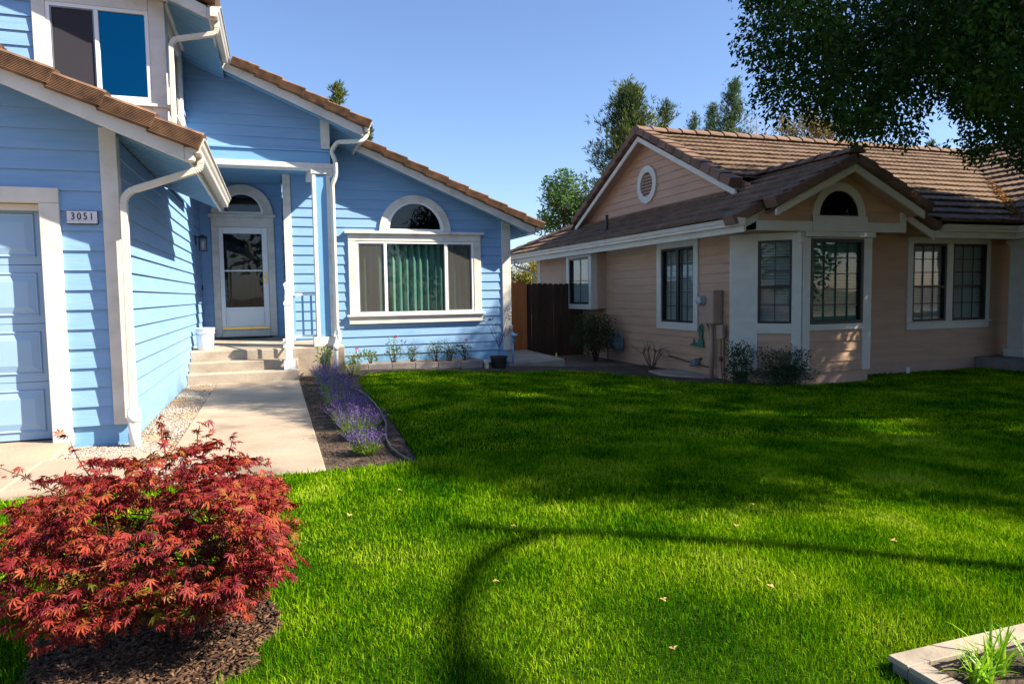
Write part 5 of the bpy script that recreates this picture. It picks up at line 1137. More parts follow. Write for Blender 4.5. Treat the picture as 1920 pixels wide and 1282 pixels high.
def lavender(x, y, w, h, label, fl=1.0, zf=.0):
    t = thing('lavender', label, 'lavender', (x, y, 0), 'lavender row beside the path')
    n = int(420*w/.26); a = rng.uniform(0, 2*pi, n); r = np.sqrt(rng.uniform(0, 1, n))*w*.42; B = np.stack([x+r*np.cos(a), y+r*np.sin(a)*1.1, np.full(n, .0)], 1)
    D = unit(np.stack([np.cos(a)*r/w*1.5, np.sin(a)*r/w*1.5, np.full(n, 1.0)], 1)+rng.normal(0, .18, (n, 3))); L = h*.62*rng.uniform(.5, 1.0, n)
    parts = [cards(B, D, rdir(n), L, .007+0*L)]
    k = n*2; j = rng.integers(0, n, k); f = rng.uniform(.25, 1, k)[:, None]; parts.append(cards(B[j]+D[j]*L[j][:, None]*f, unit(D[j]+rng.normal(0, .6, (k, 3))), rdir(k), rng.uniform(.02, .045, k), np.full(k, .006)))
    add_cards('foliage', parts, 'lavender_green', t)
    s = int(190*w/.26*fl); a = rng.uniform(0, 2*pi, s); r = np.sqrt(rng.uniform(0, 1, s))*w*.40; B = np.stack([x+r*np.cos(a), y+r*np.sin(a), np.full(s, .03)], 1); D = unit(np.stack([np.cos(a)*r/w*1.9, np.sin(a)*r/w*1.9, np.full(s, 1.0)], 1)+rng.normal(0, .12, (s, 3))); L = h*rng.uniform(.72, 1.05, s)
    add_cards('stems', [cards(B, D, rdir(s), L, np.full(s, .0035))], 'lavender_green', t)
    parts = []
    for q in range(9):
        T = B+D*(L*(1-.012*q/h*.5))[:, None]-D*.008*q+rng.normal(0, .0035, (s, 3)); parts.append(cards(T, unit(D*.5+rdir(s)), rdir(s), np.full(s, .014), np.full(s, .010)))
    add_cards('flower_spikes', parts, 'lavender_flower', t)
for i, (x, y, w, h, lb) in enumerate(((.66, 5.62, .24, .27, 'front lavender plant of the row with bright green base and pink purple flowers'), (.66, 6.25, .27, .36, 'second lavender plant from the lawn end of the bed'),
    (.67, 6.85, .26, .37, 'third lavender plant from the lawn end in half shade'), (.69, 7.45, .27, .38, 'fourth lavender plant from the lawn end in the middle of the row'), (.67, 8.1, .27, .38, 'fifth lavender plant from the lawn end, in tree shade'),
    (.69, 8.8, .28, .40, 'sixth lavender plant from the lawn end, in tree shade'), (.66, 9.5, .28, .42, 'second lavender plant from the porch end'), (.67, 10.25, .30, .46, 'dark lavender plant at the porch end beside the drain pipe'))): lavender(x+.02*sin(i*2.3), y, w*.76, h*(.72+.08*sin(i*1.7)), lb, 1.0)

def bush(name, label, cat, c, R, n, L, Wd, mt, group=None, base=None, stems=7, shell=.25, lumps=.14, zb=.1, twig='twig_dark', up=.2):
    """small shrub: stems rising to a leafy crown"""
    c = np.array(c, float); R = np.array(R, float); base = np.array(base if base is not None else (c[0], c[1], c[2]-R[2]*1.1)); t = thing(name, label, cat, tuple(base), group)
    st = MB()
    for i in range(stems):
        d = rdir(1, .4)[0]; branchy(st, base+np.array([rng.normal(0, .02), rng.normal(0, .02), 0]), c+d*R*.75, .008+R[2]*.01, .002, .03)
    st.build('stems', twig, t, smooth=True)
    d = rdir(n, zb); ph = rng.uniform(0, 6, 3); q = 1+lumps*(np.sin(d[:, 0]*6+ph[0])+np.sin(d[:, 1]*7+ph[1])+np.sin(d[:, 2]*6+ph[2])); r = np.clip(1-np.abs(rng.normal(0, shell, n)), .1, 1)*q; P = c+d*R*r[:, None]; P = P[P[:, 2] > base[2]+.02]; n = len(P); d = unit((P-c)/R)
    D = unit(d+rng.normal(0, .6, (n, 3))+np.array([0, 0, up])); add_cards('leaves', [cards(P, D, unit(rdir(n)+d*.6), L*rng.uniform(.7, 1.2, n), Wd*rng.uniform(.8, 1.2, n))], mt, t); return t
bush('green_shrub', 'small feathery green shrub behind the lavender by the drain pipe', 'shrub', (1.12, 11.35, .10), (.16, .16, .14), 900, .04, .007, 'lavender_green')
bush('young_sapling', 'thin leafy sapling in front of the grey porch wall', 'plant', (.72, 11.35, .36), (.12, .10, .14), 150, .05, .024, 'bright_leaf', base=(.72, 11.35, 0), stems=4)
RG = 'rose bushes in the raised bed'
for x, h, w, lb, fl in ((1.33, .20, .13, 'pale pruned rose with one pink bloom at the left end of the raised bed', 'flower_pink'), (1.60, .22, .15, 'low yellow green rose bush second from the left in the raised bed', None), (2.02, .36, .17, 'tallest rose bush with a dark red bloom under the wide window pane', 'flower_red'), (2.36, .26, .13, 'small dark rose bush between the tallest rose and the middle of the bed', None), (2.78, .32, .17, 'loose rose bush right of the middle of the raised bed', None), (3.05, .27, .13, 'second rose bush from the right end of the raised bed', None), (3.33, .28, .13, 'rose bush with a pink bloom at the right end of the raised bed', 'flower_pink')):
    t = bush('rose_bush', lb, 'rose', (x, 12.55, .06+h*.62), (w, .14, h*.55), int(170*w/.13), .045, .024, 'rose_leaf', RG, base=(x, 12.55, .04), stems=6, shell=.4, lumps=.25)
    if fl:
        V = []; k = 26; d = rdir(k, .3); P = np.array([x+.02, 12.45, .10+h*1.2])+d*.012; add_cards('bloom', [cards(P, d, rdir(k), np.full(k, .026), np.full(k, .024))], fl, t)
bush('brown_shrub', 'thin browning shrub in front of the dark fence and pink wall', 'shrub', (6.78, 14.2, .32), (.50, .48, .46), 5200, .05, .022, 'shrub_brown', base=(6.85, 14.2, -.27), stems=12, shell=.35)
bush('evergreen_shrub', 'small dark evergreen shrub at the corner of the pink house', 'shrub', (7.18, 9.52, .04), (.20, .2, .33), 1500, .045, .022, 'shrub_leaf', base=(7.2, 9.5, -.27), stems=8, lumps=.2)
bush('evergreen_shrub', 'wider dark evergreen shrub under the angled bay window', 'shrub', (7.70, 9.06, -.03), (.46, .24, .26), 3000, .045, .022, 'shrub_leaf', base=(7.7, 9.05, -.27), stems=14, lumps=.32)
def twig_plants():
    t = thing('bare_shrub', 'leafless twiggy shrub against the pink wall under the casement window', 'shrub', (7.0, 12.0, -.27)); m = MB()
    for i in range(8):
        a = 2*pi*i/8+.3; e = np.array([7.0+.12*cos(a), 12.0+.28*sin(a), .02+.12*rng.random()]); branchy(m, (7.0, 12.0, -.28), e, .014, .007)
        for j in range(4): f = e+np.array([rng.normal(0, .06), rng.normal(0, .14), rng.uniform(.05, .22)]); branchy(m, e, f, .006, .002)
    m.build('branches', 'bark', t, smooth=True)
    x, y = 3.95, 12.36; t = thing('maple_sapling', 'spindly red leaved maple sapling standing in the black nursery pot', 'sapling', (x, y, .07)); m = MB(); T = []
    for q in ((3.66, 12.3, .80), (3.78, 12.35, .82), (4.12, 12.3, .96), (4.2, 12.35, .60), (4.08, 12.4, .50), (3.98, 12.36, .70), (4.16, 12.3, .86)):
        branchy(m, (x+.01, y, .28), q, .005, .002, .06); T += [np.array(q)+rng.normal(0, .035, 3) for _ in range(9)]
    m.tube([(x, y, .06), (x+.01, y, .30)], .007, 6); m.build('stems', 'twig_dark', t); P = np.array(T); n = len(P); v, f = palmate(P, rdir(n, -.3), rdir(n, .8), rng.uniform(.025, .045, n)); add_cards('leaves', [(v, f)], 'maple_red', t)
twig_plants()

# ---- the big shade tree on the right (two trunks outside the frame)
CL_A = '''12.97,6.4,8.19,0.59 7.78,1.83,4.16,0.39 10.7,5.96,3.46,0.59 8.51,1.76,6.46,0.55 11.72,1.25,5.13,0.4 12.5,7.42,6.02,0.46 10.9,7.56,3.94,0.54 10.81,6.25,6.17,0.43 10.99,1.56,3.67,0.43 8.81,5.95,4.9,0.48 13.4,4.47,3.17,0.49 7.01,5.56,6.06,0.56 13.36,7.07,5.33,0.51 12.29,5.49,5.79,0.51 12.79,4.58,4.62,0.58 13.28,1.93,4.01,0.5 12.73,3.2,7.23,0.5 7.81,3.9,5.25,0.43 10.71,8.44,5.57,0.45 9.91,1.27,6.94,0.48 11.09,8.43,6.65,0.51 7.21,4.12,4.73,0.54 13,1.75,4.6,0.44 12.82,1.68,5.57,0.39 10.52,8.18,7.06,0.46 7.99,3.12,4.91,0.54 9.44,3.88,3.64,0.44 12.57,7.78,4.47,0.36 9.73,1.27,7.91,0.49 12.35,7.42,7.75,0.38 10.38,2.71,5.93,0.54 12,1.78,7.91,0.42 11.19,4.54,4.28,0.45 8.8,4.62,7.45,0.49 11.46,8.36,5.03,0.43 12.51,5.26,7.52,0.53 10.66,1.75,7.82,0.58 9.11,0.99,6.29,0.53 6.81,5.49,3.57,0.43 13.32,5.13,3.33,0.37 7.33,3.14,4.93,0.52 10.64,4.48,9.28,0.42 12.1,0.66,6.59,0.54 10.2,5.36,9.02,0.45 10.18,6.33,6.48,0.45 11.25,8.32,6.08,0.4 10.9,3.93,8.86,0.49 8.72,8.18,4.79,0.51 13.11,7.63,6.83,0.37 7.17,2.4,5.21,0.38 10.09,8.51,6.77,0.48 11.08,6.04,7.03,0.55 12.55,6.59,5.95,0.52 10.01,7.13,6.15,0.49 10.22,2.4,3.27,0.47 12.69,1.85,4.02,0.43 10.05,7.37,4.57,0.43 6.51,5.48,6.9,0.38 8.25,5.73,6,0.57 7.23,7.36,6.32,0.44 11.11,7.65,6.75,0.47 13.51,4.88,5.7,0.46 7.55,5.38,3.32,0.47 8.11,5,3.81,0.57 10.32,0.83,4.21,0.46 10,4.86,6.01,0.43 9.13,4.38,4.91,0.37 7.16,2.99,3.87,0.38 8.16,2.21,5.13,0.51 8.55,3.2,6.44,0.56 7.83,4.22,6.97,0.52 8,0.85,6.11,0.5 7.5,8.24,5.93,0.42 6.69,4.87,7.07,0.37 11.38,6.17,8,0.47 10.78,4.89,7.57,0.59 8.1,3.5,3.37,0.41 10.63,1.44,4.76,0.45 9.83,3.75,6,0.43 6.91,2.57,3.77,0.42 8.56,1.64,4.2,0.41 6.54,5.17,5.4,0.43 7.84,4.79,6.32,0.48 8.16,0.68,5.21,0.59 13.52,3.16,6.7,0.52 10.94,2.56,6.12,0.45 11.42,6.48,6.6,0.5 12.45,6.98,6.87,0.6 6.66,6.27,5.89,0.5 12.72,8.41,6.97,0.48 13.5,3.38,8.32,0.44 8.62,6.51,7.45,0.46 8.43,2.18,3.9,0.52 11.95,5.61,5.13,0.5 12.02,7.37,3.72,0.39 7.37,4.63,4.41,0.41 11.83,4.68,5.07,0.52 9.27,8.45,5.89,0.55 12.25,6.97,4.59,0.42 9.03,3.01,5.79,0.58 12.73,0.84,5.3,0.48 12.55,2.12,6.68,0.49 10.54,2.38,7.11,0.57 8.96,3.96,6.7,0.52 5.33,5.67,4.76,0.48 7.25,5.7,7.04,0.45 8.42,7.94,5.81,0.53 10.24,5.25,6.38,0.45 13.09,4.88,6.23,0.58 6.16,3.39,4.81,0.41 13.28,1.62,7.54,0.43 7.69,6.17,3.85,0.49 6.09,5.54,4.83,0.41 9.22,3.32,3.31,0.45 8.57,5.16,4.36,0.48 10.37,6.68,8.29,0.56 12.51,5.94,3.35,0.5 11.48,4.15,6.4,0.55 9.2,3.09,4.17,0.53 9.67,2.12,8.05,0.43 11.14,2.39,3.93,0.43 6.83,3.39,5.86,0.4 11.74,3.89,7.58,0.44 6.25,5.89,6.15,0.41 7.14,4.98,6.73,0.37 7.53,6.85,5.74,0.4 13.26,1.29,4.25,0.46 9.4,6.18,4.26,0.44 9.13,6.73,7.98,0.38 8.19,8.49,4.95,0.38 7.13,6.83,3.78,0.38 7.7,4.77,7.83,0.37 10.11,4.34,4.41,0.58 11.55,2.17,7.88,0.37 7.1,4.83,7.53,0.55 6.75,4.79,6.09,0.5 11.36,3.18,5.75,0.45 8.86,3.77,3.29,0.39 11.09,1.47,7.34,0.43 11.87,6.83,3.99,0.56 12.34,6.23,7.12,0.37 12.08,3.91,4.31,0.51 10.51,5.89,8.16,0.55 11.19,4.93,3.28,0.53 11.37,0.94,7.6,0.51 12.65,4.98,3.34,0.56 8.48,5.03,9.07,0.4 13.41,5.73,7.66,0.42 13.07,8.17,5.7,0.47 9.35,5.51,3.67,0.43 11.66,6.99,5.5,0.57 10.95,8.99,5.24,0.44 10.94,6.68,4.15,0.58 6.37,6.17,4.91,0.37 10.19,0.27,6.34,0.36 9.92,0.14,5.41,0.51 12.74,6.39,4.63,0.39 7.57,1.23,5.1,0.52 12.29,8.42,5.86,0.39 10.3,3.44,6.23,0.48 10.68,6.35,7.72,0.43 10.37,3.03,5.22,0.41 5.95,7.15,4.91,0.45 7.23,5.1,3.88,0.43 12.42,2.85,5.62,0.36 9.24,2,3.83,0.6 10.71,7.39,5.3,0.44 8.04,7.1,4.6,0.49 9.97,1.27,5.01,0.59 8.3,5.88,4.2,0.36 12.5,7.93,7.98,0.51 12.02,1.13,7.59,0.42 9.81,8.67,5.62,0.47 11.2,7.97,4.54,0.45 9.04,1.06,7.42,0.44 5.07,6.12,5.17,0.42 5.82,6.44,5.68,0.56 12.54,4.35,6.41,0.41 10.38,8.06,4.35,0.49 10.28,7.8,5.08,0.37 11.13,3.04,7.31,0.41 12.05,2.16,4.14,0.36 8.67,4.86,4.83,0.39 7.82,4.92,6.9,0.45 12.67,7.34,4.29,0.43 12.5,7.33,5.08,0.51 8.48,6.4,5.7,0.5 7.21,1.98,5.77,0.37 10.48,6.57,3.21,0.51 13.12,5.08,3.78,0.39 11.63,3.82,9.07,0.55 9.84,7.47,5.47,0.56 11.89,1.54,3.74,0.4 9.55,4.81,5.28,0.37 10.11,1.4,3.7,0.49 8.24,4.03,6.37,0.46 6.88,1.92,5.35,0.36 11.6,6.13,3.68,0.46 11.54,5.18,4.61,0.47 7.84,2.88,3.39,0.44 13.26,3.19,5.8,0.48 9.46,6.85,5.06,0.59 12.25,6.07,6.55,0.44 11.91,3.4,6.74,0.53 7.74,2.99,6.58,0.57 12.66,8.47,4.96,0.44 10.75,2.81,8.35,0.6 11.26,0.81,4.36,0.36 6.92,6.01,4.59,0.54 12.94,5.48,8.19,0.47 11.18,8.61,4.51,0.4 12.15,2.77,3.42,0.38 10.23,6.02,5.13,0.53 5.99,2.22,4.46,0.45 9.66,4.3,8.44,0.39 9.51,0.49,7.1,0.44 12.57,5.95,7.69,0.37 9.38,1.1,4.42,0.53 9.13,5.03,5.25,0.37 12.71,4.83,5.27,0.49 10.27,2.89,4.66,0.47 8.56,2.42,6.5,0.46 9.02,2.24,5.49,0.43 7.69,3.95,3.15,0.52 13.43,8.18,6.74,0.5 6.96,4.58,3.62,0.42 9.85,1.1,6.36,0.41 6.5,2.75,4.22,0.52 12.05,3.07,8.1,0.45 10.87,5.23,5.81,0.45 11.93,0.81,5.18,0.37 11.88,4.03,8.36,0.56 10.57,7.84,5.95,0.43 10.59,6.76,5.98,0.42 12.35,4.44,4.09,0.36 8.59,8.96,6.05,0.52 8.75,5.6,7.81,0.41 11.36,2.79,3.12,0.41 6.71,3.84,4.96,0.4 12.33,6.86,8.53,0.49 9.75,8.78,4.77,0.45 11.79,5.75,8.6,0.55 8.04,7.08,6.92,0.4 8.1,4.37,7.91,0.39 10.84,1.98,4.46,0.56 9.33,2.82,5.05,0.56 6.42,5.11,3.93,0.5 11.36,0.09,6.39,0.48 6.5,5.76,5.18,0.43 12.14,8.67,6.83,0.44 11.68,2.06,6.14,0.48 9.25,1.6,6.74,0.57 9.78,3.26,8.82,0.56 7.76,4.58,4.93,0.57 8.58,1.07,6.78,0.58 13.3,5.76,5.64,0.39 6.97,4.21,5.61,0.54 9.65,0.98,5.57,0.42 11.67,1.38,4.36,0.42 8.79,4.04,5.73,0.54 11.36,4.66,5.89,0.46 12.79,1.12,7.16,0.58 11.27,6.62,4.9,0.51 11.6,5.51,3.56,0.39 12.31,7.77,6.6,0.54 7.72,4.03,8.22,0.4 7.43,2.97,5.93,0.53 6.19,6.64,6.18,0.48 10.95,5.37,7.08,0.36 10.39,4.2,5.99,0.5 13.12,6.71,3.62,0.39 8.68,7.37,5.5,0.55 7.24,6.28,3.41,0.18 4.85,5.29,3.67,0.21 6.5,7.71,5.24,0.16 6.22,7.43,5.11,0.16 5.29,6.92,4.95,0.25 8.23,5.86,3.17,0.26 5.11,6.01,4.04,0.26 5.39,6.25,3.81,0.15 4.48,5.1,3.07,0.14 4.66,4.3,3.05,0.14 5.47,6.06,3.46,0.18 6.53,6.08,4.03,0.25 5.93,6.53,3.67,0.16 7.91,6.52,4.27,0.17 6.18,5.26,3.36,0.24 5.33,5.58,3.54,0.17 6.13,6.88,3.49,0.17 5.21,4.94,3.41,0.18 4.9,4.31,3.28,0.17 5.78,5.33,3.75,0.3 4.62,4.62,3.56,0.15 6.63,6.9,3.85,0.19 7.19,7.44,4.18,0.16 7.57,5.32,4.37,0.21 8.08,5.56,2.81,0.17 6.92,5.89,3.52,0.25 4.36,4.98,3.89,0.19 5.99,4.24,3.47,0.17 7.27,5.6,4.39,0.2 8.18,5.76,2.72,0.14 5.19,5.4,3.22,0.15 5.24,5.09,3.1,0.28 6.66,8.08,4,0.15 4.03,5.04,3.4,0.25 6.33,6.58,4.18,0.19 7.47,5.74,2.85,0.19 4.47,4.93,3.41,0.19 4.48,5.23,3.62,0.2 6.76,4.96,3.28,0.27 5.96,4.57,2.97,0.29 7.47,5.55,3.99,0.23 5.72,4.31,3.38,0.22 7.84,5.65,2.95,0.16 6.85,4.81,2.97,0.17 4.69,4.74,2.95,0.28 4.59,4.27,3.55,0.15 8.71,6.07,3.12,0.18 5.54,4.5,3.84,0.29 8.32,6.01,4.71,0.24 4.69,5.45,4.05,0.26 5.37,6.27,4.32,0.17 5.89,7.1,3.91,0.24 5.7,6.14,3.19,0.2 4.4,5.31,3.26,0.27 7.56,6.82,4.29,0.26 6.69,7.09,4.79,0.23 8.17,6.19,3.98,0.13 5.2,4.69,2.76,0.25 5.19,4.23,3.26,0.23 6,4.8,3.53,0.25 4.29,4.59,3.03,0.19 5.48,5.7,3.3,0.21 5.76,4.6,3.41,0.2 6.31,6.04,4.37,0.26 8.02,6.52,4.84,0.21 5.62,5.74,2.94,0.18 5.3,3.77,3.35,0.27 6.34,4.53,3.81,0.2 5.14,4.68,3.02,0.14 7.9,6.12,4.52,0.26 5.44,4.22,3.55,0.23 6.78,4.87,4.03,0.14 5.62,4.39,2.84,0.19 4.98,4.99,3.26,0.17 6.37,5.65,2.84,0.15 7.15,6.2,4.22,0.16 6.87,6.12,2.99,0.16 7.39,7.27,3.84,0.2 4.64,4,3.57,0.26 5.48,6.02,3.88,0.24 5.03,5.4,3.92,0.27 8.41,6.48,2.97,0.2 5.87,5.56,3.25,0.2 5.1,6.54,3.97,0.27 5.15,6.25,4.45,0.14 6.08,5.54,3.89,0.24 6.91,7.33,4.52,0.29 5.11,5,3.65,0.24 7.55,7.57,3.49,0.26 6.4,4.95,3.02,0.13 7.39,7,3.94,0.19 5.21,6.57,4.67,0.27 6.57,4.57,2.91,0.3 5.11,4.49,3.23,0.14 7.45,6.8,3.79,0.14 5.41,5.03,3.45,0.15 6.01,4.23,3.83,0.2 5.13,5.1,2.73,0.15 7.14,4.99,4.3,0.14 5.61,4.81,3.89,0.16 5.78,4.08,2.88,0.28 4.58,5.81,4.27,0.16 4.95,3.84,3.34,0.23 8.63,6.1,2.79,0.17 7.06,5.16,2.72,0.23 5.24,3.9,2.74,0.19 5.93,5.04,3.89,0.23 5.75,4.91,3.34,0.24 4.43,4.55,2.82,0.23 6.29,4.95,3.24,0.22 5.64,5.93,3.17,0.13 6.92,7.47,3.74,0.13 5.24,4.85,3.95,0.17 7.59,6.15,4.27,0.21 7.04,7.56,4.96,0.2 7.98,5.62,3.77,0.15 6.5,7,4.47,0.14 4.35,5,3.13,0.13 7.75,6.04,3.34,0.21 6.85,6.59,3.27,0.23 5.04,3.88,2.75,0.14 6.86,6.33,3.13,0.22 5.55,6.76,4.68,0.19 4.98,4.54,3,0.2 4.29,4.58,3.29,0.21 4.9,6.39,4.57,0.13 8.25,5.81,3.51,0.13 8.6,6.38,3.31,0.21 6.66,5.07,4.35,0.23 6.89,7.21,3.73,0.23 8.19,6.3,4.74,0.17 4.19,4.99,3.75,0.16 6.54,7.65,4.8,0.14 5.81,7.98,5.38,0.24 7.21,5.66,4.67,0.16 6.09,4.55,3.33,0.26 5.37,5.52,2.91,0.14 7.83,7.13,4.13,0.24 6.67,5.09,3.51,0.13 4.5,5.7,3.91,0.21 6.97,7.76,3.68,0.21 4.52,4.74,3.29,0.14 6.77,4.93,2.71,0.28 5.12,3.76,3.05,0.15 5.21,3.69,2.82,0.16 4.94,4.08,2.99,0.19 8.03,6.24,3.43,0.14 8.42,6.27,3.58,0.24 5.12,4.34,3.83,0.22 8.58,6.24,3.98,0.17 4.74,4.34,2.71,0.19 6.15,6.5,3.38,0.14 7.22,5.68,3.8,0.18 8.46,5.89,3.68,0.14 4.64,5.04,3.51,0.16 6.86,7.28,5.18,0.19 8.02,6.18,3.21,0.22 7.98,5.75,3.44,0.15 6.44,7.27,5.24,0.23 5.65,5.02,3.02,0.13 6.35,4.77,3.68,0.2 5.48,7.1,4.7,0.13 5.34,4.57,3.62,0.19 6.35,7.98,5.22,0.29 7.14,6.84,3.25,0.22 5.4,4.51,3.36,0.27 5.42,4.07,2.94,0.22 8.12,6.55,4.02,0.17 5.22,4.72,3.27,0.19 7.9,5.87,3.19,0.17 7.26,5.68,3.53,0.27 6.71,5.31,2.73,0.15 4.62,5.02,3.21,0.15 4.12,4.83,3.22,0.15 4.73,5.28,3.05,0.16 5.82,5.43,3.02,0.16 5.39,4.28,2.87,0.13 4.63,5.64,3.54,0.18 5.32,6.48,3.43,0.29 7.49,5.8,4.66,0.21 8.48,5.84,2.83,0.15 4.91,5.86,3.11,0.21 8.04,6.07,4.21,0.14 7.52,5.83,3.28,0.14 5.57,3.89,3.57,0.19 6.09,6.48,4.8,0.28 5.52,5.4,3.37,0.29 4.24,5.85,4.26,0.15 8.41,6.35,4.28,0.14 5.85,7.16,4.3,0.3 5.38,5.27,3.59,0.16 5.1,5.41,4.29,0.2 8.74,6.04,3.45,0.21 5.57,6.34,3.46,0.16 7.54,7.19,3.47,0.25 5.37,4.96,4.12,0.17 7.91,6,4.85,0.21 5.59,6.45,4.47,0.24 5.5,6.74,4.31,0.15 5.85,5.87,3.56,0.17 5.71,4.07,3.74,0.28 4.88,4.85,2.75,0.21 5.72,6.69,4.83,0.14 4.21,4.78,3.61,0.22 7.75,7.29,3.8,0.25 9.49,4.05,9.78,0.39 13.51,-1.31,8.13,0.32 9.84,1.55,4.57,0.25 7.13,5.53,7.86,0.36 12.94,8.35,8.02,0.45 11.28,0.93,6.1,0.44 12.38,-0.63,9,0.37 4.85,5.46,4.96,0.28 11.72,0.98,4.57,0.39 12.76,7.95,5.92,0.3 12.67,5.41,8.69,0.44 11.41,7.49,7.39,0.48 12.81,-0.12,4.66,0.34 11.4,8.24,7.93,0.27 8.5,8.88,4.99,0.35 12.28,2.04,7.8,0.28 12.49,0.3,7.17,0.37 11.69,3.83,4.94,0.3 10.3,2.05,7.4,0.42 12.56,4.84,7.58,0.26 11.27,7.72,7.9,0.32 12.71,-0.87,9.7,0.4 12.49,7.27,9,0.48 11.95,-1,7.51,0.44 11.85,8.51,7.48,0.36 9.57,1.5,4.87,0.25 10.63,9.15,6.33,0.26 9.46,0.48,6.35,0.44 13.28,1.23,4.98,0.27 9.92,0.63,7.45,0.35 12.28,8.95,8.23,0.27 9.88,2.1,6.3,0.28 10.55,0.09,6.35,0.3 12.85,0.66,8.98,0.42 12.2,-2.07,9.42,0.41 12.11,-0.86,9.43,0.3 11.71,7.11,7.35,0.33 10.65,0.14,8.57,0.33 12.84,3.03,5.97,0.26 7.47,6.94,6.57,0.49 11.13,5.5,7.7,0.46 7.16,3.67,6.72,0.31 13.01,1.58,8.91,0.39 12.27,7.15,5.58,0.4 10.11,1.93,6.82,0.34 13.44,7.41,4.58,0.41 9.17,5.94,8.49,0.29 11.06,1.9,7.14,0.29 13.47,4.59,9.17,0.29 13.1,8.61,8.59,0.27 9.62,4.03,8.85,0.33 11.6,5.06,5.24,0.42 13.55,3,10.18,0.3 8.95,2.78,7.94,0.46 11.21,8.75,7.61,0.31 11.53,9.02,5.97,0.43 9.88,3.61,9.48,0.3 7.43,1.61,4.79,0.32 11.16,-0.02,7.41,0.48 11.64,1.74,4.72,0.38 13.5,1.66,8.21,0.28 10.2,5.14,5.26,0.43 8.75,3.87,8.44,0.32 13.44,6.19,7.82,0.5 10.03,8.17,6.15,0.29 8.42,3.73,5.46,0.32 11.62,6.7,8.23,0.42 11.15,7.52,5.59,0.39 13.28,5.9,8.34,0.41 9.14,2.3,4.66,0.34 11.24,0.3,9.79,0.46 13.35,4.12,7.1,0.44 12.86,1.8,7.46,0.26 12.69,3.34,4.63,0.5 9.99,1.17,5.63,0.31 12.02,-0.83,5.65,0.36 8.43,4.63,8.83,0.32 10.91,4.83,4.93,0.4 12.23,5.17,8.04,0.32 13.18,7.87,9.3,0.47 12.55,0.75,7.54,0.27 11.28,5.22,8.34,0.28 12.55,5.19,6.26,0.45 6.44,1.89,4.9,0.37 12.91,6.02,8.87,0.46 10.14,4.62,6.9,0.26 12.02,0.91,7.11,0.29 9.43,9.18,5.48,0.48 12.48,6.3,8.39,0.44 12.73,-0.57,4.93,0.43 11.76,6.26,7.41,0.41 12.14,7.89,7.66,0.46 6.78,1.96,4.64,0.36 11.6,3,4.14,0.23 10.51,1.8,9.28,0.21 13.44,0.54,7.31,0.15 10.26,-0.1,8.2,0.27 9.11,3.59,9.1,0.15 12.06,0.33,5.1,0.28 11.66,3.16,3.19,0.21 8.16,1.31,5.64,0.17 11.24,0.4,3.9,0.15 9.6,1.81,5.82,0.21 6.9,3.34,3.4,0.27 11.01,-0.12,5.34,0.18 8.99,0.64,5.9,0.23 13.27,0.15,4.73,0.22 8.55,1.74,5.3,0.18 10.15,2.16,5.23,0.25 7.1,3.83,5.97,0.29 13.16,0.92,6.36,0.24 7.48,3.62,7.22,0.19 9.35,1.76,4.62,0.29 6.28,2.95,4.64,0.25 8.91,2.58,4.7,0.16 10.74,1.45,3.21,0.28 10.92,-0.75,5.22,0.26 12.67,0.91,5.74,0.19 10.09,0.14,4.72,0.21 5.86,2.42,3.56,0.2 7.97,1.73,5.16,0.21 8.1,3.98,7.55,0.17 8.47,5.04,7.36,0.28 9.37,3.63,9.24,0.29 10.61,1.27,5.15,0.19 7.71,3.49,6.26,0.17 12.66,1.48,3.73,0.27 11.32,0.51,3.61,0.27 7.83,4.26,7.63,0.25 11.55,0.09,4.4,0.21 12.59,0.49,5.52,0.23 10.76,0.02,5.88,0.15 13.05,-0.53,5.65,0.2 4.92,4.11,3.52,0.23 5.55,6.07,5.07,0.26 12.75,0.36,6.91,0.22 11.65,-0.5,6.27,0.15 12.24,1.14,5.01,0.22 8.9,6.65,7.18,0.2 7.6,0.51,5.73,0.27 7.75,2.2,5.34,0.25 5.6,7.42,5.2,0.23 9.43,0.83,3.81,0.18 6.2,4.04,4.83,0.16 11.62,-0.67,5.34,0.19 6.19,4.17,5.46,0.28 8.57,5.2,8.26,0.15 6.24,1.33,4.53,0.21 11.36,0.51,5,0.28 7.13,1.29,3.92,0.25 6,5.47,5.81,0.2 6.79,2.2,5.2,0.17 5.29,5.93,5.55,0.19 13.51,3.14,3.16,0.21 12.3,0.28,3.98,0.28 13.36,-0.12,6.95,0.2 9.86,5.25,8.64,0.16 11.13,3.17,3.78,0.24 10.54,5.87,9.36,0.28 10.21,0.21,7.33,0.26 6.34,1.38,4.12,0.26 11.09,-0.48,5.23,0.27 9.85,-0.4,4.88,0.16 9.95,1.93,4.17,0.16 10.38,4.15,9.19,0.27 8.83,1.52,6.2,0.2 11.34,0.55,6.05,0.19 11.89,1.63,3.14,0.2 6.97,2.33,3.15,0.22 6.27,1.93,3.97,0.25 8.34,2.74,7.73,0.23 11.35,1.2,4.18,0.26 7.21,6.71,7.01,0.2 13.54,0.14,6.33,0.21 12.17,0.27,6.75,0.16 13.05,0.31,4.93,0.15 6.14,5.84,5.7,0.22 12.11,2.53,3.75,0.2 8.51,5.48,7.28,0.2 5.32,6.54,5.23,0.19 12.08,-0.1,5.53,0.19 5.92,4.66,5.21,0.26 5.57,2.46,4.2,0.15 12.83,0.49,6.15,0.16 5.87,6.04,5.25,0.16 10.89,2.04,9.31,0.21 11.54,0.18,5.16,0.23 10.83,0.87,4.58,0.27 8.1,5.7,8.11,0.3 6.8,1.8,4.95,0.19 5.16,5.76,5.8,0.18 10.1,1.34,9.1,0.24'''
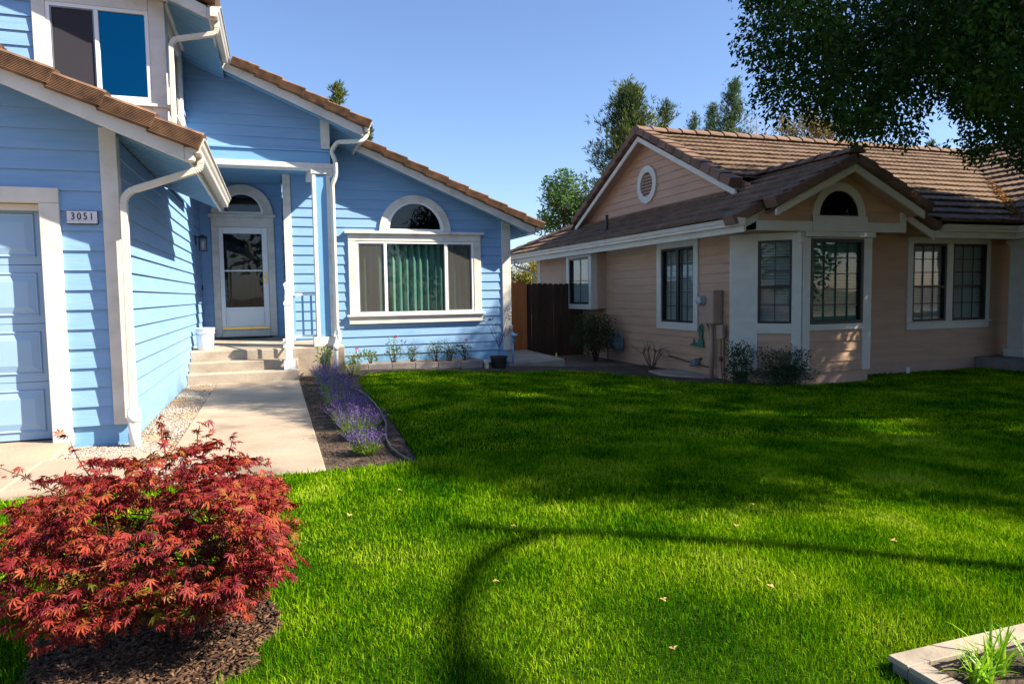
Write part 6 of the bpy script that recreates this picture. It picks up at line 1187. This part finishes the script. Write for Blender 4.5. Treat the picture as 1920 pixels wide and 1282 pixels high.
CL_B = '''18.38,3.97,7.44,0.41 18.06,5.79,9.29,0.57 18.79,3.9,5.7,0.42 18.2,5.06,8.14,0.39 15.51,7.91,5.41,0.55 15.4,5.84,7.35,0.54 15.32,5.79,4.98,0.59 14.81,7.44,5.34,0.56 16.92,5.76,9.35,0.59 18,3.23,7.53,0.53 15.4,5.14,7.71,0.37 13.98,5.07,3.37,0.47 18.33,7.32,5.78,0.56 17.26,2.01,5.86,0.41 16.11,7,7.35,0.37 18.56,5.48,8.35,0.39 16.3,5.27,8.25,0.46 16.63,3.71,6.89,0.5 17.23,3.27,7.97,0.36 17.38,3.39,9.09,0.37 15.36,7.33,5.1,0.39 17.34,5.35,7.96,0.5 18.19,4.84,4.58,0.46 16.44,7.7,7.06,0.46 14.08,5.54,6.53,0.55 14,7.56,7.83,0.51 17.56,4.86,5.57,0.39 17.06,6.24,5.77,0.46 14.15,7.59,6.15,0.38 15.13,6.33,8.32,0.55 15.62,4.41,4.99,0.44 16.57,3.73,3.42,0.46 18.59,2.81,6.12,0.38 15.31,2.46,8.69,0.56 17.79,1.09,6.63,0.56 16.27,5.01,5.59,0.51 18.55,2.11,7.17,0.53 17.34,3.58,3.77,0.46 17.69,2.08,7.16,0.58 15.14,4.76,3.96,0.41 14.12,6.25,3.76,0.6 16.4,5.61,5.28,0.54 15.65,6.76,8.46,0.37 14.66,2.16,4.16,0.59 17.31,5.77,4.49,0.46 15.69,2.49,7.32,0.52 14.68,2.39,5.15,0.57 15.46,1.21,7.44,0.39 13.91,3.04,3.73,0.57 18.04,2.18,8.58,0.6 17.91,2.32,4.73,0.51 17.41,6.84,5.06,0.44 14.67,6.28,8.94,0.49 16.68,6.99,4.99,0.4 14.53,3.23,6.54,0.54 17.81,5.99,7.64,0.53 18.03,2.82,6.73,0.6 13.68,5.15,8.64,0.53 18.53,3.42,6.26,0.52 17.86,0.83,5.01,0.55 14.46,6.35,8.29,0.36 18.16,3.2,5.07,0.55 18.95,4.96,6.45,0.52 13.75,3.76,5.45,0.4 17.24,4.44,4.96,0.53 16.39,4.62,4.44,0.42 16.85,3.29,8.77,0.43 17.22,4.82,7.64,0.39 16.32,0.95,7.06,0.54 16.05,6.48,7.99,0.45 13.69,5.86,4.85,0.36 15.92,3.9,9.09,0.44 15.08,1.65,4.65,0.45 14.36,3.14,4.83,0.45 17.86,3.16,8.76,0.47 15.64,3.02,6.27,0.59 14.69,0.71,5.81,0.45 17.32,5.46,3.94,0.47 15.52,6.08,5.91,0.51 16.12,1.64,8.79,0.59 18.38,5.54,4.86,0.54 15.53,3.59,7.89,0.54 16.47,3.4,6.29,0.59 17.19,6.89,7.74,0.53 15.51,6.89,6.7,0.5 14.93,4.21,6.84,0.37 16.16,7.83,5.22,0.37 16.51,7.51,5.84,0.48 16.34,6.18,5.66,0.41 14.26,4.29,4.89,0.46 17.28,0.92,7.84,0.48 16.46,6.46,8.88,0.49 17.04,1.29,4.88,0.5 17.63,7.06,8.53,0.5 15.82,1.46,5.45,0.58 17.85,4.41,6.13,0.46 14.98,4.44,7.64,0.47 18.89,7.16,6.34,0.57 17.74,7.51,4.74,0.47 16.9,6.28,7.12,0.49 15.55,6.9,5.55,0.51 15.84,4.46,9.31,0.41 14.88,4.36,4.47,0.39 17.98,4.72,7.37,0.45 15.19,7.87,6.39,0.52 13.77,5.21,4.11,0.6 18.27,6.56,6.54,0.59 16.38,1.65,7,0.38 18,2.64,6.03,0.41 17.54,4.04,6.98,0.59 17.28,6.55,3.99,0.53 17.12,4.81,6.31,0.51 14.83,7.92,5.92,0.44 16.62,1.26,4.41,0.51 17.15,3.49,5.2,0.4 15.15,8.43,7.66,0.38 16.61,2.74,4.67,0.48 14.83,3.28,5.84,0.43 17.01,6.38,4.88,0.5 14.48,6.85,7.17,0.45 13.66,4.35,3.78,0.43 14.2,6.48,5.99,0.42 15.75,0.5,6.59,0.37 18.18,7.91,5.09,0.6 14.68,3.61,5.06,0.53 16.31,4.52,8.64,0.44 16.08,4.49,3.67,0.44 17.31,2.24,7.84,0.56 16.34,6.72,6.93,0.37 15.14,6.42,4.6,0.6 17.67,5.03,4.16,0.43 14.56,4.61,6.59,0.42 14.4,2.6,8.87,0.52 18.44,1.89,5.79,0.52 14.91,3.98,6.36,0.43 13.8,6.39,8.47,0.45 15.23,3.28,4.94,0.52 16.45,5.72,6.98,0.38 14.39,5.18,7.04,0.53 17.64,4.73,8.76,0.48 14.96,6.68,6.18,0.57 15.84,2.84,5.32,0.49 14.68,5.51,8.24,0.47 16.78,2.36,6.53,0.56 13.99,4.81,7.72,0.39 17.8,0.61,5.99,0.45 18.74,3.3,6.92,0.57 17.05,7.72,7.93,0.44 16.22,3.2,4.98,0.51 17.02,7.19,4.54,0.46 15.73,5.28,8.46,0.48 15.74,7.47,6.99,0.44 15.98,2.15,4.8,0.37 14.84,1.31,5.71,0.55 18.73,1.96,6.58,0.43 16.02,3.53,8.45,0.53 15.35,5.43,3.98,0.53 15.04,5.2,6.7,0.42 15.3,5.34,8.96,0.45 18.34,5.96,7.14,0.51 17.63,6.25,5.33,0.4 15.6,4.84,6.09,0.57 15.23,1.7,6.36,0.6 17.06,2.7,5.47,0.53 17.97,0.93,7.67,0.41 16.65,4.01,4.98,0.4 16.69,5.71,7.97,0.37 18.88,6.59,7.27,0.47 15.17,2.45,4.33,0.37 15.82,5.4,4.78,0.47 16.18,2.7,8.37,0.56 16.11,4.3,6.78,0.47 15.15,6.97,7.51,0.54 17.61,7.42,6.78,0.38 17.74,6.34,5.99,0.54 16.34,5.56,9.09,0.46 15.77,3.6,4.07,0.47 15,3.78,8.49,0.57 14.49,4.07,8.1,0.55 17.26,3.38,7.42,0.53 14.81,2.45,6.72,0.51 15.96,6.17,9.12,0.5 14.23,4.8,3.81,0.43 16.32,6.35,6.49,0.55 15.29,4.52,6.87,0.37 17.01,6.81,8.72,0.42 17.88,4,5.22,0.38 16.56,1.03,5.79,0.45 16.92,2.69,8.66,0.37 17.95,6.83,5.27,0.49 16.12,6.47,4.01,0.48 15.89,4.34,8.06,0.53 16.88,0.34,5.53,0.55 14.09,7.94,6.91,0.54 14.06,3.92,3.49,0.51 16,2.68,4.73,0.47 18.25,1.95,7.68,0.42 17.85,5.67,8.31,0.57 14.91,3.06,8.53,0.52 14.92,4.93,5.47,0.47 15.17,0.38,6.02,0.42 16.41,2.49,7.71,0.59 14.29,6.9,4.86,0.4 14.47,2.96,7.62,0.59 15.66,8.2,8.22,0.42 15.29,6.72,9.1,0.51 14.97,8.65,6.05,0.44 16.04,3.63,5.65,0.42 16.41,3.22,7.19,0.38 16.12,2.08,4.04,0.47 15.99,8.36,6.08,0.4 16.33,2.28,9.02,0.43 13.83,6.89,7.46,0.57 15.76,0.75,5.89,0.37 14.35,7.16,8.18,0.41 18.03,3.8,8.26,0.51 16.83,8.18,4.84,0.47 17.24,7.81,5.29,0.58 18.37,4.76,8.62,0.5 15.32,3.61,7.08,0.46 16.31,5.45,6.26,0.37 17.32,1.28,4.34,0.37 14.62,5.23,5,0.49 13.86,2.8,6.34,0.37 15.74,3.73,5.09,0.44 14.1,7.4,8.89,0.47 18.84,-2.42,7.58,0.28 18.75,-0.61,7.5,0.33 14.02,-0.36,5.94,0.37 15.2,-2.36,10.05,0.46 16.31,7.24,6.68,0.44 17.56,7.53,6.29,0.38 18.31,-1.05,5,0.44 15.75,-1.89,7.5,0.38 15.53,-1.72,6.08,0.41 15.11,-1.68,7.11,0.46 18.77,7.47,5.27,0.47 16.81,7.29,10.18,0.45 18.67,4.07,9.95,0.28 14.37,2.29,8.13,0.38 18.95,2.19,6.81,0.25 19.02,0.71,7.3,0.33 15.07,1.02,5.07,0.45 15.73,-0.76,4.55,0.5 17.78,-3.66,8.15,0.34 15.34,-0.83,6.57,0.49 15.41,1.08,6.73,0.5 15.07,-0.69,5.91,0.33 17.12,-2.63,6.13,0.26 19.41,6.15,8.76,0.43 14.07,1.42,9.38,0.32 19.28,4.28,7.36,0.48 18.5,2.74,6.84,0.3 17.47,-0.14,8.68,0.44 16.06,-1.76,7.87,0.38 14.37,-2.84,9.7,0.33 17.33,-0.67,5.89,0.4 19.37,-2.41,6.8,0.27 15.61,-2.9,9.96,0.29 17.65,-2.63,7.04,0.42 14.04,4.47,8.94,0.28 16.8,1.81,6.87,0.28 15.98,2.22,8.11,0.49 18.26,-0.33,7.75,0.26 16.71,-2.7,8.14,0.25 16.79,-0.56,8.24,0.29 18.81,-0.56,5.63,0.31 17.56,-0.71,7.97,0.44 19.21,-1.83,8.34,0.5 18.93,3.67,9.28,0.31 18.98,5.26,7.75,0.39 14.13,0.96,4.8,0.45 18.96,-4.23,9.51,0.38 13.94,8.12,8.4,0.27 15.23,-2.34,7.81,0.25 19.11,6.48,6.49,0.26 14.93,7.28,9.86,0.39 18.56,-2.23,6.09,0.4 15.32,1.51,5.5,0.4 18.41,2.63,5.22,0.36 13.83,2.29,5.78,0.34 16.33,3.79,9.92,0.36 19.24,-1.04,9.51,0.37 18.98,-1.83,5.86,0.42 18.52,3.04,8.04,0.34 18.55,5.78,5.78,0.32 13.9,1.39,6.75,0.26 15.53,2.9,4.55,0.46 17.34,7.24,9.82,0.44 18.84,0.53,7,0.38 19.02,6.68,9.42,0.27 15.03,-0.54,7.32,0.37 19.26,4.16,6.68,0.48 18.73,0.53,9.07,0.48 13.83,-2.19,8.81,0.27 14.03,8.7,5.83,0.28 13.94,-0.74,6.4,0.46 19.08,6.05,9.55,0.39 13.83,-2.27,7.88,0.45 15.54,-1.5,8.74,0.35 17.4,0.86,10.05,0.41 17.25,6.47,7.89,0.35 17.25,-1.97,5.37,0.41 19.15,-2.82,9.6,0.26 13.74,8.15,7.15,0.3 16.59,-1.74,4.76,0.29 17.69,-0.25,9.7,0.26 13.73,0.17,5.08,0.29 18.19,-3.12,7.04,0.38 16.55,-1.48,9.92,0.33 18.78,4.59,10.08,0.48 16.9,3.95,6.2,0.49 19.41,4.81,8.68,0.4 14.24,8.99,5.68,0.35 16,-2.7,9.57,0.39 15.82,0.49,8.29,0.33 19.36,-0.51,9.16,0.4 17.34,-0.05,8.11,0.26 14.25,-0.29,7.49,0.34 16.08,-2.66,6.62,0.26 15.94,-1.51,4.62,0.27 16.04,7.2,8.59,0.39 19.22,2.59,6.41,0.32 15.75,4.85,6.89,0.26 18.55,-1.53,7.88,0.46 14.78,8.04,9.31,0.32 14.9,1.78,5.48,0.44 15.19,4.56,9.78,0.34 18.34,5.32,7.4,0.47 15.05,0.6,4.67,0.5 18.33,5.95,6.53,0.28 15.06,4.08,9.63,0.38 16.7,7.62,9.1,0.25 13.93,7.92,9.77,0.33 16.21,7.83,8.98,0.27 18.59,1.7,5.3,0.35 13.73,-0.99,8.68,0.43 19.19,4.42,8.86,0.26 18.61,0.07,6.2,0.32 16.85,-1.32,10.1,0.32 19.43,6,6.78,0.31 15.02,8.88,5.08,0.48 16.56,-0.39,7.22,0.5 19.45,-1.29,6.79,0.4 19.04,-1.55,10.13,0.47 15.01,-2.89,9.31,0.25 18.21,-1.58,4.81,0.25 16.74,5.76,8.37,0.26 15.06,-1.04,5.05,0.26 13.95,-1.71,5.97,0.28 16.09,-0.7,7.76,0.43 18.94,-3.06,7.8,0.29 17.81,1.21,4.63,0.36 15.64,0.63,7.2,0.22 14.57,1.66,6.33,0.17 13.67,1.95,5.17,0.18 15.25,0.41,6.52,0.3 13.74,1.79,3.96,0.17 15.94,-0.19,5.66,0.16 14.94,2.77,3.23,0.21 15.14,1.33,4.33,0.22 13.77,3.33,3.4,0.16 15.69,-0.11,7.63,0.28 14.6,1.32,5.14,0.26 15.13,3.12,3.78,0.16 13.64,0.92,6.41,0.28 15.45,1.77,5.93,0.18 14.85,0.34,7.67,0.17 14.47,0.25,7.68,0.3 15.84,1.67,4.85,0.15 14.62,2.18,3.35,0.24'''
def shade_tree(label, data, trunk, crown_c):
    C_ = np.array([[float(v) for v in q.split(',')] for q in data.split()]); t = thing('shade_tree', label, 'tree', trunk, 'large shade trees on the right'); tr = MB(); b = np.array(trunk, float)
    top = np.array(crown_c, float); fork = b+(top-b)*.42+np.array([0, 0, .3]); branchy(tr, b+np.array([0, 0, -.2]), fork, .26, .20, 0, 6, .02); tr.build('trunk', 'bark', t, smooth=True)
    lb = MB(); idx = rng.choice(len(C_), min(46, len(C_)), replace=False); mains = []
    for i in range(7):
        a = 2*pi*i/7+.4; e = top+np.array([cos(a)*2.4, sin(a)*1.8, rng.uniform(-.3, 1.6)]); branchy(lb, fork, e, .13, .06, .03); mains.append(e)
    for i in idx:
        p = C_[i, :3]; m_ = min(mains, key=lambda e: np.linalg.norm(e-p)); branchy(lb, m_, p, .05, .012, .03)
    lb.build('limbs', 'bark', t, smooth=True)
    parts = []
    for x, y, z, r in C_:
        near = x < 11.5 and y > 2.6
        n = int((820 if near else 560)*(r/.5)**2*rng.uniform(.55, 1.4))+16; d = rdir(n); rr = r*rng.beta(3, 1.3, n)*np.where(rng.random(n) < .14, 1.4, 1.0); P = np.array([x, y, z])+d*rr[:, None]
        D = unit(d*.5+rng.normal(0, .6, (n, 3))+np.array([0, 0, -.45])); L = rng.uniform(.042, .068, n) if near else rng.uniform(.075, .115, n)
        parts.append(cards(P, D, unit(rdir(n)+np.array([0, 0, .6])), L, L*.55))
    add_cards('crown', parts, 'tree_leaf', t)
shade_tree('large dark green shade tree hanging over the pink roof at top right', CL_A, (11.6, 4.0, -.27), (11.2, 4.6, 5.6))
shade_tree('second shade tree farther right whose leaves reach the right edge of the view', CL_B, (17.0, 4.2, -.27), (16.3, 4.6, 6.0))

# ---- trees beyond the houses
def conifer(name, label, x, y, zb, H, R, nb, mt='pine_needle', lean=.75, L=.17, taper=1.0, start=.2, cat='tree', group='trees beyond the houses', per=26):
    t = thing(name, label, cat, (x, y, zb), group); tr = MB(); tr.tube([(x, y, zb-.5), (x+.05, y, zb+H*.5), (x, y, zb+H*.97)], .16, 8, scales=[1.3, .8, .12]); tr.build('trunk', 'bark', t, smooth=True)
    lb = MB(); parts = []
    for i in range(nb):
        f = start+(1-start)*(i+rng.random())/nb; r = R*((1-f)**.95*taper+.05)*rng.uniform(.55, 1.12); a = rng.uniform(0, 2*pi); p = np.array([x, y, zb+H*f]); q = p+np.array([cos(a)*r, sin(a)*r, r*lean*rng.uniform(.6, 1.2)]); branchy(lb, p, q, .03, .008, -.05, 4)
        k = int(per*(.5+r/R)*.75); g = rng.uniform(.3, 1.05, k)[:, None]; sag = -.05*np.linalg.norm(q-p)*np.sin(pi*np.clip(g, 0, 1)); P = p+(q-p)*g+np.array([0, 0, 1])*sag+rng.normal(0, .10*R/2, (k, 3))*np.array([1, 1, .7])
        ax = unit(q-p)
        for _ in range(4): parts.append(cards(P+rng.normal(0, .04, (k, 3)), unit(ax*.7+np.array([0, 0, .55])+rng.normal(0, .45, (k, 3))), rdir(k), rng.uniform(.7, 1.3, k)*L, np.full(k, L*.17)))
    k = 60; P = np.stack([np.full(k, x), np.full(k, y), zb+H*rng.uniform(.88, 1.01, k)], 1); parts.append(cards(P, unit(rdir(k)+np.array([0, 0, 1.4])), rdir(k), np.full(k, L*1.2), np.full(k, L*.3)))
    lb.build('branches', 'bark', t, smooth=True); add_cards('crown', parts, mt, t)
def leafy(name, label, c, R, nc, per, L, mt, zb=0.0, group='trees beyond the houses', rc=.45, cat='tree', open_=.0):
    c = np.array(c, float); R = np.array(R, float); t = thing(name, label, cat, (c[0], c[1], zb), group); tr = MB(); branchy(tr, (c[0], c[1], zb-.3), c-np.array([0, 0, R[2]*.3]), .14, .07, 0, 6, .03)
    parts = []; lb = MB()
    for i in range(nc):
        d = rdir(1)[0]; p = c+d*R*rng.uniform(.25, 1.0)**.6; r = rc*rng.uniform(.6, 1.25); branchy(lb, c-np.array([0, 0, R[2]*.3]), p, .035, .008, .02, 4)
        n = int(per*rng.uniform(.5, 1.2)); dd = rdir(n); P = p+dd*(r*rng.beta(3, 1.5, n))[:, None]; parts.append(cards(P, unit(dd+rng.normal(0, .7, (n, 3))), rdir(n, .4), L*rng.uniform(.7, 1.2, n), L*.55*np.ones(n)))
    tr.build('trunk', 'bark', t, smooth=True); lb.build('limbs', 'bark', t, smooth=True); add_cards('crown', parts, mt, t)
conifer('tall_pine', 'tall loose pine rising behind the gable of the pink house', 16.3, 30, -.3, 11.2, 4.3, 150, L=.25, start=.36, per=70, taper=1.0, lean=.62)
conifer('side_pine', 'short pine tops right of the tall pine behind the pink roof', 18.6, 30.5, -.3, 10.7, 2.5, 52, L=.24, start=.6, per=26)
leafy('green_tree', 'rounded leafy tree between the two houses, left of the tall pine', (12.9, 30, 5.2), (1.35, 1.2, 1.45), 62, 130, .14, 'bright_leaf')
conifer('cypress', 'left small cypress top behind the pink ridge', 20.6, 31, -.3, 10.4, 2.2, 60, 'cypress_leaf', 1.2, .17, 1.0, .6)
conifer('cypress', 'middle wide cypress top behind the pink ridge', 21.7, 31, -.3, 11.0, 2.3, 110, 'cypress_leaf', .8, .17, 1.0, .55)
conifer('cypress', 'tallest narrow cypress beside the hanging shade tree leaves', 22.9, 31, -.3, 12.3, 2.7, 190, 'cypress_leaf', .8, .18, 1.1, .5)
conifer('ridge_pine', 'pine tip peeping over the pink roof below the shade tree', 35.5, 30, -.3, 9.6, 2.0, 60, L=.24, start=.6)
leafy('olive_tree', 'brownish green tree behind the pink ridge under the shade tree', (27.8, 31, 9.2), (3.2, 1.2, 1.5), 80, 110, .15, 'olive_leaf')
def dead_tree():
    t = thing('bare_tree', 'bare pinkish branches of a dead tree behind the pink ridge', 'tree', (25.0, 31.5, -.3), 'trees beyond the houses'); m = MB()
    for i in range(9):
        x = 24.1+i*.22; p = (x, 31.5, 7.0); q = (x+rng.normal(0, .3), 31.5+rng.normal(0, .3), 9.6+rng.uniform(0, 1.0)); pts = branchy(m, p, q, .04, .012)
        for k in range(9):
            s = pts[rng.integers(1, 6)]; branchy(m, s, s+np.array([rng.normal(0, .5), rng.normal(0, .3), rng.uniform(.2, .8)]), .014, .006, 0, 3)
    m.tube([(25, 31.5, -.4), (25, 31.5, 7.2)], .15, 8); m.build('branches', 'bark_pale', t)
dead_tree()
conifer('far_pine', 'pine tops showing over the upper roof of the blue house', 2.75, 30, -.3, 10.15, 1.9, 60, L=.24, start=.6, per=30)
conifer('low_pine', 'small pine tip above the lower roof of the blue house', 4.05, 30, -.3, 8.55, .9, 46, L=.18, start=.62)
leafy('orange_tree', 'leafy citrus tree with orange tinted leaves behind the cedar gate', (8.1, 22, 1.6), (.75, .6, 1.0), 44, 130, .085, 'orange_leaf', rc=.3, group=None)
# ---- litter
for i, (x, y, lb) in enumerate(((-30, -25, 'farthest left'), (-19, -27, 'second from the left'), (-8, -24, 'third from the left'), (2, -27, 'middle'), (12, -25, 'right of the middle'), (23, -26, 'second from the right'), (35, -24, 'farthest right'))):  # unseen tree row added behind the camera to dim sky light and fill reflections
    leafy('sky_block_tree', 'unseen tree added behind the viewer to block sky light, '+lb, (x, y, 3.9), (3.6, 3.0, 3.0), 40, 80, .5, 'tree_leaf', zb=-.2, group='added trees that block sky light', rc=1.9)
def litter():
    n = 900; f = rng.beta(1.1, 2.2, n); x = 12.95+f*2.6+rng.normal(0, .10, n)*(1.2-f); y = 9.12+f*2.6+rng.normal(0, .12, n)*(1.2-f); z = 2.43+.483*np.minimum(np.abs(x-12.9), 9)*(y-9.05 > x-12.9)+.483*(y-9.05)*(y-9.05 <= x-12.9)+.075+rng.uniform(0, .02, n)
    P = np.stack([x, y, z], 1); d = rng.normal(size=(n, 3))*np.array([1, 1, .2]); V, F = cards(P, d, np.tile([0, 0, 1.], (n, 1)), rng.uniform(.04, .09, n), rng.uniform(.012, .04, n)); tag(raw_mesh('roof_litter', V, F, 'dry_leaves'), 'tan fallen leaves gathered in the roof valley of the pink house', 'leaves', None, 'stuff')
    first = None
    for i, (x, y) in enumerate(((1.42, 2.35), (.85, 2.75), (1.9, 2.3), (2.25, 3.0), (1.15, 3.4), (1.25, 2.0), (2.9, 2.6), (.35, 3.9), (1.7, 3.9), (2.6, 3.3), (.7, 4.3))):
        if first is None:
            V, F = cards(np.array([[0, 0, 0.], [0, .002, .001], [.004, 0, .002]]), np.array([[1, .1, .1], [-.3, 1, .2], [-.4, -1, .1]]), np.array([[0, 0, 1.]]*3), np.array([.022, .018, .016]), np.array([.013, .011, .010])); o = first = raw_mesh('dry_leaf', V, F, 'dry_leaves')
        else: o = first.copy(); COL.objects.link(o)
        o.location = (x, y, float(gz(x))+.05); o.rotation_euler = (rng.uniform(-.3, .3), rng.uniform(-.3, .3), rng.uniform(0, 6)); tag(o, 'small tan dry leaf lying on the sunlit grass', 'leaf', 'dry leaves on the lawn')
litter()
